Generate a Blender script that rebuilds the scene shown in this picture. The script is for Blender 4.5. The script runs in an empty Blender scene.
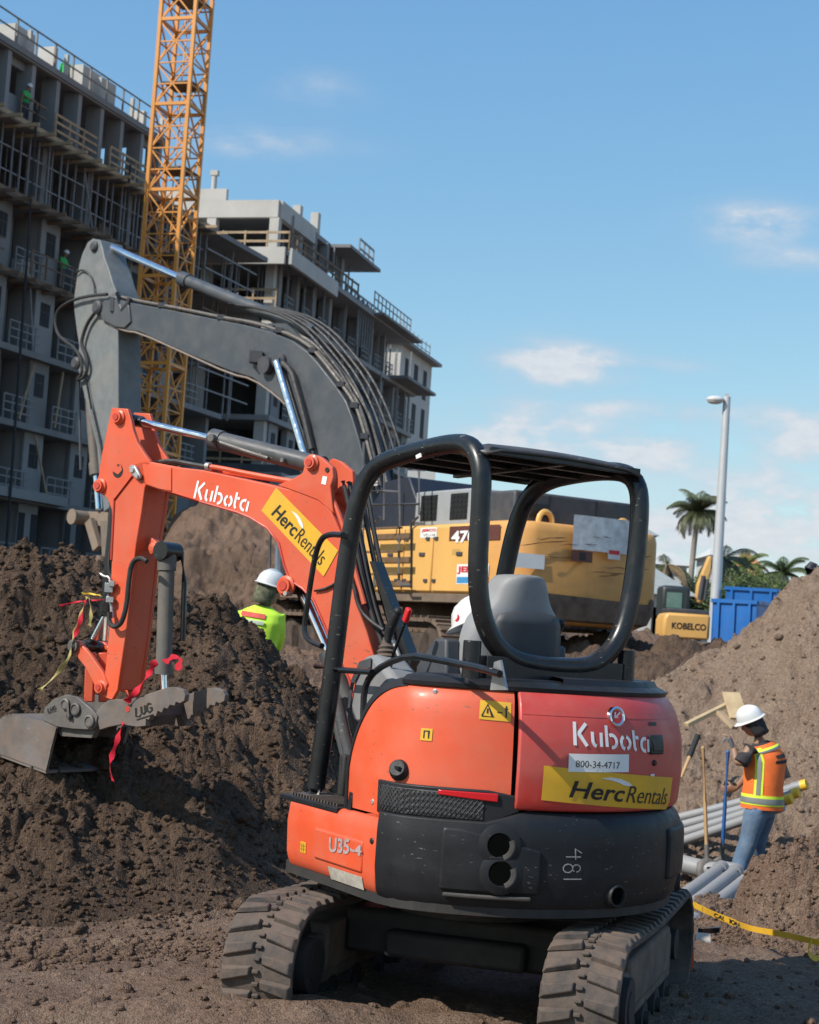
import bpy, bmesh, math, random
import numpy as np
from mathutils import Vector, Matrix
random.seed(7); rs = np.random.RandomState(5)
R_ = math.radians
sc = bpy.context.scene
COL = sc.collection

# ------------------------------------------------------------------ camera
EYE = Vector((0, 0, 1.6)); FPX = 1650.0; PITCH = R_(4.3); ROLL = R_(3.7)
_f = Vector((0, math.cos(PITCH), math.sin(PITCH))); _u0 = Vector((0, -math.sin(PITCH), math.cos(PITCH))); _r0 = Vector((1, 0, 0))
_r = _r0*math.cos(ROLL) + _u0*math.sin(ROLL); _u = -_r0*math.sin(ROLL) + _u0*math.cos(ROLL)
cd = bpy.data.cameras.new('camera'); cam = bpy.data.objects.new('camera', cd); COL.objects.link(cam)
cd.sensor_fit = 'VERTICAL'; cd.sensor_height = 24.0; cd.lens = FPX/1024*24.0
cd.clip_start = 0.05; cd.clip_end = 6000
cd.dof.use_dof = True; cd.dof.focus_distance = 6.9; cd.dof.aperture_fstop = 5.0
m = Matrix((( _r.x, _u.x, -_f.x, EYE.x), (_r.y, _u.y, -_f.y, EYE.y), (_r.z, _u.z, -_f.z, EYE.z), (0, 0, 0, 1)))
cam.matrix_world = m
sc.camera = cam

# ------------------------------------------------------------------ light
SUN_AZ = math.atan2(-.83, -.557)          # clockwise from +Y
SUN_EL = R_(42)
sv = Vector((math.sin(SUN_AZ)*math.cos(SUN_EL), math.cos(SUN_AZ)*math.cos(SUN_EL), math.sin(SUN_EL)))
sl = bpy.data.lights.new('sun', 'SUN'); so = bpy.data.objects.new('sun', sl); COL.objects.link(so)
sl.energy = 5.0; sl.angle = R_(0.53); sl.color = (1.0, .94, .85)
so.rotation_euler = sv.to_track_quat('Z', 'Y').to_euler()
sc.view_settings.view_transform = 'Standard'; sc.view_settings.look = 'None'
sc.view_settings.gamma = 1; sc.view_settings.exposure = 0.0

def ray(x, y): return (_f*FPX + _r*(x-409.5) - _u*(y-512))
def atY(x, y, Y): r = ray(x, y); return EYE + r*(Y/r.y)
def onplane(x, y, p0, n): r = ray(x, y); return EYE + r*((p0-EYE).dot(n)/r.dot(n))

w = bpy.data.worlds.new('World'); sc.world = w; w.use_nodes = True
nt = w.node_tree; N = nt.nodes; LK = nt.links
for n in list(N): N.remove(n)
def nd(t, **k):
    n = N.new(t)
    for a, b in k.items(): setattr(n, a, b)
    return n
def mth(op, a, b=None, c=None, clamp=False):
    n = nd('ShaderNodeMath', operation=op); n.use_clamp = clamp
    for i, v in enumerate((a, b, c)):
        if v is None: continue
        if isinstance(v, (int, float)): n.inputs[i].default_value = v
        else: LK.new(v, n.inputs[i])
    return n.outputs[0]
sky = nd('ShaderNodeTexSky'); sky.sky_type = 'NISHITA'; sky.sun_disc = False
sky.sun_elevation = SUN_EL; sky.sun_rotation = SUN_AZ % (2*math.pi)
sky.air_density = 1.0; sky.dust_density = 0.35; sky.ozone_density = 2.0; sky.altitude = 0
tc = nd('ShaderNodeTexCoord'); sx = nd('ShaderNodeSeparateXYZ'); LK.new(tc.outputs['Generated'], sx.inputs[0])
az = mth('ARCTAN2', sx.outputs[0], sx.outputs[1]); el = mth('ARCSINE', sx.outputs[2])
cmb = nd('ShaderNodeCombineXYZ'); LK.new(az, cmb.inputs[0]); LK.new(mth('MULTIPLY', el, 2.1), cmb.inputs[1])
def noise(scale, det, rough, off):
    mp = nd('ShaderNodeMapping'); mp.inputs['Location'].default_value = (off, off*.7, 0)
    LK.new(cmb.outputs[0], mp.inputs[0])
    n = nd('ShaderNodeTexNoise'); n.inputs['Scale'].default_value = scale; n.inputs['Detail'].default_value = det; n.inputs['Roughness'].default_value = rough
    LK.new(mp.outputs[0], n.inputs['Vector']); return n.outputs[0]
n1 = noise(26, 6, .55, 3.1); n2 = noise(9, 4, .5, 8.7); n3 = noise(70, 3, .6, 1.3)
def azel(x, y):
    d = ray(x, y).normalized(); return math.atan2(d.x, d.y), math.asin(d.z)
blobs = [(560, 364, 50, 17, 1.35), (530, 428, 60, 16, .85), (500, 448, 60, 12, .8), (757, 222, 44, 15, .95), (790, 258, 45, 10, .5),
         (645, 448, 46, 18, .9), (800, 436, 40, 26, 1.0), (640, 410, 110, 9, .42), (770, 500, 90, 26, .8), (690, 530, 120, 20, .7),
         (270, 140, 70, 14, .30), (320, 88, 40, 14, .22), (850, 540, 150, 25, .6), (670, 365, 50, 7, .25), (240, 148, 30, 10, .2)]
tot = None
for (bx, by, wx, wy, a) in blobs:
    a0, e0 = azel(bx, by); sa = wx/FPX; se = wy/FPX
    da = mth('DIVIDE', mth('SUBTRACT', az, a0), sa); de = mth('DIVIDE', mth('SUBTRACT', el, e0), se)
    q = mth('ADD', mth('MULTIPLY', da, da), mth('MULTIPLY', de, de))
    g = mth('MULTIPLY', mth('POWER', 2.71828, mth('MULTIPLY', q, -.8)), a)
    tot = g if tot is None else mth('ADD', tot, g)
# elsewhere in the sky: scattered fair-weather cloud banks outside this view too
band = mth('MULTIPLY', mth('SUBTRACT', n2, .56, clamp=True), 2.2)
far = mth('MULTIPLY', band, mth('LESS_THAN', mth('MULTIPLY', sx.outputs[1], 1.0), .80))
dens = mth('ADD', tot, far)
cl = mth('MULTIPLY', dens, mth('MULTIPLY_ADD', n1, 5.0, -1.45, clamp=False), clamp=True)
cl = mth('MULTIPLY', mth('SMOOTH_MIN', cl, .92, .2), 1.0, clamp=True)
shade = mth('MULTIPLY_ADD', n3, .8, .45, clamp=True)
ccol = nd('ShaderNodeMixRGB'); ccol.inputs[1].default_value = (3.6, 4.5, 5.7, 1); ccol.inputs[2].default_value = (6.4, 6.6, 6.9, 1)
LK.new(mth('MULTIPLY', shade, mth('MULTIPLY_ADD', cl, .9, .15), clamp=True), ccol.inputs[0])
mx = nd('ShaderNodeMixRGB'); LK.new(cl, mx.inputs[0]); tint = nd('ShaderNodeMixRGB', blend_type='MULTIPLY'); tint.inputs[0].default_value = 1; tint.inputs[2].default_value = (.128, .165, .162, 1); LK.new(sky.outputs[0], tint.inputs[1])
sp_ = nd('ShaderNodeSeparateColor'); LK.new(tint.outputs[0], sp_.inputs[0]); cb_ = nd('ShaderNodeCombineColor')
for i_, (g_, a_) in enumerate(((.92, .93), (.68, .80), (.36, .84))):
    LK.new(mth('MULTIPLY', mth('POWER', sp_.outputs[i_], g_), a_/.12), cb_.inputs[i_])
LK.new(cb_.outputs[0], mx.inputs[1]); LK.new(ccol.outputs[0], mx.inputs[2])
bg = nd('ShaderNodeBackground'); bg.inputs[1].default_value = 0.12
LK.new(mx.outputs[0], bg.inputs[0]); wo = nd('ShaderNodeOutputWorld'); LK.new(bg.outputs[0], wo.inputs[0])

# ------------------------------------------------------------------ materials
MATS = {}
def mat(name, col, rough=.5, metal=0., var=.12, vscale=6., dust=0., dustcol=(.23, .165, .12), dscale=5., bump=0., bscale=40., spec=.5, scratch=0.,
        scratchcol=(.3, .27, .24), attr=None, coat=0., topdust=0., trans=0.):
    if name in MATS: return MATS[name]
    mt = bpy.data.materials.new(name); mt.use_nodes = True; t = mt.node_tree; n = t.nodes; l = t.links
    b = n['Principled BSDF']; tcn = n.new('ShaderNodeTexCoord'); co = tcn.outputs['Object']
    def nz(s, d=4, r=.6, vec=None):
        x = n.new('ShaderNodeTexNoise'); x.inputs['Scale'].default_value = s; x.inputs['Detail'].default_value = d; x.inputs['Roughness'].default_value = r
        l.new(vec or co, x.inputs['Vector']); return x.outputs[0]
    def rmp(src, a, c, ca=0., cb=1.):
        x = n.new('ShaderNodeMapRange'); l.new(src, x.inputs[0]); x.inputs[1].default_value = a; x.inputs[2].default_value = c
        x.inputs[3].default_value = ca; x.inputs[4].default_value = cb; x.clamp = True; return x.outputs[0]
    def mix(fac, a, c):
        x = n.new('ShaderNodeMixRGB')
        for i, v in ((0, fac), (1, a), (2, c)):
            if isinstance(v, (int, float)): x.inputs[i].default_value = v
            elif isinstance(v, tuple): x.inputs[i].default_value = (*v, 1)
            else: l.new(v, x.inputs[i])
        return x.outputs[0]
    v = nz(vscale)
    c0 = tuple(max(0, c*(1-var)) for c in col); c1 = tuple(min(1, c*(1+var)) for c in col)
    cur = mix(rmp(v, .3, .7), c0, c1)
    ro = rmp(nz(vscale*2.3), .3, .7, max(.02, rough-.1), min(1, rough+.12))
    if scratch > 0:
        mp = n.new('ShaderNodeMapping'); l.new(co, mp.inputs[0]); mp.inputs['Scale'].default_value = (1, 1, 3.2); mp.inputs['Rotation'].default_value = (.5, .3, .2)
        s = rmp(nz(30, 2, .5, mp.outputs[0]), .74-.1*scratch, .76-.1*scratch)
        s2 = rmp(nz(4), .48, .62)
        x = n.new('ShaderNodeMath'); x.operation = 'MULTIPLY'; l.new(s, x.inputs[0]); l.new(s2, x.inputs[1])
        cur = mix(x.outputs[0], cur, scratchcol)
    if dust > 0:
        d = rmp(nz(dscale, 8, .68), .5-.28*dust, .78-.12*dust, 0, min(.9, dust*1.3))
        cur = mix(d, cur, dustcol)
        x = n.new('ShaderNodeMixRGB'); l.new(d, x.inputs[0]); l.new(ro, x.inputs[1]); x.inputs[2].default_value = (.9, .9, .9, 1); ro = x.outputs[0]
    if topdust > 0:
        g = n.new('ShaderNodeNewGeometry'); s = n.new('ShaderNodeSeparateXYZ'); l.new(g.outputs['Normal'], s.inputs[0])
        x = n.new('ShaderNodeMath'); x.operation = 'MULTIPLY'; l.new(rmp(s.outputs[2], .35, .95, 0, topdust), x.inputs[0]); l.new(rmp(nz(9, 6), .3, .6), x.inputs[1])
        cur = mix(x.outputs[0], cur, dustcol)
    l.new(cur, b.inputs['Base Color']); l.new(ro, b.inputs['Roughness'])
    b.inputs['Metallic'].default_value = metal; b.inputs['Specular IOR Level'].default_value = spec
    if coat: b.inputs['Coat Weight'].default_value = coat; b.inputs['Coat Roughness'].default_value = .15
    if trans: b.inputs['Transmission Weight'].default_value = trans
    if bump > 0:
        bp = n.new('ShaderNodeBump'); bp.inputs['Distance'].default_value = bump; bp.inputs['Strength'].default_value = 1
        l.new(nz(bscale, 6), bp.inputs['Height']); l.new(bp.outputs[0], b.inputs['Normal'])
    MATS[name] = mt; return mt
M_orange = mat('orange_paint', (.70, .092, .032), .40, var=.12, vscale=2.2, dust=.42, dustcol=(.50, .17, .10), dscale=3.6, scratch=.75, scratchcol=(.16, .075, .05), coat=.08, topdust=.18)
M_hood = mat('faded_shaded_paint', (.52, .036, .028), .38, var=.12, vscale=3, dust=.42, dustcol=(.44, .15, .12), dscale=3.4, scratch=.7, scratchcol=(.3, .1, .08), coat=.08, topdust=.2)  # orange paint darkened for the hood's weaker light, with pale fade over it
M_darkred = mat('deep_red_paint', (.5, .05, .03), .4, var=.1, dust=.15)
M_black = mat('black_paint', (.011, .012, .014), .30, var=.2, dust=.10, dustcol=(.10, .085, .075), dscale=9, scratch=.45, scratchcol=(.2, .18, .16), topdust=.12)
M_plastic = mat('black_plastic', (.013, .014, .017), .45, var=.2, vscale=5, dust=.22, dustcol=(.055, .05, .047), dscale=2.6, scratch=.6, scratchcol=(.15, .14, .135), bump=.0006, bscale=160, topdust=.22, spec=.3)
M_rubber = mat('rubber', (.04, .038, .038), .8, var=.3, dust=.66, dustcol=(.155, .108, .08), dscale=11, bump=.003, bscale=45, topdust=.65)
M_hose = mat('hose_rubber', (.02, .02, .021), .55, var=.2, dust=.25, dustcol=(.1, .085, .07), dscale=20)
M_steel = mat('worn_steel', (.13, .125, .12), .55, metal=.35, var=.35, dust=.5, dustcol=(.2, .16, .13), dscale=8, bump=.0008, bscale=70, scratch=.6, scratchcol=(.3, .29, .28))
M_steel2 = mat('dusty_bucket_steel', (.13, .12, .115), .7, metal=.1, var=.4, dust=.6, dustcol=(.22, .15, .11), dscale=9, bump=.001, bscale=50, scratch=.6, scratchcol=(.3, .28, .26))
M_chrome = mat('chrome', (.82, .84, .88), .13, metal=1., var=.03)
M_bolt = mat('bolt_steel', (.45, .44, .43), .4, metal=.7, var=.15, dust=.2)
M_darksteel = mat('dark_frame_steel', (.02, .02, .02), .7, var=.2, dust=.35, dustcol=(.07, .052, .042))
M_seat = mat('grey_vinyl', (.25, .255, .265), .55, var=.08, dust=.2, dustcol=(.25, .22, .2), bump=.0006, bscale=120)
M_seatd = mat('dark_vinyl', (.055, .06, .07), .5, var=.1, dust=.15)
M_console = mat('grey_plastic', (.2, .205, .215), .5, var=.08, dust=.25, dustcol=(.3, .26, .23))
M_redplastic = mat('red_plastic', (.6, .02, .02), .35)
M_white = mat('white_sticker', (.75, .74, .72), .5, var=.05, dust=.1)
M_whitetext = mat('white_lettering', (.82, .8, .78), .5, var=.03)
M_silver = mat('silver_lettering', (.34, .35, .37), .4, var=.3, vscale=60, dust=.5, dustcol=(.62, .2, .1), dscale=30)
M_yellow = mat('yellow_decal', (.72, .40, .02), .45, var=.06, dust=.3, dustcol=(.5, .3, .08), dscale=8, scratch=.5, scratchcol=(.4, .2, .08))
M_blackink = mat('black_ink', (.012, .012, .012), .5, var=.1)
M_greyink = mat('grey_ink', (.2, .2, .2), .6)
M_chalk = mat('paint_marker', (.3, .3, .3), .8, var=.4, vscale=80)
M_redink = mat('red_ink', (.6, .02, .03), .5)
M_blueink = mat('blue_ink', (.05, .25, .5), .5)
M_redribbon = mat('red_ribbon', (.55, .01, .03), .5, var=.15, vscale=40)
M_yelribbon = mat('yellow_tape', (.75, .5, .03), .45, var=.1)
M_tan = mat('tan_cord', (.4, .33, .12), .8)

# ------------------------------------------------------------------ mesh builder
def frame(d):
    d = d.normalized(); a = Vector((0, 0, 1)) if abs(d.z) < .95 else Vector((1, 0, 0))
    x = d.cross(a).normalized(); y = x.cross(d).normalized(); return x, y
class MB:
    def __init__(s): s.v = []; s.f = []; s.m = []
    def add(s, vs, fs, mi=0):
        o = len(s.v); s.v += [Vector(p) for p in vs]; s.f += [tuple(i+o for i in f) for f in fs]; s.m += [mi]*len(fs); return s
    def box(s, c, d, rz=0, mtx=None, mi=0):
        c = Vector(c); R = mtx or Matrix.Rotation(rz, 3, 'Z')
        vs = [c + R @ Vector((sx*d[0]/2, sy*d[1]/2, sz*d[2]/2)) for sz in (-1, 1) for sy in (-1, 1) for sx in (-1, 1)]
        return s.add(vs, [(0, 2, 3, 1), (4, 5, 7, 6), (0, 1, 5, 4), (2, 6, 7, 3), (0, 4, 6, 2), (1, 3, 7, 5)], mi)
    def bar(s, a, b, w, h=None, mi=0, up=None):
        a = Vector(a); b = Vector(b); h = h or w; d = (b-a)
        if d.length < 1e-6: return s
        if up is not None:
            x = d.cross(Vector(up)).normalized(); y = x.cross(d).normalized()
        else: x, y = frame(d)
        vs = [p + x*(sx*w/2) + y*(sy*h/2) for p in (a, b) for sy in (-1, 1) for sx in (-1, 1)]
        return s.add(vs, [(0, 2, 3, 1), (4, 5, 7, 6), (0, 1, 5, 4), (2, 6, 7, 3), (0, 4, 6, 2), (1, 3, 7, 5)], mi)
    def cyl(s, a, b, r, r2=None, n=16, mi=0, cap=True):
        a = Vector(a); b = Vector(b); r2 = r if r2 is None else r2; x, y = frame(b-a); vs = []
        for p, rr in ((a, r), (b, r2)):
            vs += [p + x*(rr*math.cos(2*math.pi*i/n)) + y*(rr*math.sin(2*math.pi*i/n)) for i in range(n)]
        fs = [(i, (i+1) % n, n+(i+1) % n, n+i) for i in range(n)]
        if cap: fs += [tuple(range(n))[::-1], tuple(range(n, 2*n))]
        return s.add(vs, fs, mi)
    def tube(s, pts, r, n=10, mi=0, smooth=0, closed=False):
        P = [Vector(p) for p in pts]
        for _ in range(smooth):
            Q = [P[0]] if not closed else []
            rng = range(len(P)-1) if not closed else range(len(P))
            for i in rng:
                a = P[i]; b = P[(i+1) % len(P)]; Q += [a*.75+b*.25, a*.25+b*.75]
            if not closed: Q.append(P[-1])
            P = Q
        rr = r if isinstance(r, (list, tuple)) else None
        vs = []; k = len(P); x = None
        for i in range(k):
            if closed: t = (P[(i+1) % k]-P[i-1])
            else: t = (P[min(i+1, k-1)]-P[max(i-1, 0)])
            t.normalize()
            if x is None: x, y = frame(t)
            else:
                x = (x - t*x.dot(t)); x = x.normalized() if x.length > 1e-6 else frame(t)[0]
                y = t.cross(x)
            if rr:
                q = i/(k-1)*(len(rr)-1); j = min(int(q), len(rr)-2); ra = rr[j]+(rr[j+1]-rr[j])*(q-j)
            else: ra = r
            vs += [P[i] + x*(ra*math.cos(2*math.pi*j/n)) + y*(ra*math.sin(2*math.pi*j/n)) for j in range(n)]
        fs = []
        for i in range(k if closed else k-1):
            a = i*n; b = ((i+1) % k)*n
            fs += [(a+j, a+(j+1) % n, b+(j+1) % n, b+j) for j in range(n)]
        if not closed: fs += [tuple(range(n))[::-1], tuple(range((k-1)*n, k*n))]
        return s.add(vs, fs, mi)
    def ribbon(s, pts, wv, th=.002, mi=0):
        P = [Vector(p) for p in pts]; vs = []; k = len(P)
        for i, p in enumerate(P):
            wd = Vector(wv[i] if isinstance(wv, list) else wv); t = (P[min(i+1, k-1)]-P[max(i-1, 0)]).normalized(); nn = t.cross(wd).normalized()*th/2
            vs += [p+wd/2+nn, p-wd/2+nn, p-wd/2-nn, p+wd/2-nn]
        fs = [(0, 1, 2, 3), tuple(4*(k-1)+q for q in (3, 2, 1, 0))]
        for i in range(k-1):
            a = 4*i; b = a+4; fs += [(a+j, b+j, b+(j+1) % 4, a+(j+1) % 4) for j in range(4)]
        return s.add(vs, fs, mi)
    def prism(s, pts, off, mi=0):
        P = [Vector(p) for p in pts]; o = Vector(off); n = len(P)
        # triangulated caps so concave outlines are right
        from mathutils.geometry import tessellate_polygon
        tri = tessellate_polygon([P])
        vs = P + [p+o for p in P]
        fs = [tuple(t) for t in tri] + [tuple(i+n for i in t[::-1]) for t in tri] + [(i, (i+1) % n, n+(i+1) % n, n+i) for i in range(n)]
        return s.add(vs, fs, mi)
    def grid(s, rows, mi=0, close=False):
        nr = len(rows); nc = len(rows[0]); vs = [p for r in rows for p in r]
        fs = [(i*nc+j, i*nc+j+1, (i+1)*nc+j+1, (i+1)*nc+j) for i in range(nr-1) for j in range(nc-1)]
        if close: fs += [(i*nc+nc-1, i*nc, (i+1)*nc, (i+1)*nc+nc-1) for i in range(nr-1)]
        return s.add(vs, fs, mi)
    def lathe(s, base, axis, prof, n=24, mi=0):
        base = Vector(base); ax = Vector(axis).normalized(); x, y = frame(ax)
        rows = [[base + ax*h + x*(r*math.cos(2*math.pi*i/n)) + y*(r*math.sin(2*math.pi*i/n)) for i in range(n)] for r, h in prof]
        return s.grid(rows, mi, True)
    def ell(s, c, r, mtx=None, n=14, k=8, mi=0, z0=-1.):
        c = Vector(c); rows = []
        for i in range(k+1):
            t = -math.pi/2 + math.pi*i/k if z0 == -1. else math.asin(z0)+(math.pi/2-math.asin(z0))*i/k
            row = []
            for j in range(n):
                a = 2*math.pi*j/n; p = Vector((r[0]*math.cos(t)*math.cos(a), r[1]*math.cos(t)*math.sin(a), r[2]*math.sin(t)))
                row.append(c + (mtx @ p if mtx else p))
            rows.append(row)
        return s.grid(rows, mi, True)
    def build(s, name, mats, parent=None, smooth=True, bevel=0., inv=None, solid=0., label=None, ang=38, sub=0):
        if not isinstance(mats, (list, tuple)): mats = [mats]
        me = bpy.data.meshes.new(name); iv = inv
        vs = [(iv @ p) if iv else p for p in s.v]
        me.from_pydata([tuple(p) for p in vs], [], s.f)
        for q in mats: me.materials.append(q)
        if len(mats) > 1: me.polygons.foreach_set('material_index', s.m)
        bm = bmesh.new(); bm.from_mesh(me); bmesh.ops.remove_doubles(bm, verts=bm.verts, dist=1e-5)
        bmesh.ops.recalc_face_normals(bm, faces=bm.faces); bm.to_mesh(me); bm.free()
        if smooth:
            me.polygons.foreach_set('use_smooth', [True]*len(me.polygons))
            me.set_sharp_from_angle(angle=R_(ang))
        o = bpy.data.objects.new(name, me); COL.objects.link(o)
        if parent is not None: o.parent = parent
        if solid: md = o.modifiers.new('s', 'SOLIDIFY'); md.thickness = solid; md.offset = 0
        if bevel:
            md = o.modifiers.new('b', 'BEVEL'); md.width = bevel; md.segments = 2; md.limit_method = 'ANGLE'; md.angle_limit = R_(35); md.harden_normals = False
        if sub: md = o.modifiers.new('u', 'SUBSURF'); md.levels = sub; md.render_levels = sub
        if label: o['label'] = label
        return o
def thing(name, loc, label, cat, group=None, rz=0):
    o = bpy.data.objects.new(name, None); COL.objects.link(o); o.location = loc; o.rotation_euler = (0, 0, rz)
    o.empty_display_size = .2
    o['label'] = label; o['category'] = cat
    if group: o['group'] = group
    mw = Matrix.Translation(Vector(loc)) @ Matrix.Rotation(rz, 4, 'Z')
    return o, mw.inverted()
def tag(o, label, cat, group=None):
    o['label'] = label; o['category'] = cat
    if group: o['group'] = group
    return o
def copy_tree(o, parent=None):
    c = o.copy(); COL.objects.link(c); c.parent = parent
    for ch in list(o.children): copy_tree(ch, c)
    return c
def text2d(s, size=1., shear=0., offset=0., spacing=1.):
    cu = bpy.data.curves.new('t', 'FONT'); cu.body = s; cu.size = size; cu.shear = shear; cu.offset = offset; cu.space_character = spacing
    cu.resolution_u = 3
    o = bpy.data.objects.new('t', cu); COL.objects.link(o)
    me = bpy.data.meshes.new_from_object(o)
    vs = [(v.co.x, v.co.y) for v in me.vertices]; fs = [tuple(p.vertices) for p in me.polygons]
    bpy.data.objects.remove(o); bpy.data.curves.remove(cu); bpy.data.meshes.remove(me)
    return vs, fs
def textfit(s, w, h, f, **k):
    """2D text scaled into a w x h box whose lower-left corner is the origin, mapped by f(u,v)."""
    vs, fs = text2d(s, **k)
    x0 = min(v[0] for v in vs); x1 = max(v[0] for v in vs); y0 = min(v[1] for v in vs); y1 = max(v[1] for v in vs)
    return [f((v[0]-x0)/(x1-x0)*w, (v[1]-y0)/(y1-y0)*h) for v in vs], fs
def strokes2d(sts, w):
    vs = []; fs = []
    for st in sts:
        P = [Vector((a, b)) for a, b in st]; k = len(P); o = len(vs)
        for i, p in enumerate(P):
            t = (P[min(i+1, k-1)]-P[max(i-1, 0)]).normalized(); nn = Vector((-t.y, t.x))*w/2
            if 0 < i < k-1:
                t1 = (P[i]-P[i-1]).normalized(); cc = max(.5, abs(t.dot(t1))); nn = nn/cc
            vs += [p+nn, p-nn]
        fs += [(o+2*i, o+2*i+1, o+2*i+3, o+2*i+2) for i in range(k-1)]
    return vs, fs
def arc(cx, cy, r, a0, a1, n=10, ry=None):
    ry = ry or r
    return [(cx+r*math.cos(R_(a0+(a1-a0)*i/n)), cy+ry*math.sin(R_(a0+(a1-a0)*i/n))) for i in range(n+1)]
def word_stencil():
    S = []
    def put(x, sts): S.extend([[(x+a, b) for a, b in st] for st in sts])
    put(0, [[(.08, 0), (.08, 1.0)], [(.60, .98), (.27, .56), (.27, .50), (.62, .02)]])
    put(.80, [[(.08, .66), (.08, .30)] + arc(.29, .29, .21, 180, 262, 6, .23), [(.50, .66), (.50, .06)]])
    put(1.50, [[(.08, 1.0), (.08, .08)], arc(.33, .34, .24, 120, -95, 14, .27)])
    put(2.25, [arc(.32, .34, .25, 78, -70, 12, .27), arc(.32, .34, .25, 112, 262, 12, .27)])
    put(2.98, [[(.10, .92), (.10, .30)] + arc(.28, .28, .18, 180, 255, 5, .22), [(.20, .62), (.38, .62)]])
    put(3.45, [arc(.32, .34, .25, 70, 285, 14, .27), [(.57, .60), (.57, .04)]])
    vs, fs = strokes2d(S, .15)
    return [(v[0]/4.1, v[1]) for v in vs], fs      # width ~1, height 1

# ------------------------------------------------------------------ ground heightfield
def _h(ix, iy, s):
    v = np.sin(ix*127.1 + iy*311.7 + s*74.7)*43758.5453
    return v - np.floor(v)
def vnoise(x, y, s=0):
    ix = np.floor(x); iy = np.floor(y); fx = x-ix; fy = y-iy
    fx = fx*fx*(3-2*fx); fy = fy*fy*(3-2*fy)
    a = _h(ix, iy, s); b = _h(ix+1, iy, s); c = _h(ix, iy+1, s); d = _h(ix+1, iy+1, s)
    return (a*(1-fx)+b*fx)*(1-fy)+(c*(1-fx)+d*fx)*fy
def fbm(x, y, f, o=4, s=0, g=.5):
    t = 0; a = 1; n = 0
    for i in range(o):
        t = t + a*(vnoise(x*f+i*13.7, y*f-i*7.3, s+i)-.5); n += a; a *= g; f *= 2.07
    return t/n*2
def clods(x, y, cell, s=0, dens=1.):
    gx = np.floor(x/cell); gy = np.floor(y/cell); best = np.zeros_like(x)
    for i in (-1, 0, 1):
        for j in (-1, 0, 1):
            cx = gx+i; cy = gy+j
            px = (cx+_h(cx, cy, s))*cell; py = (cy+_h(cx, cy, s+3))*cell
            r = cell*(.25+.5*_h(cx, cy, s+5)**2)*(_h(cx, cy, s+9) < dens)
            ang = _h(cx, cy, s+11)*6.28; ex = 1+.6*_h(cx, cy, s+12)
            dx = (x-px)*np.cos(ang)+(y-py)*np.sin(ang); dy = -(x-px)*np.sin(ang)+(y-py)*np.cos(ang)
            q = np.maximum(0, r*r-dx*dx-(dy*ex)**2)
            best = np.maximum(best, np.sqrt(q))
    return best
def sst(a, b, x):
    t = np.clip((x-a)/(b-a), 0, 1); return t*t*(3-2*t)
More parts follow.
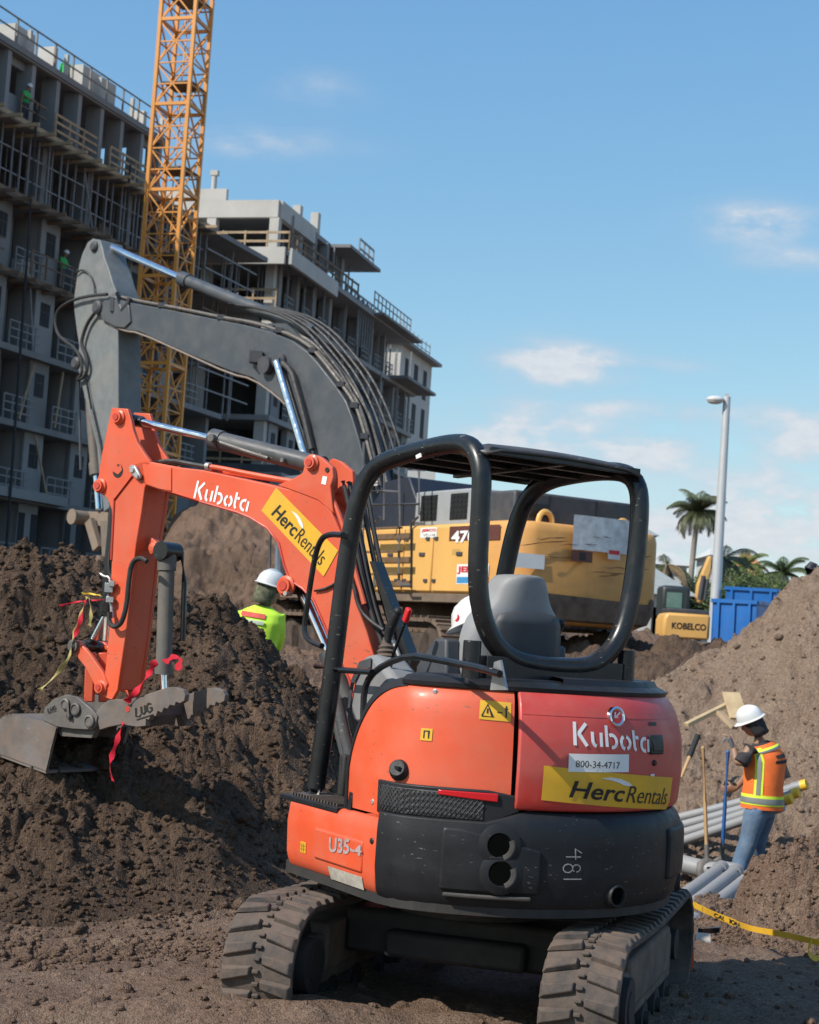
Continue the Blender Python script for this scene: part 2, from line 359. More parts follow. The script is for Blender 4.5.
def base_height(X, Y):
    I = np.interp
    g = .09 + 0*X
    # site rises gently behind
    plat = .1 + .85*sst(15, 22, Y) + .25*sst(26, 40, Y)
    z = np.where(Y > 14, plat, g)
    z = z + .05*fbm(X, Y, .7, 3, 2)
    # trench for the conduits
    tr = sst(8.8, 9.5, Y)*(1-sst(16.2, 17.6, Y))*sst(.95+.02*Y, 1.45+.02*Y, X)*(1-sst(7.5, 9, X))
    z = z - tr*(.62+.15*sst(14, 15.5, Y))
    # left spoil mound
    zc = I(X, [-30, -12, -6, -2.73, -2.0, -1.53, -1.2, -.9, -.53, -.1, .4], [1.2, 1.9, 2.0, 1.78, 1.84, 1.70, 1.53, 1.34, 1.0, .42, .0])
    toe = I(X, [-9, -1.6, -.9, -.2, .4], [7.55, 7.55, 8.1, 9.0, 10.2])
    yc = 11.0 + .25*fbm(X, X*0, .8, 2, 9)
    t = np.clip((Y-toe)/(yc-toe), 0, 1); fr = (t**1.3)*.75 + .25*sst(0, 1, t)
    bk = 1-sst(0, 1, (Y-yc)/np.where(X < -2, 4.5, 3.0))
    prof = np.where(Y < yc, fr, bk)
    md = zc*prof
    z = np.where(X < .5, np.maximum(z, .44*sst(11, 12, Y)*sst(.6, -.2, X)*(Y < 17)), z)
    # hollow cut into the mound behind the bucket
    md = md - .16*np.exp(-(((X+2.2)/.75)**2 + ((Y-9.9)/.4)**2)) - .10*np.exp(-(((X+1.5)/.32)**2+((Y-9.0)/.40)**2)) + .03*np.exp(-(((X+2.0)/.5)**2+((Y-8.6)/.25)**2))
    z = np.where(md > .01, np.maximum(z, md+.03), z)
    zlm = md
    # tan heap behind the grey excavator
    hp = 3.2*np.exp(-np.abs((X+3.5)/2.3)**4)*np.clip(1-np.abs(Y-36)/6.0, 0, 1)**.8
    hp2 = 1.6*np.exp(-((X-1.0)/4.5)**2)*np.clip(1-np.abs(Y-37)/5.5, 0, 1)
    z = z + np.maximum(hp, hp2)
    # dark ridge of spoil in the middle distance, right
    rc = .64*np.exp(-np.abs((X-4.6)/3.0)**3)*np.clip(1-np.abs(Y-26)/3.2, 0, 1)**.8
    z = z + rc
    # right mound
    zc2 = I(X, [.8, 1.8, 2.9, 3.3, 3.75, 4.25, 4.6, 4.95, 6, 9, 14, 25], [.1, .50, .92, 1.22, 1.42, 1.80, 2.20, 2.60, 3.1, 3.2, 2.6, 1.0])
    t2 = np.clip((Y-16.4)/(20.0-16.4), 0, 1); b2 = 1-sst(0, 1, (Y-20)/4.0)
    pr2 = np.where(Y < 20, -.55*(1-t2)+0*t2, 0)+np.where(Y < 20, t2**.85, b2)*(zc2)
    sel = (Y > 16.0)*(X > .9)
    z = np.where(sel & (pr2 > -.6), np.maximum(z*np.where(Y < 20, 0.0, 1)-np.where(Y < 20, .7, 0), pr2), z)
    # near bank on the right, between the machine and the worker
    Xs = X/np.maximum(Y, 1)*10
    cr = I(Xs, [2.00, 2.06, 2.15, 2.23, 2.35, 2.54, 2.9, 3.6, 5.5, 8], [-.72, -.22, .04, .22, .36, .50, .66, .8, .7, .2])
    ybk = 10.4
    tb = np.clip((Y-8.7)/(ybk-8.7), 0, 1); bb = np.clip(1-(Y-ybk)/.9, 0, 1)
    bank = -.72+(cr+.72)*np.where(Y < ybk, tb**.6, bb)
    z = np.where((Xs > 1.98), np.maximum(z, np.where((Y > 8.7) & (Y < 11.4), bank, -9)), z)
    return z, md
def height(X, Y, detail=True):
    X = np.asarray(X, float); Y = np.asarray(Y, float)
    z, md = base_height(X, Y)
    if not detail: return z
    far = np.clip((Y-3)/20, .0, 1); d = np.clip(1-(Y-45)/40, 0, 1)*(Y > -5)
    wx = X+.05*fbm(X, Y, 5, 2, 21); wy = Y+.05*fbm(X, Y, 5, 2, 27)
    mound = sst(.12, .45, md)*(Y < 15) + (Y >= 14.5)*1.0
    flat = 1-np.clip(mound, 0, 1)
    bankm = ((X/np.maximum(Y, 1) > .200) & (Y > 8.9) & (Y < 12))*1.0 + ((X > .8) & (Y >= 12))*.6
    rough = np.maximum(mound, bankm)
    rg = lambda f, o, q: .5-np.abs(fbm(wx, wy, f, o, q))      # ridged
    z = z + d*mound*(.20*fbm(X, Y, 1.1, 3, 31) + .07*rg(2.3, 4, 33))
    z = z + d*rough*(.075*rg(5.2, 4, 35)+.05*fbm(wx, wy, 9, 4, 37))
    cl1 = clods(wx, wy, .50, 41, .5); cl2 = clods(wx, wy, .20, 43, .7); cl3 = clods(wx, wy, .085, 47, .95); cl4 = clods(wx+3, wy, .05, 49, 1.)
    z = z + d*rough*(.32*cl1*np.where(Y > 15.8, .5, 1) + .55*cl2*np.where(Y > 15.8, .45*(1+fbm(X, Y, .6, 2, 83)), 1) + .85*cl3*(Y < 18)*np.clip(.9+1.2*fbm(X, Y, 1.1, 3, 81), .15, 1.2) + .9*cl4*(Y < 13.8))
    big = (Y > 15.5)*1.0
    z = z + d*big*(.16*rg(1.7, 5, 63)+.10*rg(4.1, 4, 67)+.22*clods(wx, wy, .9, 65, .5)+.5*clods(wx, wy, .33, 69, .7)*(Y > 20))
    z = z + flat*d*(.022*fbm(X, Y, 2.5, 5, 51) + .20*clods(wx, wy, .13, 53, .18) + .30*clods(wx, wy, .045, 57, .10) + .022*fbm(X, Y, 7, 5, 59))
    z = z + bankm*d*(.12*fbm(X, Y, 3.5, 4, 61))*(X > 1.9)
    # churned ruts in the foreground
    rut = np.exp(-((Y-6.35-.12*X)/.10)**2)*sst(.9, -.2, X)
    z = z - flat*.05*rut + flat*.04*np.exp(-((Y-6.62-.12*X)/.12)**2)*(X < .6)
    z = z - .07*np.exp(-(((X+1.25)/.22)**2+((Y-6.1)/.16)**2))
    # earth pushed up around the near track ends
    z = z + .09*np.exp(-(((X+.25)/.5)**2+((Y-6.35)/.18)**2)) + .05*np.exp(-(((X-.45)/.4)**2+((Y-6.3)/.2)**2))
    return z
def build_ground():
    ys = np.concatenate([np.linspace(-60, 2, 14)[:-1], np.linspace(2, 5, 30)[:-1], np.arange(5, 13.8, .0155), np.arange(13.8, 22, .034), np.arange(22, 45, .11), np.geomspace(45, 3500, 60)])
    core = np.linspace(-1, 1, 521); ext = np.geomspace(.03, 60, 34)
    u = np.concatenate([-(1+ext[::-1]), core, 1+ext])
    hw = np.where(ys < 4, 2.0, .5+.30*ys)
    X = u[None, :]*hw[:, None]; Y = np.repeat(ys[:, None], len(u), 1)
    Z = height(X, Y)
    Z = np.where(Y > 60, 1.2, Z); Z = np.where(np.abs(X) > 60, np.where(Y > 14, 1.2, .1), Z)
    nr, nc = X.shape; me = bpy.data.meshes.new('ground')
    co = np.stack([X, Y, Z], -1).reshape(-1, 3).astype(np.float32)
    me.vertices.add(nr*nc); me.vertices.foreach_set('co', co.ravel())
    i = np.arange((nr-1)*(nc-1)); r = i//(nc-1); c = i % (nc-1); a = r*nc+c
    q = np.stack([a, a+1, a+nc+1, a+nc], -1).astype(np.int32)
    me.loops.add(q.size); me.loops.foreach_set('vertex_index', q.ravel())
    me.polygons.add(len(q)); me.polygons.foreach_set('loop_start', np.arange(0, q.size, 4, dtype=np.int32)); me.polygons.foreach_set('loop_total', np.full(len(q), 4, np.int32))
    me.polygons.foreach_set('use_smooth', np.ones(len(q), bool))
    me.update(); me.validate()
    # dryness of the soil: dug-up spoil is damp and dark, trodden ground and old heaps are dry and pale
    _, md = base_height(X, Y)
    dry = np.full(X.shape, .52)
    dry = np.where(Y < 14, np.where(md > .1, .13+.25*np.clip(fbm(X, Y, .9, 3, 71), -.2, 1), .60), dry)
    dry = dry+(Y < 14)*(sst(.05, .3, md)*(1-sst(.3, .6, md)))*.05
    dry = np.where((Y >= 8.8) & (Y < 15.5) & (X > 1.0), .58, dry)
    dry = np.where((Y >= 15.5) & (Y < 24) & (X > 1.2), .80, dry)
    dry = np.where((Y >= 22.4) & (Y < 30) & (X > 1.2), .22, dry)
    dry = np.where((Y >= 30) & (Y < 45) & (X < 4), .40+.3*np.clip(fbm(X, Y, .5, 3, 77), -.6, .6), dry)
    at = me.attributes.new('dryness', 'FLOAT', 'POINT'); at.data.foreach_set('value', np.clip(dry, 0, 1).astype(np.float32).ravel())
    mt = bpy.data.materials.new('soil'); mt.use_nodes = True; t = mt.node_tree; n = t.nodes; l = t.links; b = n['Principled BSDF']
    A = n.new('ShaderNodeAttribute'); A.attribute_name = 'dryness'; g = n.new('ShaderNodeNewGeometry')
    def nz(s, dd=5, rr=.6):
        x = n.new('ShaderNodeTexNoise'); x.inputs['Scale'].default_value = s; x.inputs['Detail'].default_value = dd; x.inputs['Roughness'].default_value = rr; l.new(g.outputs['Position'], x.inputs['Vector']); return x.outputs[0]
    ad = n.new('ShaderNodeMath'); ad.operation = 'MULTIPLY_ADD'; l.new(nz(3.2, 7, .7), ad.inputs[0]); ad.inputs[1].default_value = .8; ad.inputs[2].default_value = -.42
    a2 = n.new('ShaderNodeMath'); a2.operation = 'ADD'; l.new(ad.outputs[0], a2.inputs[0]); l.new(A.outputs['Fac'], a2.inputs[1])
    cr = n.new('ShaderNodeValToRGB'); l.new(a2.outputs[0], cr.inputs[0]); e = cr.color_ramp.elements
    e[0].position = 0.; e[0].color = (.10, .066, .046, 1); e[1].position = 1; e[1].color = (.38, .28, .205, 1)
    for p, c in ((.25, (.165, .110, .077, 1)), (.55, (.25, .165, .118, 1)), (.8, (.31, .222, .162, 1))):
        k = e.new(p); k.color = c
    mr = n.new('ShaderNodeMapRange'); l.new(nz(38, 5, .7), mr.inputs[0]); mr.inputs[1].default_value = .3; mr.inputs[2].default_value = .72; mr.inputs[3].default_value = .6; mr.inputs[4].default_value = 1.35
    mu = n.new('ShaderNodeVectorMath'); mu.operation = 'SCALE'; l.new(cr.outputs[0], mu.inputs[0]); l.new(mr.outputs[0], mu.inputs['Scale'])
    l.new(mu.outputs[0], b.inputs['Base Color']); b.inputs['Roughness'].default_value = .95; b.inputs['Specular IOR Level'].default_value = .15
    b1 = n.new('ShaderNodeBump'); b1.inputs['Distance'].default_value = .03; b1.inputs['Strength'].default_value = 1; l.new(nz(34, 8, .78), b1.inputs['Height'])
    prev = b1
    for sc__, ds__ in ((55, .014), (120, .007)):
        vo = n.new('ShaderNodeTexVoronoi'); vo.inputs['Scale'].default_value = sc__; l.new(g.outputs['Position'], vo.inputs['Vector'])
        b2 = n.new('ShaderNodeBump'); b2.invert = True; b2.inputs['Distance'].default_value = ds__; b2.inputs['Strength'].default_value = .9; l.new(vo.outputs['Distance'], b2.inputs['Height']); l.new(prev.outputs[0], b2.inputs['Normal']); prev = b2
    l.new(prev.outputs[0], b.inputs['Normal'])
    me.materials.append(mt); MATS['soil'] = mt
    o = bpy.data.objects.new('ground', me); COL.objects.link(o); o['kind'] = 'structure'
    return o
build_ground()
def gz(x, y): return float(height(np.array([float(x)]), np.array([float(y)]))[0])

# loose clods lying on the soil
def loose():
    ico = []
    for s in range(5):
        bm = bmesh.new(); bmesh.ops.create_icosphere(bm, subdivisions=1 if s < 4 else 1, radius=1)
        r2 = np.random.RandomState(s)
        for v in bm.verts: v.co *= .72+.5*r2.rand()
        ico.append((np.array([v.co[:] for v in bm.verts]), np.array([[v.index for v in f.verts] for f in bm.faces]))); bm.free()
    spots = []
    n = 46000
    Y = 5.6+rs.rand(n)**1.3*10.5; X = (rs.rand(n)*2-1)*(.4+.27*Y)
    spots = np.stack([X, Y], -1)
    _, md = base_height(X, Y)
    keep = (md > .06) & (rs.rand(n) < .95) | (rs.rand(n) < .07) | ((X > 1.9) & (Y > 8.8))
    keep &= ~((np.abs(X-.38) < .9) & (np.abs(Y-7.1) < 1.0) & (rs.rand(n) < .8))
    # a windrow of crumbs along the toe of the mound
    spots = spots[keep]; X = spots[:, 0]; Y = spots[:, 1]
    m2 = 5000; xt = -4+rs.rand(m2)*3.6; yt = 7.45+rs.randn(m2)*.16+np.clip(xt+1.4, 0, 2)*.6
    X = np.concatenate([X, xt]); Y = np.concatenate([Y, yt])
    m3 = 900; xr = 1.2+rs.rand(m3)*5.2; yr = 16.4+rs.rand(m3)*4.4; X = np.concatenate([X, xr]); Y = np.concatenate([Y, yr])
    Z = height(X, Y); V = []; Fc = []; o = 0
    for i in range(len(X)):
        a, f = ico[i % 5]; s = .006+.016*rs.rand()**2.2+(.03*rs.rand() if rs.rand() < .03 else 0)
        s *= 1+max(0, Y[i]-8)*.06*(1.4 if Y[i] > 16 else 1)
        ang = rs.rand()*6.28; ca, sa = math.cos(ang), math.sin(ang)
        p = a*np.array([s*(.8+.6*rs.rand()), s, s*.75]); p = np.stack([p[:, 0]*ca-p[:, 1]*sa, p[:, 0]*sa+p[:, 1]*ca, p[:, 2]], -1)+np.array([X[i], Y[i], Z[i]+s*.25])
        V.append(p); Fc.append(f+o); o += len(a)
    V = np.concatenate(V).astype(np.float32); Fc = np.concatenate(Fc).astype(np.int32)
    me = bpy.data.meshes.new('loose_soil'); me.vertices.add(len(V)); me.vertices.foreach_set('co', V.ravel())
    me.loops.add(Fc.size); me.loops.foreach_set('vertex_index', Fc.ravel()); me.polygons.add(len(Fc))
    me.polygons.foreach_set('loop_start', np.arange(0, Fc.size, 3, dtype=np.int32)); me.polygons.foreach_set('loop_total', np.full(len(Fc), 3, np.int32)); me.update()
    _, md = base_height(V[:, 0].astype(float), V[:, 1].astype(float))
    dry = np.where((V[:, 0] > 1.0) & (V[:, 1] > 15.8), .70, np.where((V[:, 0] > 1.8) & (V[:, 1] > 8.8), .62, np.where(md > .1, .16, .5)))
    at = me.attributes.new('dryness', 'FLOAT', 'POINT'); at.data.foreach_set('value', dry.astype(np.float32))
    me.materials.append(MATS['soil'])
    ob = bpy.data.objects.new('loose_soil', me); COL.objects.link(ob); ob['kind'] = 'stuff'
    tag(ob, 'crumbs and small clods of brown soil scattered over the mound and ground', 'soil')
loose()

# ------------------------------------------------------------------ mini excavator
PH = R_(30); MO = Vector((.365, 7.1, .0))
mini, MI = thing('mini_excavator', MO, 'orange-red compact excavator with black canopy frame on rubber tracks in the foreground', 'excavator', rz=PH)
MW = MI.inverted(); MR = MW.to_3x3()
def tl(x, y, axis, val):
    """pixel -> local point on the local plane axis=val"""
    n = MR @ Vector((1, 0, 0) if axis == 'x' else ((0, 1, 0) if axis == 'y' else (0, 0, 1)))
    p0 = MW @ (Vector((1, 0, 0) if axis == 'x' else ((0, 1, 0) if axis == 'y' else (0, 0, 1)))*val)
    return MI @ onplane(x, y, p0, n)
def rfun(a):
    s = math.sin(R_(a)); c = math.cos(R_(a)); r = .865
    if a > 0 and s > 1e-6: r = -(math.log(math.exp(-r*40)+math.exp(-(.72/s)*40)))/40
    if a < 0 and s < -1e-6: r = -(math.log(math.exp(-r*40)+math.exp(-(.80/-s)*40)))/40
    if c < -1e-6: r = min(r, .46/-c)
    return r
def PZ(z, tab):
    for (z0, d0), (z1, d1) in zip(tab, tab[1:]):
        if z <= z1: 
            t = max(0, (z-z0)/(z1-z0)); return d0+(d1-d0)*t
    return tab[-1][1]
HOODP = [(.93, -.05), (1.0, -.022), (1.12, -.012), (1.24, -.018), (1.32, -.036), (1.38, -.062), (1.42, -.095), (1.45, -.15)]
SIDEP = [(.90, -.05), (1.04, -.045), (1.2, -.055), (1.33, -.068), (1.39, -.085), (1.43, -.12), (1.46, -.16)]
CWP = [(.555, -.10), (.58, -.055), (.63, -.018), (.72, 0), (.86, 0), (.925, -.010), (.965, -.035), (.975, -.06)]
def S(a, z, prof, off=0.):
    r = rfun(a)+PZ(z, prof)+off
    return Vector((-r*math.sin(R_(a)), -r*math.cos(R_(a)), z))
def shell(mb, a0, a1, z0, z1, prof, na=40, nz=14, th=.03, off=0., mi=0, topin=None):
    f0 = z0 if callable(z0) else (lambda a: z0); f1 = z1 if callable(z1) else (lambda a: z1)
    A = [a0+(a1-a0)*i/na for i in range(na+1)]; outer = []; inner = []
    ro = [[S(a, f0(a)+(f1(a)-f0(a))*j/nz, prof, off) for a in A] for j in range(nz+1)]
    ri = [[S(a, f0(a)+(f1(a)-f0(a))*j/nz, prof, off-th) for a in A] for j in range(nz+1)]
    mb.grid(ro, mi); mb.grid(ri, mi); mb.grid([ro[-1], ri[-1]], mi); mb.grid([ro[0], ri[0]], mi)
    mb.grid([[r[0] for r in ro], [r[0] for r in ri]], mi); mb.grid([[r[-1] for r in ro], [r[-1] for r in ri]], mi)
    return mb
# counterweight
cw = MB(); shell(cw, 60, -118, .56, lambda a: .925 if a > 30 else (.97 if a < 20 else .97-.0045*(a-20)), CWP, 90, 16, .2)
cwo = cw.build('counterweight', M_plastic, mini, bevel=.006)
M_void = mat('hole_shade', (.004, .004, .004), .9, var=.1, spec=0.)  # black for the shade inside the tie holes, laid on flat discs
M_cwlit = mat('lit_dusty_plastic', (.06, .055, .05), .8, var=.3, vscale=20, dust=.3, dustcol=(.10, .088, .078), dscale=12)  # paler dusty plastic: the lit inner wall of a hole put into colour
# tie holes in the counterweight: flat black discs painted as dark hollows, raised rims
def hole(a, z, r, prof=CWP):
    p = S(a, z, prof); n = Vector((-math.sin(R_(a)), -math.cos(R_(a)), 0)); return p, n
for (hx, hy, rr) in ((500, 846, .046), (501, 874, .046)):
    p = tl(hx, hy, 'y', -.80)
    a = math.degrees(math.atan2(-p.x, -p.y)); p, n = hole(a, p.z, rr)
    mb = MB(); mb.lathe(p, n, [(0, .019), (rr*1.0, .019)], 24)
    o = mb.build('tie_hole', [M_void], cwo)
    mb = MB(); mb.lathe(p, n, [(rr*.97, .018), (rr*1.02, .022), (rr*1.25, .021), (rr*1.75, .012)], 28); mb.build('hole_rim', M_plastic, cwo)
    mb = MB(); e1 = n.cross(Vector((0, 0, 1))).normalized()*-1; ro = [[p+n*o_+(e1*math.cos(t)+Vector((0, 0, 1))*math.sin(t))*r_ for t in [R_(-70+i*8) for i in range(13)]] for r_, o_ in ((rr*.82, .0205), (rr*1.0, .0235), (rr*1.2, .0245), (rr*1.35, .020))]
    mb.grid(ro); mb.build('hole_lit_crescent', M_cwlit, cwo)  # crescent painted where the hole's inner wall would catch the sun
for (hx, hy, rr) in ((603, 893, .034), (664, 880, .03)):
    p = tl(hx, hy, 'y', -.78 if hx < 640 else -.5); a = math.degrees(math.atan2(-p.x, -p.y)); p, n = hole(a, p.z, rr)
    mb = MB(); mb.lathe(p, n, [(0, .006), (rr, .006)], 20); mb.build('tie_hole', M_void, cwo)
    mb = MB(); mb.lathe(p, n, [(rr*.97, .004), (rr*1.05, .018), (rr*1.2, .018), (rr*1.5, -.004)], 20); mb.build('hole_rim', M_plastic, cwo)
# raised fairing plate around the tie holes, and scoop edge
mb = MB(); shell(mb, 41, 16, lambda a: .665+.0*a, lambda a: .90-.0035*max(0, 36-a), CWP, 20, 6, .02, .014); mb.build('counterweight_cover', M_plastic, cwo, bevel=.012)
mb = MB(); shell(mb, 40, 18, .642, .658, CWP, 20, 3, .02, .020); mb.build('counterweight_ledge', mat('dusty_ledge', (.06, .056, .052), .8, var=.3, dust=.5, dustcol=(.11, .095, .082)), cwo, bevel=.006)
mb = MB(); shell(mb, -30, -72, .70, .90, CWP, 16, 5, .02, .012); mb.build('counterweight_cover', M_plastic, cwo, bevel=.012)
# chalk number written sideways on the counterweight
pz = tl(572, 842, 'y', -.84); ac = math.degrees(math.atan2(-pz.x, -pz.y))
vs, fs = strokes2d([[(0, 0), (0, .9)], [(.55, .9), (.35, .55), (.85, .6)], [(.72, .85), (.72, .1)], arc(1.25, .66, .17, 0, 330, 10, .2), arc(1.25, .24, .2, 40, 400, 10, .24), [(1.75, .95), (1.75, .05)]], .05)
sz = .085
mb = MB(); mb.add([S(ac-((v[1]-.5)*sz)/.86*57.3, .80+.07-v[0]*sz*.95, CWP, .0025) for v in vs[2*2:]], [tuple(i-4 for i in f) for f in fs if min(f) >= 4]); mb.build('chalk_number', M_chalk, cwo, smooth=False)

# rear hood
hb = MB(); shell(hb, 23, -66, lambda a: .975+.0*a, lambda a: 1.435-.02*max(0, min(1, (-50-a)/16)), HOODP, 60, 20, .03)
hood = hb.build('engine_hood', M_hood, mini, bevel=.008)
hb = MB(); shell(hb, 22.2, -65, 1.335, 1.36, HOODP, 60, 3, .02, .002); hb.build('hood_crease', M_hood, hood)
# hood lettering
def onhood(px, py, prof=HOODP, it=3):
    y = -.8
    for _ in range(it):
        p = tl(px, py, 'y', y); a = math.degrees(math.atan2(-p.x, -p.y)); q = S(a, p.z, prof); y = q.y
    return a, p.z
def patch(name, a0, a1, z0, z1, prof, m_, parent, off=.002, th=.003, skew=0.):
    mb = MB(); n = 14
    ro = [[S(a0+(a1-a0)*i/n, z0+(z1-z0)*j/4+skew*(i/n), prof, off) for i in range(n+1)] for j in range(5)]
    mb.grid(ro); return mb.build(name, m_, parent, solid=0)
def wordmap(a0, z0, wdeg, h, prof, off, skew=0.):
    return lambda u, v: S(a0-u*wdeg, z0+v*h+skew*u, prof, off)
a0, z0 = onhood(573, 745); a1, z1 = onhood(649, 753)
vs, fs = word_stencil(); f = wordmap(a0, z0, a0-a1, .088, HOODP, .003, z1-z0)
mb = MB(); mb.add([f(*v) for v in vs], fs); mb.build('hood_lettering', M_whitetext, hood, smooth=False)
# emblem
ae, ze = onhood(615, 717); pe = S(ae, ze, HOODP); ne = Vector((-math.sin(R_(ae)), -math.cos(R_(ae)), .18)).normalized()
mb = MB(); mb.lathe(pe, ne, [(.0, .012), (.027, .012), (.033, .016), (.039, .014), (.042, .0), (.0, -.01)], 28); em = mb.build('emblem', M_chrome, hood)
mb = MB(); mb.lathe(pe+ne*.0125, ne, [(0, .001), (.027, .001)], 28); mb.build('emblem_field', M_redplastic, em)
ex = ne.cross(Vector((0, 0, 1))).normalized()*-1; ey = Vector((0, 0, 1))
vs, fs = strokes2d([[(-.013, -.015), (-.013, .017)], [(.012, .017), (-.006, .0), (.013, -.015)]], .007)
mb = MB(); mb.add([pe+ne*.0145-ex*v[0]*-1*1+ey*v[1] for v in vs], fs); mb.build('emblem_letter', M_whitetext, em, smooth=False)
# number plate sticker
a0, z0 = onhood(568, 770); a1, z1 = onhood(628, 772)
patch('number_sticker', a0, a1, z0-.006, z0+.062, HOODP, M_white, hood, .003, skew=z1-z0+.006)
vs, fs = textfit('800-34-4717', 1, 1, lambda u, v: (u, v)); f = wordmap(a0-2, z0+.012, (a0-a1)*.72, .026, HOODP, .005, z1-z0)
mb = MB(); mb.add([f(*v) for v in vs], fs); mb.build('sticker_lettering', M_blackink, hood, smooth=False)
# rental decal
a0, z0 = onhood(541, 800); a1, z1 = onhood(671, 812)
dcl = patch('rental_decal', a0, a1, z0, z0+.130, HOODP, M_yellow, hood, .0025, skew=z1-z0+.008)
sk = z1-z0+.008; wd = a0-a1
def onD(u, v): return S(a0-u*wd, z0+v*.130+sk*u, HOODP, .0045)
def decal_text(fm):
    """fm(u,v) with u,v in 0..1 across the decal; returns vertex/face lists of each piece"""
    out = []
    out.append(textfit('Herc', .36, .50, lambda u, v: fm(u+.15, v+.16), shear=.22, offset=.016))
    out.append(textfit('Rentals', .42, .50, lambda u, v: fm(u+.525, v+.16), shear=.22, offset=-.004))
    pts = [(.33, .80), (.40, .86), (.47, .84), (.53, .76), (.57, .64), (.50, .66), (.44, .74), (.39, .78)]
    return out, [fm(*p) for p in pts]
tx, sw = decal_text(onD)
for (vs, fs), nm in zip(tx, ('bold', 'thin')):
    mb = MB(); mb.add(vs, fs); mb.build('decal_lettering', M_blackink, dcl, smooth=False)
mb = MB(); mb.add(sw, [(0, 1, 2, 7), (7, 2, 3, 6), (6, 3, 4, 5)]); mb.build('decal_swoosh', M_white, dcl, smooth=False)
# latch, small sticker, key hole
a0, z0 = onhood(648, 735); a1, z1 = onhood(663, 754)
mb = MB(); shell(mb, a0, a1, z1-.0, z0+.0, HOODP, 6, 4, .02, .010); lt = mb.build('hood_latch', M_plastic, hood, bevel=.004)
mb = MB(); shell(mb, a0-1.0, a1+1.0, z1+.014, z0-.02, HOODP, 4, 3, .01, .013); mb.build('latch_handle', M_blackink, lt, bevel=.002)
a2, z2 = onhood(654, 763); p = S(a2, z2, HOODP); n = Vector((-math.sin(R_(a2)), -math.cos(R_(a2)), 0))
mb = MB(); mb.lathe(p, n, [(.0, .008), (.010, .008), (.013, .0)], 14); mb.build('key_lock', M_plastic, hood)
a2, z2 = onhood(650, 776); patch('small_sticker', a2, a2-2, z2-.008, z2+.008, HOODP, M_white, hood)
a2, z2 = onhood(649, 724); patch('small_vent', a2, a2-4, z2-.007, z2+.007, HOODP, M_blackink, hood)
# black top cap of the engine bonnet, rear work deck
mb = MB(); n = 60
def ring(off, z, a0=80, a1=-70): return [S(a0+(a1-a0)*i/n, 1.43, HOODP, off)*Vector((1, 1, 0)) + Vector((0, 0, z)) for i in range(n+1)] if False else [Vector(((S(a0+(a1-a0)*i/n, 1.43, HOODP, off)).x, (S(a0+(a1-a0)*i/n, 1.43, HOODP, off)).y, z)) for i in range(n+1)]
mb.grid([ring(.02, 1.418, 58), ring(.024, 1.434, 58), ring(-.012, 1.452, 58), ring(-.10, 1.462, 58), ring(-.40, 1.462, 58), ring(-.40, 1.40, 58), ring(-.03, 1.40, 58), ring(.02, 1.418, 58)])
mb.build('bonnet_cap', M_plastic, mini)
# raised rim line to the right (rear-right cap bump)
mb = MB(); mb.grid([[Vector((S(a, 1.43, HOODP, o).x, S(a, 1.43, HOODP, o).y, z)) for a in range(8, -58, -3)] for o, z in ((-.01, 1.44), (-.03, 1.475), (-.12, 1.48), (-.2, 1.44))]); mb.build('cap_ridge', M_plastic, mini)
# side panel (left)
def sptop(a):
    if a < 50: return 1.435
    t = min(1, (a-50)/32.5); return 1.435-.30*(1-math.sqrt(max(0, 1-t**2.2)))-.06*t**4
mb = MB(); shell(mb, 24, 82.5, .905, sptop, SIDEP, 60, 22, .03); side = mb.build('side_panel', M_orange, mini, bevel=.01)
mb = MB(); shell(mb, 56, 83.2, lambda a: sptop(a)-.022, lambda a: sptop(a)+.016, SIDEP, 40, 3, .06, .006); mb.build('panel_seal', M_plastic, side, bevel=.004)
mb = MB(); shell(mb, 82.3, 84.2, .90, 1.1, SIDEP, 2, 10, .05, .006); mb.build('panel_seal', M_plastic, side)
def onside(px, py): 
    x = -.7
    for _ in range(4):
        p = tl(px, py, 'x', x); a = math.degrees(math.atan2(-p.x, -p.y)); q = S(a, p.z, SIDEP); x = q.x
    return a, p.z
# lower vent with reflector
M_mesh = mat('vent_mesh', (.03, .03, .032), .5, dust=.3, dustcol=(.07, .06, .055))
nt_ = M_mesh.node_tree; nn = nt_.nodes; ck = nn.new('ShaderNodeTexWave'); ck.wave_type = 'BANDS'; ck.bands_direction = 'DIAGONAL'; ck.inputs['Scale'].default_value = 28
tcx = nn.new('ShaderNodeTexCoord'); nt_.links.new(tcx.outputs['Object'], ck.inputs[0]); bpx = nn.new('ShaderNodeBump'); bpx.inputs['Distance'].default_value = .002
nt_.links.new(ck.outputs[1], bpx.inputs['Height']); nt_.links.new(bpx.outputs[0], nn['Principled BSDF'].inputs['Normal'])
mb = MB(); vt = lambda a: 1.03-.022*max(0, (30-a)/10) if a < 30 else 1.03
shell(mb, 21.5, 63, lambda a: .915 if a > 30 else .915+.006*(30-a), lambda a: vt(a)+.012, SIDEP, 30, 5, .02, .012); ven = mb.build('side_vent', M_plastic, side, bevel=.006)
mb = MB(); shell(mb, 31, 61, .928, 1.026, SIDEP, 34, 6, .02, .017)
mb.build('vent_mesh', M_mesh, ven, bevel=.003)
mb = MB()
for k in range(26):
    for sgn in (1, -1):
        aa = 61+(-31)*k/25; P = [S(aa+sgn*t*4.6, .932+.09*t, SIDEP, .0185) for t in (0, .2, .4, .6, .8, 1) if 31.5 < aa+sgn*t*3.0 < 61.5]
        if len(P) > 1: mb.tube(P, .0016, 5)
mb.build('vent_grille', mat('vent_bar', (.05, .05, .054), .5), ven)
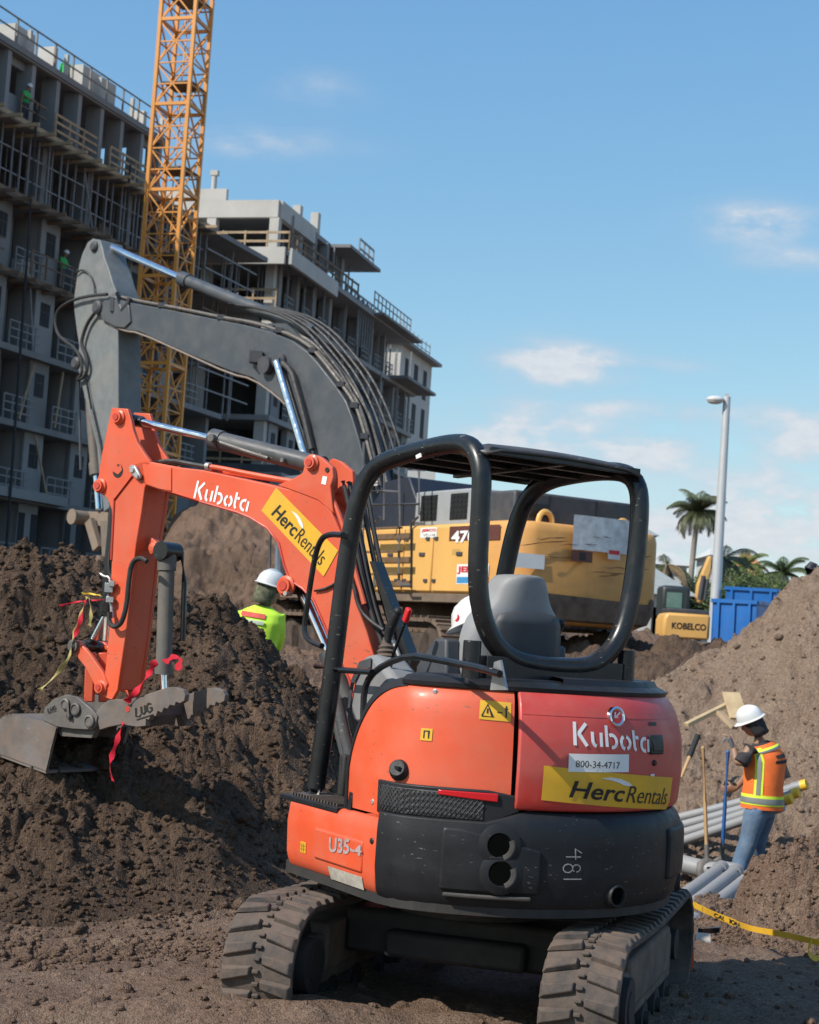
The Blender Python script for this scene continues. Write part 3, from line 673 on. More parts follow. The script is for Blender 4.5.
mb = MB(); shell(mb, 27.5, 43, lambda a: 1.0+.0009*(a-27), 1.032, SIDEP, 12, 3, .01, .024); mb.build('red_reflector', mat('reflector_red', (.55, .015, .02), .2, var=.05), ven, bevel=.003)
# fuel cap
af, zf = onside(400, 770); p = S(af, zf, SIDEP); n = Vector((-math.sin(R_(af)), -math.cos(R_(af)), .35)).normalized()
mb = MB(); mb.lathe(p, n, [(0, .03), (.03, .03), (.034, .026), (.040, .008), (.043, 0)], 20); mb.bar(p+n*.03+Vector((0, .02, 0)), p+n*.03-Vector((0, .02, 0)), .012, .012); mb.build('fuel_cap', M_plastic, side)
# warning stickers
a0, z0 = onside(479, 719); a1, z1 = onside(511, 722)
ws = patch('warning_sticker', a0, a1, z0, z0+.072, SIDEP, M_yellow, side, .003, skew=z1-z0)
def ws2(u, v): return S(a0-(a0-a1)*u, z0+.072*v+(z1-z0)*u, SIDEP, .005)
vs, fs = strokes2d([[(.08, .18), (.42, .18), (.25, .82), (.08, .18)], [(.55, .45), (.72, .45)], [(.84, .2), (.84, .8)], [(.78, .65), (.9, .65)], [(.245, .35), (.255, .6)]], .05)
mb = MB(); mb.add([ws2(*v) for v in vs], fs); mb.build('warning_mark', M_blackink, ws, smooth=False)
a3, z3 = onside(421, 740); mi_ = patch('small_sticker', a3, a3-3.3, z3, z3+.046, SIDEP, M_yellow, side, .003)
vs, fs = strokes2d([[(.3, .2), (.3, .8), (.7, .8), (.7, .2)]], .1); mb = MB(); mb.add([S(a3-3.3*u, z3+.046*v, SIDEP, .005) for u, v in vs], fs); mb.build('sticker_mark', M_blackink, mi_, smooth=False)
for (px, py) in ((436, 692), (373, 802)):
    a4, z4 = onside(px, py); p = S(a4, z4, SIDEP); n = Vector((-math.sin(R_(a4)), -math.cos(R_(a4)), 0)); mb = MB(); mb.lathe(p, n, [(0, .006), (.006, .006), (.008, .002), (.012, 0)], 10); mb.build('bolt', M_bolt, side)
# skirt (orange lower fairing, cab floor side) and its rounded front
SKP = [(.59, -.07), (.61, -.03), (.66, -.01), (.80, -.004), (.87, -.012), (.895, -.03)]
mb = MB(); shell(mb, 59.5, 117, .595, .895, SKP, 50, 12, .04); skirt = mb.build('side_skirt', M_orange, mini, bevel=.012)
mb = MB(); shell(mb, 66, 97, .675, .80, SKP, 20, 4, .02, .008); mb.build('skirt_boss', M_orange, skirt, bevel=.012)
def onsk(px, py):
    x = -.7
    for _ in range(4):
        p = tl(px, py, 'x', x); a = math.degrees(math.atan2(-p.x, -p.y)); q = S(a, p.z, SKP); x = q.x
    return a, p.z
a0, z0 = onsk(331, 852); a1, z1 = onsk(363, 856)
vs, fs = textfit('U35-4', 1, 1, lambda u, v: S(a0-(a0-a1)*u, z0+.060*v*(1-.3*(u > .75))+(z1-z0)*u, SKP, .011), offset=.03)
mb = MB(); mb.add(vs, fs); mb.build('model_lettering', M_silver, skirt, smooth=False)
a2, z2 = onsk(301, 852); q = patch('small_sticker', a2, a2-3.6, z2, z2+.045, SKP, M_yellow, skirt, .003)
vs, fs = strokes2d([[(.3, .1), (.3, .9)], [(.65, .1), (.65, .9)], [(.1, .35), (.85, .35)], [(.1, .65), (.85, .65)]], .08); mb = MB(); mb.add([S(a2-3.6*u, z2+.045*v, SKP, .005) for u, v in vs], fs); mb.build('sticker_mark', mat('dull_ink', (.3, .2, .02)), q, smooth=False)
a2, z2 = onsk(338, 883); a3, z3 = onsk(364, 887); patch('info_sticker', a2, a3, z2, z2+.07, SKP, mat('dirty_sticker', (.55, .52, .45), .6, var=.2, dust=.5, vscale=30), skirt, .004)
a4, z4 = onsk(372, 841); p = S(a4, z4, SKP); n = Vector((-1, 0, 0)); mb = MB(); mb.lathe(p, n, [(0, .005), (.010, .005), (.013, .001)], 12); mb.build('bolt', M_blackink, skirt)
# dark interior body under the panels, floor and step mat
mb = MB()
mb.grid([[Vector((S(a, .7, CWP, -.16).x, S(a, .7, CWP, -.16).y, z)) for a in range(62, -120, -6)] for z in (.57, 1.38)])
for z in (.575, ):
    ring_ = [S(a, .7, CWP, -.03)*1 for a in range(-180, 180, 6)]; ring_ = [Vector((v.x, v.y, z)) for v in ring_]; mb.prism(ring_, (0, 0, .05))
mb.build('body_core', M_darksteel, mini, smooth=False)
mb = MB(); mb.prism([(-.71, -.07, .875), (-.71, .45, .875), (.70, .45, .875), (.72, -.07, .875)], (0, 0, .022)); fl = mb.build('cab_floor', M_plastic, mini, bevel=.004, smooth=False)
mb = MB()
for k in range(16): mb.box((-.60+.0, -.02+k*.027, .902), (.17, .010, .012))
mb.build('floor_mat', M_rubber, fl, smooth=False)
mb = MB(); mb.box((-.22, .42, .98), (.44, .05, .18)); mb.build('front_plate', M_darksteel, mini, bevel=.01)
mb = MB(); mb.prism([(-.68, -.10, .89), (-.1, -.10, .89), (-.1, -.10, 1.40), (-.46, -.10, 1.40), (-.60, -.10, 1.25), (-.66, -.1, 1.1)], (0, -.03, 0)); mb.build('seat_bulkhead', M_plastic, mini, smooth=False)
# right side panel and console (far side)
mb = MB(); shell(mb, -66.5, -112, .975, lambda a: 1.42-.004*max(0, (-66-a)), SIDEP, 30, 12, .03); mb.build('side_panel', M_orange, mini, bevel=.01)
# ---- canopy
r_t = .040
FLP = [(-.60, .34, .905), (-.575, .31, 1.35), (-.555, .285, 1.9), (-.54, .25, 2.18), (-.50, .20, 2.31), (-.46, .05, 2.355), (-.44, -.15, 2.375), (-.43, -.33, 2.385), (-.425, -.46, 2.37), (-.42, -.53, 2.30), (-.42, -.55, 2.2), (-.42, -.55, 1.9), (-.40, -.55, 1.74), (-.34, -.55, 1.61), (-.24, -.55, 1.535), (-.10, -.55, 1.515), (.10, -.55, 1.515), (.20, -.55, 1.545), (.29, -.55, 1.64), (.335, -.55, 1.80), (.355, -.55, 2.0), (.36, -.55, 2.2), (.355, -.53, 2.29), (.35, -.46, 2.34), (.34, -.33, 2.355), (.325, -.15, 2.35), (.31, .05, 2.33), (.30, .17, 2.28), (.28, .24, 2.16), (.25, .27, 1.9), (.20, .29, 1.45), (.17, .30, .905)]
can = MB(); can.tube(FLP, r_t, 16, smooth=2); cano = can.build('canopy_frame', M_black, mini)
mb = MB(); mb.cyl((-.42, -.55, 1.60), (-.42, -.55, 1.44), .036); mb.cyl((.33, -.55, 1.60), (.33, -.55, 1.44), .036); mb.box((-.04, -.56, 1.50), (.66, .05, .09)); mb.box((-.04, -.60, 1.455), (.6, .14, .015)); mb.build('frame_mount', M_black, cano, bevel=.004)
mb = MB(); mb.box((-.60, .34, .90), (.13, .12, .014)); mb.build('post_base', M_bolt, cano, bevel=.004)
# roof: slightly crowned pressed sheet with turned-down edges and ribs beneath
mb = MB(); rows = []
for j in range(9):
    y = -.575+j*(.83/8); row = []
    for i in range(11):
        x = -.43+i*(.775/10); e = min(1, min(i, 10-i)/1.0); zz = 2.374-.012*i/10+.012*math.sin(math.pi*i/10)-(.018 if e == 0 else 0)-(.03 if j == 0 else 0)-.014*max(0, (y-.1)/.3)
        row.append(Vector((x, y, zz)))
    rows.append(row)
mb.grid(rows); roof = mb.build('roof_panel', mat('roof_paint', (.035, .035, .037), .42, var=.2, dust=.35, dustcol=(.12, .11, .10), scratch=.8, scratchcol=(.32, .3, .28), topdust=.4), cano, solid=.012)
mb = MB()
mb.bar((-.40, -.560, 2.345), (.34, -.560, 2.335), .012, .03, up=(0, 0, 1))
for y in (-.40, -.18, .04, .24): mb.bar((-.42, y, 2.345), (.33, y, 2.335), .03, .03)
mb.bar((-.04, -.55, 2.337), (-.06, .24, 2.325), .03, .03); mb.build('roof_rib', M_black, roof, bevel=.003)
mb = MB(); mb.prism([tl(416, 453, 'x', -.47), tl(421, 451, 'x', -.47), tl(422, 457, 'x', -.47), tl(417, 459, 'x', -.47)], (-.004, 0, 0)); mb.build('small_sticker', M_white, cano, smooth=False)
# grab handles / rails
def T(pts, ax, val): return [tl(x, y, ax, val) for x, y in pts]
mb = MB(); mb.tube(T([(344, 535), (328, 534), (320, 540), (314, 560), (305, 620), (304, 632), (309, 641), (322, 646)], 'x', -.61), .013, 8, smooth=2); mb.build('grab_handle', M_black, cano)
mb = MB(); mb.tube(T([(316, 666), (340, 670), (372, 672)], 'x', -.58), .013, 8)
mb.tube(T([(365, 752), (363, 720), (364, 690), (370, 676), (385, 664), (410, 655), (440, 660), (480, 668), (500, 674)], 'x', -.55), .014, 8, smooth=1); mb.build('guard_rail', M_black, mini)
mb = MB(); mb.lathe(tl(366, 755, 'x', -.55), (-1, 0, 0), [(0, .02), (.016, .02), (.018, 0)], 12); mb.prism(T([(494, 662), (500, 660), (506, 690), (490, 690)], 'x', -.52), (.01, 0, 0)); mb.build('rail_bracket', M_bolt, mini)
# ---- seat
def sl(x, y, z): return Vector((x, y, z))
SC = Vector((-.02, -.24, 0))
prof = [(.215, 1.42), (.235, 1.50), (.24, 1.58), (.235, 1.66), (.215, 1.73), (.165, 1.775), (.135, 1.82), (.125, 1.87), (.10, 1.905), (.06, 1.915)]
rows = []
for (hw, z) in [(a_, b_-.03) for a_, b_ in prof]:
    row = []
    for i in range(13):
        t = -1+2*i/12; x = hw*t; bulge = -.055*(1-abs(t)**3.0); lean = -.12*(z-1.42)
        row.append(Vector((SC.x+x, SC.y+lean+bulge, z)))
    rows.append(row)
front = [[Vector((p.x*1.0, p.y+.10+(.055*(1-abs(-1+2*i/12)**3))*1.2, p.z)) for i, p in enumerate(r)] for r in rows]
mb = MB(); loops = [r+f[::-1] for r, f in zip(rows, front)]; mb.grid(loops, close=True); k = len(loops[0])
mb.add(loops[-1], [tuple(range(k))]); mb.add(loops[0], [tuple(range(k))[::-1]])
seat = MB()
bk = mb.build('seat_backrest', M_seat, mini, sub=1, ang=60)
# seat back shell panel (dark)
mb = MB(); rr = []
for (hw, z) in [(.17, 1.44), (.175, 1.52), (.172, 1.60), (.16, 1.68), (.145, 1.715)]:
    rr.append([Vector((SC.x+hw*(-1+2*i/10), SC.y-.12*(z-1.42)-.062*(1-abs((-1+2*i/10)*.7)**3)-.022, z+(.02*(1-(-1+2*i/10)**2) if z > 1.7 else 0))) for i in range(11)])
mb.grid(rr); mb.build('backrest_shell', M_seatd, bk, solid=.012)
mb = MB(); mb.box((-.02, -.02, 1.40), (.46, .44, .12)); mb.build('seat_cushion', M_seat, mini, bevel=.035)
mb = MB(); mb.box((-.02, -.05, 1.28), (.34, .34, .16)); mb.build('seat_base', M_plastic, mini, bevel=.01)
for sx_, nm in ((-.285, 'l'), (.25, 'r')):
    mb = MB(); mb.prism([(sx_-.035, -.22, 1.33), (sx_-.035, .02, 1.33), (sx_-.035, .04, 1.47), (sx_-.035, -.10, 1.60), (sx_-.035, -.19, 1.60)], (.07, 0, 0)); mb.build('armrest', M_seatd, mini, bevel=.012)
# ---- consoles, joysticks, levers
def console(sx_):
    mb = MB(); o_ = [( .10, 1.22), (.24, 1.22), (.29, 1.28), (.26, 1.42), (.20, 1.50), (.10, 1.52), (-.02, 1.46), (-.12, 1.40), (-.12, 1.22)]
    mb.prism([(sx_-.075, y, z) for y, z in o_], (.15, 0, 0)); return mb.build('console', M_console, mini, bevel=.03)
cn = console(-.42); c2 = console(.42)
for x_ in (-.42, .42): mb = MB(); mb.box((x_, .06, 1.07), (.13, .30, .33)); mb.build('console_base', M_plastic, mini, bevel=.01)
mb = MB(); mb.prism([(-.50, y, z) for y, z in ((.285, 1.28), (.262, 1.40), (.20, 1.48), (.10, 1.50), (.10, 1.46), (.19, 1.44), (.24, 1.38), (.26, 1.28))], (-.004, 0, 0)); mb.build('console_trim', M_seatd, cn)
def joystick(p):
    p = Vector(p); mb = MB(); mb.lathe(p, (0, .1, 1), [(.045, 0), (.05, .01), (.036, .02), (.042, .03), (.030, .04), (.035, .05), (.022, .06), (.014, .09)], 14); b_ = mb.build('lever_boot', M_rubber, mini)
    mb = MB(); mb.tube([p+Vector((0, 0, .06)), p+Vector((.005, .0, .11)), p+Vector((0.01, -.03, .17)), p+Vector((.015, -.05, .20))], [.014, .017, .023, .021, .015], 12, smooth=2); mb.ell(p+Vector((.015, -.05, .20)), (.02, .02, .02)); mb.build('joystick', M_plastic, mini)
joystick((-.42, .12, 1.50)); joystick((.42, .12, 1.50))
la = tl(394, 652, 'x', -.47); lb = tl(405, 622, 'x', -.47); lc = tl(409, 612, 'x', -.47)
mb = MB(); mb.tube([la+Vector((0, .02, -.06)), la, lb], .007, 8); lev = mb.build('safety_lever', M_black, mini)
mb = MB(); mb.bar(lb, lc+Vector((0, 0, .015)), .022, .03); mb.build('lever_grip', M_redplastic, lev, bevel=.006)
# hard hat of another worker is built with the people
# ---- undercarriage
UT = R_(18); UO = Vector((.385, 7.15, 0))-MO
def U3(s, f_, z):   # s right of travel axis, f forward
    wv = UO + Vector((math.cos(UT), -math.sin(UT), 0))*s + Vector((math.sin(UT), math.cos(UT), 0))*f_ + Vector((0, 0, z))
    return MR.inverted() @ wv
mb = MB(); mb.cyl((0, 0, .47), (0, 0, .58), .34, n=32); mb.cyl((0, 0, .49), (0, 0, .53), .38, n=32); mb.build('slewing_ring', M_darksteel, mini, ang=30)
mb = MB()
def ubox(mb, s0, s1, f0, f1, z0, z1, tz=0):
    c = [U3(s, f_, z) for z in (z0, z1) for f_ in (f0, f1) for s in (s0, s1)]
    mb.add(c, [(0, 2, 3, 1), (4, 5, 7, 6), (0, 1, 5, 4), (2, 6, 7, 3), (0, 4, 6, 2), (1, 3, 7, 5)])
ubox(mb, -.5, .5, -.22, .36, .26, .45); ubox(mb, -.3, .3, -.30, -.2, .27, .38); ubox(mb, -.55, .55, .2, .3, .2, .35); mb.build('undercarriage_frame', M_darksteel, mini, bevel=.02)
BEL = []
def track_outline(n_arc=14, R=.243, f0=-.66, f1=.82, zc=.265):
    P = []
    for i in range(n_arc+1): a = math.pi/2+math.pi*i/n_arc; P.append((f0+R*math.cos(a), zc+R*math.sin(a)))
    for i in range(1, 14): P.append((f0+(f1-f0)*i/14, zc-R))
    for i in range(n_arc+1): a = -math.pi/2+math.pi*i/n_arc; P.append((f1+R*.92*math.cos(a), zc+R*(.92 if False else 1)*math.sin(a)))
    for i in range(1, 14): t = i/14; P.append((f1+(f0-f1)*t, zc+R-.02*math.sin(math.pi*t)))
    return P
def sample(P, step):
    Q = P+[P[0]]; L = [0]
    for a, b in zip(Q, Q[1:]): L.append(L[-1]+math.hypot(b[0]-a[0], b[1]-a[1]))
    n = round(L[-1]/step); out = []
    for k in range(n):
        s_ = L[-1]*k/n; j = max(i for i in range(len(L)) if L[i] <= s_+1e-9); j = min(j, len(Q)-2); t = (s_-L[j])/(L[j+1]-L[j])
        p = (Q[j][0]+(Q[j+1][0]-Q[j][0])*t, Q[j][1]+(Q[j+1][1]-Q[j][1])*t); tg = (Q[j+1][0]-Q[j][0], Q[j+1][1]-Q[j][1]); l_ = math.hypot(*tg); out.append((p, (tg[0]/l_, tg[1]/l_)))
    return out
for sc_ in (-.612, .650):
    P = track_outline(); mb = MB(); hw = .146; sides = []
    smp = sample(P, .03); k = len(smp)
    for (s_, d_) in ((-hw, 0), (hw, 0), (hw, .022), (-hw, .022)):
        sides.append([U3(sc_+s_, p[0]-(-t[1])*d_*-1*-1, p[1]-(t[0])*d_*-1*-1) for p, t in smp])
    # outward normal: for this loop direction (top -> rear -> bottom) outward = (t.z, -t.f) rotated
    def pt(s_, p, t, d_): return U3(sc_+s_, p[0]+(-t[1])*-d_, p[1]+(t[0])*-d_)
    c_out = 1
    lo = [[pt(s_, p, t, d_) for p, t in smp] for s_, d_ in ((-hw, 0), (hw, 0), (hw, -.024), (-hw, -.024))]
    rows = [[lo[q][i] for q in range(4)] for i in range(k)]+[[lo[q][0] for q in range(4)]]
    mb.grid(rows, close=True)
    # chevron-ish lugs, staggered left/right halves
    lugs = sample(P, .0925)
    for half, sh in ((-1, 0), (1, 1)):
        for j, (p, t) in enumerate(lugs):
            s2 = sample(P, .0925/2) if False else None
            if sh:
                pn, tn = lugs[(j+1) % len(lugs)]; p = ((p[0]+pn[0])/2, (p[1]+pn[1])/2)
                tt = (t[0]+tn[0], t[1]+tn[1]); l_ = math.hypot(*tt); t = (tt[0]/l_, tt[1]/l_)
                # keep the mid point on the curve at the ends
            o2 = (-t[1]*-1, t[0]*-1)   # outward
            def q(s_, along, out): return U3(sc_+s_, p[0]+t[0]*along+o2[0]*out, p[1]+t[1]*along+o2[1]*out)
            in_, ou = half*.018, half*.150; jit = random.uniform(-.004, .004)
            L0 = .021; L1 = .028; sk_ = .026
            base = [q(in_, -L0-sk_*0, 0), q(in_, L0, 0), q(ou, L1+sk_, -.004), q(ou, -L1+sk_*.6, -.004)]
            top = [q(in_+half*.006, -L0*.7, .025+jit), q(in_+half*.006, L0*.7, .025+jit), q(ou-half*.016, L1*.62+sk_, .018), q(ou-half*.016, -L1*.5+sk_*.6, .018)]
            mb.add(base+top, [(0, 1, 2, 3), (4, 7, 6, 5), (0, 4, 5, 1), (1, 5, 6, 2), (2, 6, 7, 3), (3, 7, 4, 0)])
    for j, (p, t) in enumerate(sample(P, .0925/2)):
        o2 = (t[1], -t[0])
        def q(s_, along, out): return U3(sc_+s_, p[0]+t[0]*along+o2[0]*out, p[1]+t[1]*along+o2[1]*out)
        c = [q(s_, al, ou) for ou in (0, .016) for al in (-.008, .008) for s_ in (-.014, .014)]
        mb.add(c, [(0, 2, 3, 1), (4, 5, 7, 6), (0, 1, 5, 4), (2, 6, 7, 3), (0, 4, 6, 2), (1, 3, 7, 5)])
    tb = mb.build('track', M_rubber, mini, bevel=.004, ang=30)
    def ucyl(mb, s0, s1, f_, z, r, r2=None, n=24): mb.cyl(U3(s0, f_, z), U3(s1, f_, z), r, r2, n)
    mb = MB(); ucyl(mb, sc_-.05, sc_+.05, -.66, .272, .225)
    for k_ in range(15):
        a = 2*math.pi*k_/15; mb.bar(U3(sc_-.02, -.66+.2*math.cos(a), .272+.2*math.sin(a)), U3(sc_+.02, -.66+.2*math.cos(a), .272+.2*math.sin(a)), .05, .05)
    ucyl(mb, sc_-.15, sc_+.15, -.66, .272, .11); ucyl(mb, sc_-.155, sc_+.155, -.66, .272, .06); mb.build('drive_sprocket', M_darksteel, tb)
    mb = MB(); ucyl(mb, sc_-.045, sc_+.045, .82, .272, .225); ucyl(mb, sc_-.1, sc_+.1, .82, .272, .07); mb.build('idler_wheel', M_darksteel, tb)
    for f_ in (-.3, 0, .3, .55):
        mb = MB(); ucyl(mb, sc_-.10, sc_+.10, f_, .10, .075); ucyl(mb, sc_-.12, sc_+.12, f_, .10, .03); mb.build('track_roller', M_darksteel, tb)
    mb = MB(); ubox(mb, sc_-.10, sc_+.10, -.50, .66, .15, .36); ubox(mb, sc_-.11, sc_+.11, -.42, .55, .20, .40); mb.build('track_frame', mat('muddy_frame', (.06, .05, .045), .85, dust=.8), tb, bevel=.02)
# dozer blade
mb = MB(); rows = [[U3(s_, 1.20+.06*math.cos(t*math.pi)-.03, .06+.33*t) for s_ in (-.78, -.3, .3, .78)] for t in (0, .25, .5, .75, 1)]
mb.grid(rows); bl = mb.build('dozer_blade', M_orange, mini, solid=.025)
mb = MB(); mb.bar(U3(-.3, .3, .22), U3(-.35, 1.18, .18), .08, .08); mb.bar(U3(.3, .3, .22), U3(.35, 1.18, .18), .08, .08); mb.build('blade_arm', M_orange, bl)
# lump of soil caught on the frame is part of the ground clods

# ------------------------------------------------------------------ boom, arm, bucket (own vertical plane: the boom is swung left)
BA = R_(57); BF = Vector((-math.sin(BA), math.cos(BA), 0)); BN = Vector((-math.cos(BA), -math.sin(BA), 0))
FOOT = MO + Vector((-math.sin(PH), math.cos(PH), 0))*.95
def BPn(x, y, d=.1): return onplane(x, y, FOOT+BN*d, BN)          # d: distance of the plane toward the near (left) side
def bp(pts, d=.1): return [BPn(x, y, d) for x, y in pts]
def pr(mb, pts, d0, d1, mi=0): P = bp(pts, .1); return mb.prism([p+BN*(d0-.1) for p in P], BN*(d1-d0), mi)
# all outlines are laid out on the near face (d=.1) and then carried to their own depth
def NP(x, y, d): return BPn(x, y, .1)+BN*(d-.1)
bx = [(181, 467.5), (203, 470), (245, 479), (276, 486), (300, 491), (318, 498), (331, 511), (341, 533), (347, 566), (357, 606), (366, 630), (376, 664), (383, 700), (388, 745), (366, 745), (359, 717), (349, 680), (337, 657), (325, 628), (314, 602), (303, 590), (290, 582), (284, 566), (279, 545), (268, 530), (251, 519.5), (238, 514), (200, 503), (166, 492.5), (147, 486), (137, 481), (131, 473), (134, 464), (143, 460.5), (155, 462.5)]
mb = MB(); pr(mb, bx, -.085, .1); boom = mb.build('boom', M_orange, mini, inv=MI, bevel=.006, smooth=True, ang=30)
# weld seam flange along the lower edge, and the end cheek
mb = MB(); pr(mb, [(143, 464), (160, 466), (172, 468), (172, 491), (160, 489), (146, 484)], .1, .107); mb.build('boom_cheek', M_orange, boom, inv=MI, bevel=.003)
low = [(166, 491), (200, 501.5), (238, 512.5), (251, 518), (268, 528.5), (279, 543), (284, 564), (290, 580), (303, 588.5), (314, 600.5), (325, 626), (337, 655), (349, 678), (359, 715)]
mb = MB(); mb.tube([NP(x, y, .104) for x, y in low], .006, 6); mb.build('boom_seam', M_darkred, boom, inv=MI)
# elbow ears for the arm cylinder
ear = [(278, 485), (293, 479), (303, 473), (307, 459), (313, 454), (322, 457.5), (333, 467), (334, 477), (331, 486), (334, 514), (318, 500), (300, 493)]
for d0, d1 in ((.075, .105), (-.095, -.065)):
    mb = MB(); pr(mb, ear, d0, d1); mb.build('boom_ear', M_orange, boom, inv=MI, bevel=.004)
def pin(mb_parent, x, y, r, d0=.1, h=.03, m_=None, nm='pin'):
    mb = MB(); p = NP(x, y, d0); mb.lathe(p, BN, [(r*1.35, -.002), (r*1.35, h*.35), (r, h*.5), (r, h), (0, h)], 20); o = mb.build(nm, m_ or M_orange, mb_parent, inv=MI)
    mb = MB(); mb.lathe(p+BN*h, BN, [(r*.62, 0), (r*.62, .005), (0, .005)], 14); mb.build('pin_cap', M_darkred, o, inv=MI)
    return o
pin(boom, 313, 463, .030, .105); pin(boom, 287, 586, .038, .1, .035)
mb = MB(); mb.lathe(NP(328, 470, .106), BN, [(.012, 0), (.012, .004), (0, .004)], 14); mb.build('boom_hole', M_blackink, boom, inv=MI)
for q in ((291, 594), (343, 614)):
    mb = MB(); p = NP(*q, .1); mb.cyl(p, p+BN*.05, .011, n=10); mb.build('grease_fitting', M_bolt, boom, inv=MI)
# lettering along the boom
vs, fs = word_stencil(); pa, pb = NP(193.5, 498, .1025), NP(247.5, 512.5, .1025); du = pb-pa; up_ = NP(197.5, 480.5, .1025)-pa
mb = MB(); mb.add([pa+du*v[0]+up_*v[1] for v in vs], fs); mb.build('boom_lettering', M_whitetext, boom, inv=MI, smooth=False)
# decal
ca, cb, cc, cdx = (NP(x, y, .1035) for x, y in ((261.8, 510.5), (324, 576.5), (338.5, 550.5), (276.5, 487.5)))
if True:
    def onB(u, v, o=.001): 
        return ca*(1-u)*(1-v)+cb*u*(1-v)+cc*u*v+cdx*(1-u)*v + BN*o
    mb = MB(); mb.add([onB(0, 0, 0), onB(1, 0, 0), onB(1, 1, 0), onB(0, 1, 0)], [(0, 1, 2, 3)]); dc = mb.build('rental_decal', M_yellow, boom, inv=MI, smooth=False)
    tx, sw = decal_text(lambda u, v: onB(u*1.0-.03, v, .002))
    for vs, fs in tx:
        mb = MB(); mb.add(vs, fs); mb.build('decal_lettering', M_blackink, dc, inv=MI, smooth=False)
    mb = MB(); mb.add(sw, [(0, 1, 2, 7), (7, 2, 3, 6), (6, 3, 4, 5)]); mb.build('decal_swoosh', M_white, dc, inv=MI, smooth=False)
mb = MB(); pr(mb, [(323.5, 476), (328, 477), (326.5, 485), (322, 484)], .105, .107); mb.build('small_sticker', M_white, boom, inv=MI, smooth=False)
# hydraulic pipes and hoses on the boom
mb = MB()
mb.tube([NP(x, y, .08) for x, y in ((205, 466), (215, 467), (250, 474), (290, 481), (312, 483.5), (324, 488), (331, 500), (339, 520), (345, 540), (351, 565), (362, 604))], .013, 8, smooth=1)
mb.tube([NP(x, y, -.06) for x, y in ((190, 466), (250, 475), (300, 482), (318, 490))], .013, 8, smooth=1); mb.build('hydraulic_pipe', M_orange, boom, inv=MI)
mb = MB(); mb.lathe(NP(309, 483.5, .08), (NP(312, 484, .08)-NP(306, 483, .08)), [(.014, -.012), (.021, -.012), (.021, .012), (.014, .012)], 12); mb.lathe(NP(206, 466, .08), (NP(212, 467, .08)-NP(203, 466, .08)), [(.014, -.012), (.022, -.012), (.022, .012), (.014, .012)], 10); mb.build('pipe_clamp', M_bolt, boom, inv=MI)
mb = MB()
for d, off in ((-.02, 0), (.02, 3), (-.05, 5), (.05, 1), (-.075, 8)):
    mb.tube([NP(x+off, y, d) for x, y in ((336, 480), (341, 500), (344, 520), (349, 545), (356, 580), (364, 612), (374, 640), (384, 668), (392, 700))], .012, 7, smooth=1)
mb.build('hydraulic_hose', M_hose, boom, inv=MI)
mb = MB(); mb.tube([NP(x, y, .105) for x, y in ((352, 580), (356, 592), (357, 600), (362, 612), (372, 622), (384, 630))], .009, 7, smooth=1); mb.tube([NP(x, y, .11) for x, y in ((316, 591), (330, 588), (344, 578))], .007, 7, smooth=1); mb.build('hydraulic_hose', M_hose, boom, inv=MI)
mb = MB()
for d in (-.03, .04): mb.tube([NP(x, y, d) for x, y in ((383, 625), (386, 640), (396, 665))], .011, 8)
mb.build('hose_fitting', M_bolt, boom, inv=MI)
# dark backing bracket right of the boom
mb = MB(); pr(mb, [(360, 560), (365, 560), (402, 660), (396, 680), (386, 640)], -.06, .02); mb.build('hose_guard', M_black, boom, inv=MI)
# scrap on top of boom tip: short hoses
mb = MB()
for d in (-.05, 0, .05): mb.tube([NP(x, y, d) for x, y in ((150, 461), (165, 459), (185, 463), (203, 466))], .012, 7, smooth=1)
mb.build('hydraulic_hose', M_hose, boom, inv=MI)
# arm cylinder
def hcyl(parent, a, b, c, d, rb, rr, mb_mat, nm, gland=True):
    """rod from a to b, barrel from b to c"""
    A, B, C_ = (NP(*q, d) for q in (a, b, c)); mb = MB(); mb.cyl(B, C_, rb, n=20); dr = (C_-B).normalized()
    if gland: mb.cyl(B-dr*.02, B+dr*.05, rb*1.14, n=20)
    mb.cyl(C_-dr*.03, C_, rb*1.1, n=20); o = mb.build(nm, mb_mat, parent, inv=MI, ang=30)
    mb = MB(); mb.cyl(A, B, rr, n=14); mb.build('cylinder_rod', M_chrome, o, inv=MI)
    mb = MB(); s_ = (B-A).normalized(); mb.cyl(A-BN*.05, A+BN*.05, rr*1.6, n=16); mb.cyl(A, A+s_*.05, rr*1.3, n=12); mb.build('rod_eye', M_black, o, inv=MI)
    return o
M_cyl = mat('cylinder_paint', (.06, .064, .07), .38, var=.15, dust=.4, dustcol=(.17, .15, .13), scratch=.5, scratchcol=(.3, .28, .26), topdust=.3)
ac_ = hcyl(boom, (123, 418), (203, 437), (311, 464), .0, .048, .020, M_cyl, 'arm_cylinder')
mb = MB(); mb.tube([NP(x, y, .05) for x, y in ((206, 438), (214, 441), (240, 450), (262, 457))], .010, 7); mb.lathe(NP(278, 459, .05), BN, [(.012, 0), (.012, .02), (0, .02)], 8); mb.lathe(NP(208, 437, .05), BN, [(.02, 0), (.02, .03), (0, .03)], 8); mb.build('cylinder_pipe', M_steel, ac_, inv=MI)
# boom lift cylinder in front of/below the boom
lc_ = hcyl(boom, (288, 586), (318, 655), (352, 745), .0, .045, .024, M_cyl, 'boom_cylinder')
mb = MB()
for d, o_ in ((.13, 0), (.06, -12)):
    mb.tube([NP(x+o_, y, d) for x, y in ((334, 684), (341, 700), (347, 730), (356, 766))], .030, 10)
mb.build('hose_bundle', M_cyl, mini, inv=MI)
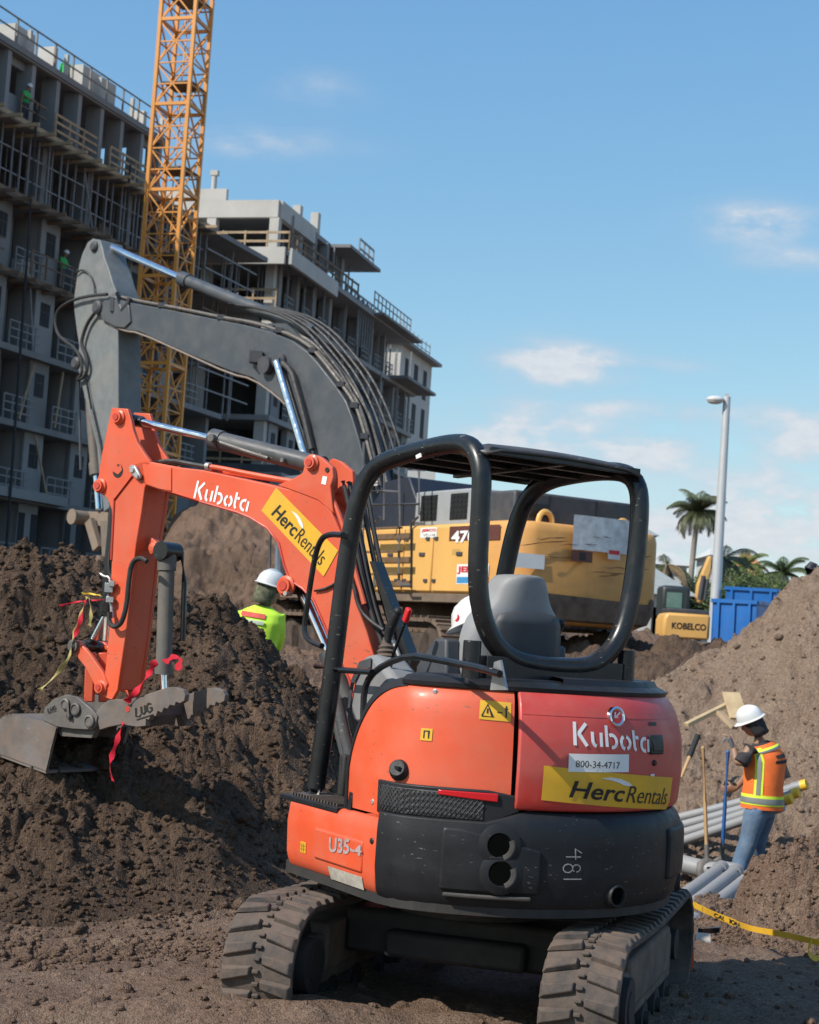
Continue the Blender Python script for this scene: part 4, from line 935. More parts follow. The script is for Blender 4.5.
# swing post at the front of the upper body
mb = MB(); fp = NP(372, 745, 0); mb.cyl((fp.x, fp.y, .55), (fp.x, fp.y, 1.06), .075); mb.box((fp.x, fp.y, .62), (.2, .3, .1), PH); mb.box((fp.x, fp.y, 1.0), (.24, .2, .10), BA); mb.bar((fp.x+.03, fp.y, .62), (MO.x-.2, MO.y+.4, .62), .25, .14); mb.build('swing_post', M_orange, mini, inv=MI, bevel=.01)
# arm: side plates at the head plus box section
arm_out = [(111.6, 407.6), (127.5, 408.7), (131, 420), (133, 430), (137, 441.6), (144.6, 453.7), (150, 461), (149, 477), (144.6, 488), (141.3, 513), (136, 544), (126, 632), (117.5, 690), (112, 700), (103, 697), (103.5, 688), (109, 629), (109.5, 610), (112.7, 535), (111.6, 510), (107, 498), (98, 492), (94, 485), (98.5, 476), (101.8, 453.7)]
mb = MB()
pr(mb, arm_out, .075, .1); pr(mb, arm_out, -.1, -.075)
fill = [(110, 455), (140, 462), (148, 470), (144, 488), (141, 513), (135.5, 544), (125.5, 632), (117, 690), (104.5, 690), (109.7, 629), (110.2, 610), (113.3, 535), (112, 510), (104, 495), (103, 470)]
pr(mb, fill, -.075, .075)
arm = mb.build('arm', M_orange, mini, inv=MI, bevel=.004, ang=30)
mb = MB(); mb.tube([NP(x, y, .103) for x, y in ((133, 476), (114.5, 500), (113, 530), (111.5, 560))], .006, 6); mb.build('arm_seam', M_darkred, arm, inv=MI)
pin(arm, 119.5, 417.5, .030); pin(arm, 101, 486, .030); mb = MB(); mb.lathe(NP(118, 471, .1), BN, [(.036, .0), (.036, .002), (0, .002)], 24); hl = mb.build('arm_hole', M_blackink, arm, inv=MI)  # arm hole is a dark disc on the plate, its shade painted
mb = MB(); mb.prism([NP(x, y, .1)+BN*.002 for x, y in ((112.3, 466), (113.5, 471.5), (118.5, 474.5), (122.5, 470), (121, 464), (118.5, 467.5), (117, 463.5))], BN*.002); mb.build('hole_web', M_orange, hl, inv=MI, smooth=False)
mb = MB(); mb.prism([NP(x, y, .104) for x, y in ((131, 468), (134, 465), (138, 466), (143, 475), (143, 479), (139, 480), (135, 476))], BN*.02); pl = mb.build('pivot_plate', M_bolt, arm, inv=MI, bevel=.006)
mb = MB(); mb.lathe(NP(135.5, 470.5, .124), BN, [(.016, 0), (.014, .008), (0, .008)], 12); mb.lathe(NP(140.5, 476.5, .124), BN, [(.010, 0), (.009, .008), (0, .008)], 12); mb.build('pivot_bolt', M_bolt, pl, inv=MI)
# bucket cylinder
bc = hcyl(arm, (77, 646), (94.5, 612), (105, 497), .0, .042, .02, M_black, 'bucket_cylinder')
mb = MB(); mb.cyl(NP(92, 640, 0), NP(95, 600, 0), .016); mb.build('cylinder_rod', M_chrome, bc, inv=MI)
for o_, d in ((6, .06), (9, .08)):
    mb = MB(); mb.tube([NP(x+o_, y, d) for x, y in ((101, 500), (103, 530), (97, 560), (98, 574), (102, 578))], .008, 7, smooth=2); mb.build('hydraulic_hose', M_hose, arm, inv=MI)
# valve block and looping hose on the arm face
mb = MB(); mb.tube([NP(x, y, .12) for x, y in ((102, 573), (107, 577), (112, 577), (113, 584))], .008, 7, smooth=1); mb.box(NP(112, 588, .12), (.045, .04, .05)); mb.tube([NP(x, y, .12) for x, y in ((112, 588), (111, 596), (114, 606), (115, 618))], .010, 8); mb.box(NP(116, 584, .13), (.03, .03, .03)); mb.box(NP(114, 600, .13), (.04, .03, .03))
mb.build('valve_block', M_bolt, arm, inv=MI, bevel=.004)
mb = MB(); mb.tube([NP(x, y, .14) for x, y in ((115, 612), (114, 622), (119, 628), (127, 624), (132, 605), (134, 580), (137, 562), (146, 558), (152, 562))], .0135, 9, smooth=2); mb.build('hydraulic_hose', M_hose, arm, inv=MI)
# thumb cylinder on the right
mb = MB(); mb.prism([NP(x, y, .03) for x, y in ((141, 535), (147, 541), (152, 546), (149, 553), (141, 553), (138, 548))], -BN*.06); tb_ = mb.build('thumb_bracket', M_orange, arm, inv=MI, bevel=.004)
mb = MB(); mb.lathe(NP(146, 547, .03), BN, [(.028, 0), (.028, .02), (.016, .025), (0, .025)], 16); mb.build('bracket_pin', M_orange, tb_, inv=MI)
mb = MB(); A, B = NP(154.5, 552, .0), NP(150.5, 674, .0); mb.cyl(A, B, .042, n=20); mb.cyl(B-(B-A).normalized()*.05, B, .046, n=20); mb.cyl(A, A+(B-A).normalized()*.09, .05, n=20)
tc_ = mb.build('thumb_cylinder', mat('dusty_cylinder', (.10, .10, .095), .6, var=.2, dust=.7, dustcol=(.19, .16, .13), scratch=.4), arm, inv=MI, ang=30)
mb = MB(); mb.cyl(B, NP(151, 694, 0), .018); mb.build('cylinder_rod', M_chrome, tc_, inv=MI)
mb = MB(); mb.cyl(NP(155, 550, -.07), NP(155, 550, .06), .05); mb.tube([NP(x, y, -.07) for x, y in ((160, 550), (163, 580), (161, 640))], .015, 8); mb.build('cylinder_mount', M_black, tc_, inv=MI)
# bucket linkage
mb = MB()
for d0, d1 in ((.085, .11), (-.11, -.085)):
    pr(mb, [(74, 640), (80, 641), (92, 655), (104, 672), (109, 684), (105, 692), (98, 692), (94, 682), (86, 667), (75, 653)], d0, d1)
lk = mb.build('bucket_link', M_orange, mini, inv=MI, bevel=.005)
mb = MB(); mb.lathe(NP(76, 646, .11), BN, [(.034, 0), (.034, .02), (.02, .022), (.02, .03), (0, .03)], 18); mb.lathe(NP(76, 646, -.11), BN, [(.03, 0), (.03, .22), ], 18); mb.build('link_pin', M_steel, lk, inv=MI); pin(lk, 102, 687.5, .028, .1)
mb = MB(); mb.bar(NP(82, 652, .03), NP(80, 702, .03), .06, .05); mb.bar(NP(84, 652, -.05), NP(84, 702, -.05), .05, .05); mb.build('bucket_link', M_orange, mini, inv=MI, bevel=.006)
# quick coupler
coup = [(45, 720), (47, 708), (55, 700), (68, 694.5), (80, 697), (93, 708), (100, 716), (98, 727), (94, 730), (75, 729), (58, 726.5)]
mb = MB(); pr(mb, coup, .09, .12); pr(mb, coup, -.12, -.09); pr(mb, [(60, 716), (90, 716), (92, 726), (62, 724)], -.09, .09); cp = mb.build('quick_coupler', M_steel, mini, inv=MI, bevel=.004)
for (x, y, r) in ((69, 704, .03), (79, 709, .034), (93, 721, .034), (73, 716, .018)):
    mb = MB(); mb.lathe(NP(x, y, .12), BN, [(r, 0), (r, .014), (r*.7, .018), (r*.6, .012), (0, .012)], 18); mb.build('coupler_pin', M_steel, cp, inv=MI)
mb = MB(); mb.bar(NP(73, 703, .14), NP(74, 717, .14), .025, .012); mb.build('coupler_latch', M_steel, cp, inv=MI)
# thumb: two toothed fingers
th = [(97, 713), (103, 705), (109, 700.5), (118, 699), (129, 699.7), (143, 696), (158, 691), (168, 687.5), (176, 687), (184, 690), (186.5, 695), (185.5, 701), (181, 703.5)]
teeth = [(181, 703), (177, 702), (176, 706), (171, 705), (169, 709), (165, 708), (163, 713), (159, 711), (157, 716.5), (152.5, 715), (150, 720), (147, 719), (147, 726)]
th2 = th+teeth[1:]+[(138, 727), (123, 724.5), (110, 727), (101, 730)]
for d0, d1 in ((.075, .11), (-.245, -.21)):
    mb = MB(); pr(mb, th2, d0, d1); to = mb.build('thumb', M_steel2, mini, inv=MI, bevel=.003, ang=25)
    if d0 > 0:
        mb = MB(); mb.lathe(NP(129, 709, .11), BN, [(.016, 0), (.016, .002), (0, .002)], 14); mb.build('thumb_hole', M_darkred, to, inv=MI)
        ta, tb2, tu = NP(138, 718.5, .113), NP(154, 713, .113), NP(136.5, 708, .113)-NP(138, 718.5, .113)
        vs, fs = strokes2d([[(.05, 1), (.0, .2), (.2, .1), (.3, .25)], [(.38, .95), (.36, .3), (.48, .2), (.6, .35), (.6, .95)], [(1.0, .85), (.85, 1.0), (.72, .8), (.72, .35), (.85, .15), (1.0, .3), (1.0, .55), (.86, .55)], [(0, -.12), (1.05, -.15)]], .11)
        mb = MB(); mb.add([ta+(tb2-ta)*v[0]+tu*v[1] for v in vs], fs); mb.build('thumb_lettering', M_blackink, to, inv=MI, smooth=False)
        vs = [NP(51, 713, .123)+(NP(59, 710, .123)-NP(51, 713, .123))*v[0]+tu*.45*v[1] for v in vs]; mb = MB(); mb.add(vs, fs); mb.build('coupler_lettering', M_blackink, cp, inv=MI, smooth=False)
mb = MB(); mb.cyl(NP(112, 712, .08), NP(112, 712, -.22), .04); mb.bar(NP(140, 708, .08), NP(140, 708, -.22), .05, .07); mb.build('thumb_bar', M_steel2, mini, inv=MI)
# bucket: side plates and curved shell, open toward the machine
bo = [(58.6, 727.6), (48.2, 770.5), (3, 754), (-3, 742), (-2, 730), (4, 720), (13, 716.5)]
mb = MB(); pr(mb, bo, .10, .12); pr(mb, bo, -.46, -.44)
near = [NP(x, y, .115) for x, y in bo]; far_ = [NP(x, y, -.455) for x, y in bo]
def strip(idx, th_=.016):
    for i, j in zip(idx, idx[1:]):
        a, b, c, d = near[i], near[j], far_[j], far_[i]; nn = (b-a).cross(d-a).normalized()*th_; mb.add([a, b, c, d, a+nn, b+nn, c+nn, d+nn], [(0, 1, 2, 3), (4, 7, 6, 5), (0, 4, 5, 1), (1, 5, 6, 2), (2, 6, 7, 3), (3, 7, 4, 0)])
strip([1, 2, 3, 4, 5, 6, 0]); bkt = mb.build('bucket', M_steel2, mini, inv=MI, ang=25)
mb = MB(); mb.tube([near[0], near[1]], .012, 6); mb.build('bucket_lip', M_steel2, bkt, inv=MI)
mb = MB(); pr(mb, [(52, 728), (95, 728), (90, 738), (60, 736)], .05, .09); pr(mb, [(52, 728), (95, 728), (90, 738), (60, 736)], -.12, -.08); mb.build('bucket_ear', M_steel, bkt, inv=MI)

# ribbons and tapes tied on the machine: each is a thing of its own
def ribbon_thing(name, pts, d, wid, m_, label, cat, group=None):
    P = [NP(x, y, d) for x, y in pts]
    for _ in range(2):
        Q = [P[0]]
        for a, b in zip(P, P[1:]): Q += [a*.75+b*.25, a*.25+b*.75]
        P = Q+[P[-1]]
    W = [(Matrix.Rotation(.9*math.sin(i*.55), 3, (P[-1]-P[0]).normalized()) @ (BF*.75+Vector((0, 0, .35)))).normalized()*wid*(.7+.3*math.sin(i*1.3)) for i in range(len(P))]
    o, iv = thing(name, P[0], label, cat, group)
    mb = MB(); mb.ribbon(P, W, .002); mb.build('strip', m_, o, inv=iv); return o
ribbon_thing('red_ribbon', ((127, 722), (123, 735), (117, 752), (113, 765), (117, 781)), .13, .035, M_redribbon, 'red ribbon hanging down in front of the open bucket mouth', 'ribbon')
ribbon_thing('red_ribbon', ((130, 702), (140, 692), (150, 678), (156, 668), (160, 660)), .13, .045, M_redribbon, 'red ribbon tied diagonally across the thumb cylinder foot', 'ribbon')
ribbon_thing('red_ribbon', ((158, 662), (168, 656), (172, 655), (175, 662), (170, 670)), .05, .05, M_redribbon, 'short red ribbon tail sticking out right of the thumb cylinder', 'ribbon')
ribbon_thing('red_ribbon', ((64, 606), (80, 602), (92, 601), (107, 600)), .13, .02, M_redribbon, 'red ribbon tied round the bucket cylinder on the arm', 'ribbon')
ribbon_thing('red_ribbon', ((92, 601), (88, 618), (84, 630), (80, 640)), .15, .03, M_redribbon, 'red ribbon end twisted with yellow tape above the bucket link', 'ribbon')
ribbon_thing('caution_tape', ((88, 594), (96, 594), (106, 596)), .14, .03, M_yelribbon, 'yellow tape band wrapped round the bucket cylinder', 'tape')
ribbon_thing('caution_tape', ((92, 597), (88, 612), (82, 628), (77, 642), (76, 656), (64, 672), (54, 683), (45, 690)), .14, .03, M_tan, 'long dirty yellow tape hanging past the bucket link to the lower left', 'tape')
ribbon_thing('caution_tape', ((94, 598), (97, 612), (95, 626)), .14, .025, M_tan, 'short dirty yellow tape tail beside the arm', 'tape')

# ------------------------------------------------------------------ large yellow excavator behind
BH = R_(31); BO = Vector((1.6, 24.2, 0)); GZ = .93
M_yel = mat('yellow_paint', (.70, .39, .11), .42, var=.05, vscale=1.2, dust=.2, dustcol=(.5, .32, .16), dscale=1.5)
M_yel2 = mat('scraped_yellow_paint', (.68, .33, .085), .45, var=.12, vscale=1.5, dust=.4, dustcol=(.35, .2, .1), dscale=1.6, scratch=.3, scratchcol=(.2, .08, .04))
M_brown = mat('brown_band', (.11, .035, .025), .5, var=.1)
M_greyp = mat('grey_machine_paint', (.06, .068, .078), .42, var=.1, vscale=2, dust=.2, dustcol=(.22, .2, .18), dscale=1.5)
M_greyl = mat('light_grey_panel', (.30, .31, .32), .5, var=.06, dust=.1)
M_greyd = mat('dark_grey_panel', (.05, .052, .06), .55, var=.12, dust=.15)
M_mud = mat('mud_caked_steel', (.10, .065, .045), .9, var=.3, vscale=3, dust=.6)
M_glass = mat('cab_glass', (.04, .05, .05), .08, var=.05); 
big, BI = thing('large_excavator', (BO.x, BO.y, GZ), 'large yellow excavator with dark grey boom and scratched counterweight behind the compact one', 'excavator', rz=BH)
# local frame: origin at the near (left-rear) corner of the counterweight; +y runs forward along the left side, +x across the tail
def zb(px, py, Y): return atY(px, py, Y).z-GZ
zt, zlow, zc_ = 3.42-GZ, 2.30-GZ, 2.02-GZ
def rbox(mb, x0, x1, y0, y1, z0, z1): mb.box(((x0+x1)/2, (y0+y1)/2, (z0+z1)/2), (x1-x0, y1-y0, z1-z0))
# counterweight with rounded plan and tucked lower edge
rows = []
W_ = 2.85
plan = []
def rc(cx, cy, r, a0, a1, n=7): return [(cx+r*math.cos(R_(a0+(a1-a0)*i/n)), cy+r*math.sin(R_(a0+(a1-a0)*i/n))) for i in range(n+1)]
plan = [(0, 1.0)] + rc(.42, .42, .42, 180, 262, 8) + rc(W_-.42, .42, .42, 278, 360, 8) + [(W_, 1.0)]
plan = [(x, y-.10*math.sin(math.pi*min(1, max(0, x/W_)))) for x, y in plan]
ccx, ccy = W_/2, .9
for z, s_ in ((zc_-.10, .82), (zc_-.02, .93), (zc_+.15, .985), (zc_+.4, 1.0), (zt-.14, 1.0), (zt-.04, .985), (zt, .95)):
    rows.append([Vector((ccx+(x-ccx)*s_, ccy+(y-ccy)*s_, z)) for x, y in plan])
mb = MB(); mb.grid(rows); mb.add(rows[-1], [tuple(range(len(plan)))]); mb.add(rows[0], [tuple(range(len(plan)))[::-1]]); cwb = mb.build('counterweight', M_yel2, big, ang=50)
# dried mud line low on the counterweight
rows2 = [[Vector((ccx+(x-ccx)*s_, ccy+(y-ccy)*s_-.0, z+(.06*math.sin(i*1.7)+.04*math.sin(i*4.1) if z > zc_+.3 else 0))) for i, (x, y) in enumerate(plan) if x > .3] for z, s_ in ((zc_-.08, .835), (zc_-.02, .945), (zc_+.15, .995), (zc_+.36, 1.007))]
mb = MB(); mb.grid(rows2); mb.build('mud_crust', M_mud, cwb)
for y_ in (.85, 2.45-.1):
    mb = MB(); x_ = y_; mb.tube([(x_-.13, .5, zt-.03), (x_-.12, .5, zt+.12), (x_-.05, .5, zt+.2), (x_+.05, .5, zt+.2), (x_+.12, .5, zt+.12), (x_+.13, .5, zt-.03)], .045, 8, smooth=1); mb.build('lifting_eye', M_yel, cwb)
mb = MB(); mb.ell((1.95, .45, zt+.05), (.22, .15, .07)); mb.build('beacon', M_greyd, cwb)
def rearp(px, py): # point on rear face
    n = BI.inverted().to_3x3() @ Vector((0, 1, 0)); p0 = BI.inverted() @ Vector((0, -.105, 0)); return BI @ onplane(px, py, p0, n)
def sidep(px, py, off=0.):
    n = BI.inverted().to_3x3() @ Vector((1, 0, 0)); p0 = BI.inverted() @ Vector((off, 0, 0)); return BI @ onplane(px, py, p0, n)
def rquad(name, px0, px1, py0, py1, m_, parent, off=.0):
    a, b = rearp(px0, py1), rearp(px1, py0); mb = MB(); n = 6; rr = []
    for j in (0, 1):
        rr.append([Vector((a.x+(b.x-a.x)*i/n, -.03-.10*math.sin(math.pi*(a.x+(b.x-a.x)*i/n)/W_)-off+.0, (a.z, b.z)[j])) for i in range(n+1)])
    mb.grid(rr); return mb.build(name, m_, parent)
fd = rquad('faded_sign', 571, 630, 521, 549, mat('faded_white', (.6, .6, .6), .6, var=.25, vscale=8, dust=.2), cwb, .02)
rquad('notice_sticker', 517, 546, 555, 567, M_white, cwb, .0)
s3 = rquad('red_sticker', 606, 619, 551, 559, mat('faded_white2', (.6, .58, .56), .6), cwb, .02); rquad('sticker_bar', 607, 618, 551, 554, M_redink, s3, .024)
h1 = rquad('tail_recess', 570, 591, 552, 561, M_brown, cwb, .02); rquad('tail_lamp', 578, 584, 553, 560, M_blackink, h1, .03)
mb = MB()
for (x0, y0, x1, y1) in ((520, 545, 568, 541), (538, 539, 566, 538), (588, 537, 612, 538), (545, 557, 575, 557), (588, 572, 625, 574), (596, 577, 618, 575), (630, 560, 652, 556), (600, 567, 650, 570), (560, 545, 600, 544)):
    a, b = rearp(x0, y0), rearp(x1, y1); n = 6; P = []
    for i in range(n+1):
        x_ = a.x+(b.x-a.x)*i/n; P.append(Vector((x_, -.045-.10*math.sin(math.pi*max(0, min(1, x_/W_))), a.z+(b.z-a.z)*i/n+random.uniform(-.012, .012))))
    mb.tube(P, [.002, .009, .004, .011, .002], 5)
mb.build('rust_scrape', mat('rust', (.09, .03, .015), .9), cwb)
# side body panels (three doors), sill, brown band
zs0 = zlow-.0; L0 = .95
mb = MB(); rbox(mb, .02, W_-.02, L0, 5.0, zs0, zt-.02); body = mb.build('body', M_yel, big, bevel=.05)
for y0, y1 in ((L0+.02, 2.28), (2.32, 3.18), (3.22, 4.96)):
    mb = MB(); rbox(mb, -.012, .05, y0, y1, zs0+.03, zt-.07); mb.build('side_door', M_yel, body, bevel=.02)
mb = MB(); rbox(mb, -.06, W_+.06, .8, 7.9, zs0-.14, zs0-.003); mb.build('deck_sill', mat('sill_steel', (.14, .1, .07), .8, dust=.5), big, bevel=.01)
a, b = sidep(449, 0+541, -.016), sidep(501, 516, -.016)
mb = MB(); mb.add([(-.018, a.y, a.z), (-.018, b.y, a.z), (-.018, b.y, zt-.07), (-.018, a.y, zt-.07)], [(0, 1, 2, 3)]); bb_ = mb.build('brown_band', M_brown, body, smooth=False)
def sidetext(s, px0, py0, px1, py1, m_, parent, nm, off=-.022, **k):
    a, b = sidep(px0, py1, off), sidep(px1, py0, off)
    vs, fs = textfit(s, 1, 1, lambda u, v: Vector((off, a.y+(b.y-a.y)*u, a.z+(b.z-a.z)*v)), **k); mb = MB(); mb.add(vs, fs); return mb.build(nm, m_, parent, smooth=False)
sidetext('470', 451, 530, 476, 543, M_whitetext, bb_, 'model_number', offset=.03)
def sidequad(px0, py0, px1, py1, m_, parent, nm, off=-.016):
    a, b = sidep(px0, py1, off), sidep(px1, py0, off); mb = MB(); mb.add([(off, a.y, a.z), (off, b.y, a.z), (off, b.y, b.z), (off, a.y, b.z)], [(0, 1, 2, 3)]); return mb.build(nm, m_, parent, smooth=False)
sg = sidequad(420, 527, 437, 538, M_white, body, 'hire_sticker'); sidetext('JEBCO', 421.5, 528.5, 436, 532.5, M_redink, sg, 'sticker_lettering', offset=.03); sidetext('VT-118', 423, 533.5, 435, 536.5, M_greyink, sg, 'sticker_lettering')
sg = sidequad(456, 564, 489, 584, M_white, body, 'hire_sticker'); sidetext('JEBCO', 457, 566, 487, 574, M_redink, sg, 'sticker_lettering', offset=.04); sidequad(456.5, 577, 488, 583, M_blueink, sg, 'sticker_bar', -.019)

mb = MB()
for y_ in (1.1, 2.2, 2.45, 3.1, 3.35, 4.85):
    for z_ in (zs0+.2, zt-.25): mb.box((-.02, y_, z_), (.03, .10, .05))
mb.build('door_hinge', M_greyd, body, smooth=False)
mb = MB(); [mb.box((-.02, y_, zs0+.62), (.03, .16, .06)) for y_ in (1.5, 2.6, 3.6)]; mb.build('door_handle', M_greyd, body, bevel=.008)
sidequad(452, 549, 460, 555, mat('door_lock', (.5, .3, .08)), body, 'door_latch', -.014); 
# boarding ladder
mb = MB()
for (px_, y0_, y1_) in ((374, 519, 588), (362, 467, 560)):
    pass
lad = thing  # (ladder is part of the body)
st = MB()
for py in (529, 552, 574):
    a = sidep(364, py, -.35); b = sidep(399, py, -.35); st.bar((-.33, a.y, a.z), (-.33, b.y, a.z), .10, .03)
for py in (537, 560, 583):
    a = sidep(375, py, -.02); b = sidep(410, py, -.02); st.box((-.02, (a.y+b.y)/2, a.z), (.03, abs(a.y-b.y), .09))
st.build('ladder_step', mat('step_rust', (.13, .075, .035), .8, dust=.4), big)
ra = MB()
for pts in (((363, 545), (363, 466), (364, 442)), ((384, 520), (384, 465)), ((399, 555), (400, 510), (399, 470), (400, 455)), ((363, 491), (384, 491), (399, 492)), ((399, 555), (399, 580), (402, 585), (411, 585)), ((419, 515), (419, 467)), ((363, 505), (419, 504)), ((374, 588), (374, 524), (380, 517)), ((411, 588), (411, 524), (418, 517))):
    ra.tube([sidep(x, y, -.28 if pts[0][0] < 400 and pts[0][1] != 588 else -.03) for x, y in pts], .022, 6)
ra.build('hand_rail', mat('rail_grey', (.10, .10, .11), .5), big)
# engine hood boxes
mb = MB(); rbox(mb, .25, 1.3, 1.55, 3.35, zt-.02, zt+.56); eb = mb.build('cooling_box', M_greyl, big, bevel=.03)
for y0 in (1.75, 2.65):
    mb = MB(); mb.box((.246, y0+.26, zt+.28), (.012, .50, .42))
    for k in range(5):
        for q in range(4): mb.box((.242, y0+.09+q*.115, zt+.12+k*.08), (.02, .085, .045))
    mb.build('vent_grille', M_blackink, eb, smooth=False)
mb = MB(); rbox(mb, .35, 2.75, .62, 1.5, zt-.01, zt+.50); rbox(mb, 1.35, 2.8, 1.0, 3.2, zt-.01, zt+.52); hb2 = mb.build('engine_hood', M_greyd, big, bevel=.04)
mb = MB(); [mb.box((1.0+k*.9, .615, zt+.25), (.02, .02, .44)) for k in range(2)]; mb.box((.75, .61, zt+.22), (.5, .02, .2)); mb.build('hood_grille', M_blackink, hb2, smooth=False)
# boom foot housing / dark centre section and lettering
mb = MB(); mb.prism([(.6, 3.9, zt-.5), (.6, 5.6, zt-.5), (.6, 5.6, zt+.25), (.6, 5.0, zt+.85), (.6, 4.2, zt+.9), (.6, 3.9, zt+.5)], (1.5, 0, 0)); hz = mb.build('boom_housing', mat('navy_dark', (.018, .022, .035), .5), big, bevel=.03)
a = sidep(348, 488, .59); b = sidep(378, 480, .59); vs, fs = textfit('DEERE', 1, 1, lambda u, v: Vector((.59, a.y+(b.y-a.y)*u, a.z+.14*v)), offset=.03); mb = MB(); mb.add(vs, fs); mb.build('maker_lettering', mat('grey_white_letters', (.5, .5, .5)), hz, smooth=False)
# cab at the front left
mb = MB()
cx0, cx1, cy0, cy1, cz0, cz1 = .05, 1.15, 5.9, 7.7, zs0, zt+.95
for (x, y) in ((cx0, cy0), (cx1, cy0), (cx0, cy1), (cx1, cy1)):
    mb.tube([(x, y, cz0), (x, y+(.12 if y == cy1 else 0), cz0+.4), (x, y+(.16 if y == cy1 else 0), cz0+.9), (x, y-(.1 if y == cy1 else 0), cz1)], .075, 8, smooth=1)
for z in (cz0+.04, cz1): 
    mb.bar((cx0, cy0, z), (cx0, cy1, z), .12); mb.bar((cx1, cy0, z), (cx1, cy1, z), .12); mb.bar((cx0, cy0, z), (cx1, cy0, z), .12); mb.bar((cx0, cy1, z), (cx1, cy1, z), .12)
mb.box(((cx0+cx1)/2, (cy0+cy1)/2, cz1), (cx1-cx0, cy1-cy0, .08)); mb.bar((cx0, 6.7, cz0), (cx0, 6.7, cz1), .1)
cab = mb.build('cab_frame', mat('cab_frame_paint', (.13, .16, .2), .4), big)
mb = MB(); mb.box(((cx0+cx1)/2, 6.3, cz0+.5), (.5, .5, .9)); mb.build('cab_seat', M_greyd, cab, bevel=.05)
mb = MB(); mb.tube([(cx0-.1, cy1+.12, cz0+.2), (cx0-.12, cy1+.3, cz0+.5), (cx0-.12, cy1+.3, cz1-.2), (cx0-.1, cy1, cz1-.1)], .025, 6, smooth=1); mb.build('hand_rail', M_greyd, cab)
mb = MB(); rbox(mb, -.02, 1.3, 5.7, 7.95, zs0-.02, zs0+.16); mb.build('cab_floor', M_yel, big, bevel=.03)
# undercarriage
mb = MB(); mb.cyl((1.45, 4.0, 0.75), (1.45, 4.0, zs0-.1), .8, n=32); rbox(mb, .4, 2.5, 2.9, 5.1, .45, .85); mb.build('undercarriage_frame', M_mud, big)
for x_ in (-.15, 3.05):
    P = []
    for i in range(13): a = math.pi/2+math.pi*i/12; P.append((1.6+.46*math.cos(a), .48+.46*math.sin(a)))
    for i in range(13): a = -math.pi/2+math.pi*i/12; P.append((6.4+.46*math.cos(a), .48+.46*math.sin(a)))
    sm = sample(P, .2); mb = MB()
    for p, t in sm:
        mb.box((x_, p[0], p[1]), (.62, .19, .06), mtx=Matrix.Rotation(math.atan2(t[1], t[0]), 3, 'X')); o2 = (t[1], -t[0])
        mb.box((x_, p[0]+o2[0]*.045, p[1]+o2[1]*.045), (.62, .03, .05), mtx=Matrix.Rotation(math.atan2(t[1], t[0]), 3, 'X'))
    tk = mb.build('track', M_mud, big, smooth=False)
    mb = MB(); rbox(mb, x_-.2, x_+.2, 1.7, 6.3, .2, .74); [mb.cyl((x_-.2, y, .48), (x_+.2, y, .48), .38) for y in (1.6, 6.4)]; mb.build('track_frame', mat('mud_dark', (.05, .035, .028), .95, dust=.3), tk)
# ---- boom, stick in their own plane
BP0 = BI.inverted() @ Vector((1.1, 5.0, 0)); GA = R_(46); GF = Vector((-math.sin(GA), math.cos(GA), 0)); GN = Vector((-math.cos(GA), -math.sin(GA), 0))
def GP(x, y, d): return onplane(x, y, BP0+GN*.35, GN)+GN*(d-.35)
def gpr(mb, pts, d0, d1): mb.prism([GP(x, y, d0) for x, y in pts], GN*(d1-d0))
bigb = [(102.5, 320), (100, 306), (104, 300), (110, 296), (118, 299), (130.5, 302.6), (160, 308), (190, 314), (220, 320), (245, 325), (269, 331), (293, 341), (307, 351), (318, 363), (337, 387.5), (346, 401), (352, 417), (359, 440), (364, 461), (370, 490), (376, 525), (352, 525), (330, 500), (310, 465), (303, 430), (291, 409.4), (276, 394.8), (252, 377.7), (230, 371), (184.5, 352.4), (138.8, 331.7), (122, 329.6), (108, 325)]
mb = MB(); gpr(mb, bigb, -.34, .35); bb2 = mb.build('boom', M_greyp, big, inv=BI, bevel=.02, ang=30)
mb = MB(); gpr(mb, [(103, 320), (101, 308), (106, 301), (114, 299), (130, 305), (132, 322), (126, 328), (116, 327)], .35, .39); ck_ = mb.build('boom_cheek', M_greyp, bb2, inv=BI, bevel=.015)
mb = MB(); mb.tube([GP(x, y, .33) for x, y in ((104, 322), (122, 330.5), (138.8, 332.6), (184.5, 353.4), (230, 374), (252, 378.7), (276, 395.8), (291, 411), (300, 426))], .02, 6, smooth=1); mb.build('boom_seam', mat('seam_dust', (.26, .21, .18), .8), bb2, inv=BI)
stick = [(91, 238), (98.4, 239.3), (101, 248), (103, 258), (107, 268), (111, 282), (115, 292), (116, 325), (116.4, 350), (116.5, 406), (116, 440), (113, 470), (112, 505), (102, 512), (97, 470), (95, 446), (86, 409), (80, 385), (75, 362), (77.6, 346), (75, 330), (72.4, 309), (72, 300), (75.5, 275), (78, 262), (80.7, 253), (86, 242)]
mb = MB(); gpr(mb, stick, -.30, .31); stk_ = mb.build('stick', mat('worn_grey_paint', (.15, .165, .17), .5, var=.15, dust=.35, dustcol=(.25, .23, .2), dscale=1.2, scratch=.5, scratchcol=(.3, .28, .25)), big, inv=BI, bevel=.02, ang=30)
def gpin(parent, x, y, r, d=.31, h=.08, m_=M_greyd):
    mb = MB(); mb.lathe(GP(x, y, d), GN, [(r*1.2, 0), (r*1.2, h*.5), (r*.8, h), (0, h)], 16); return mb.build('pin', m_, parent, inv=BI)
gpin(stk_, 93.5, 246.5, .10); gpin(stk_, 99.4, 307.8, .13, .39); gpin(bb2, 281, 362, .14, .35, .14); gpin(stk_, 75, 363, .12)
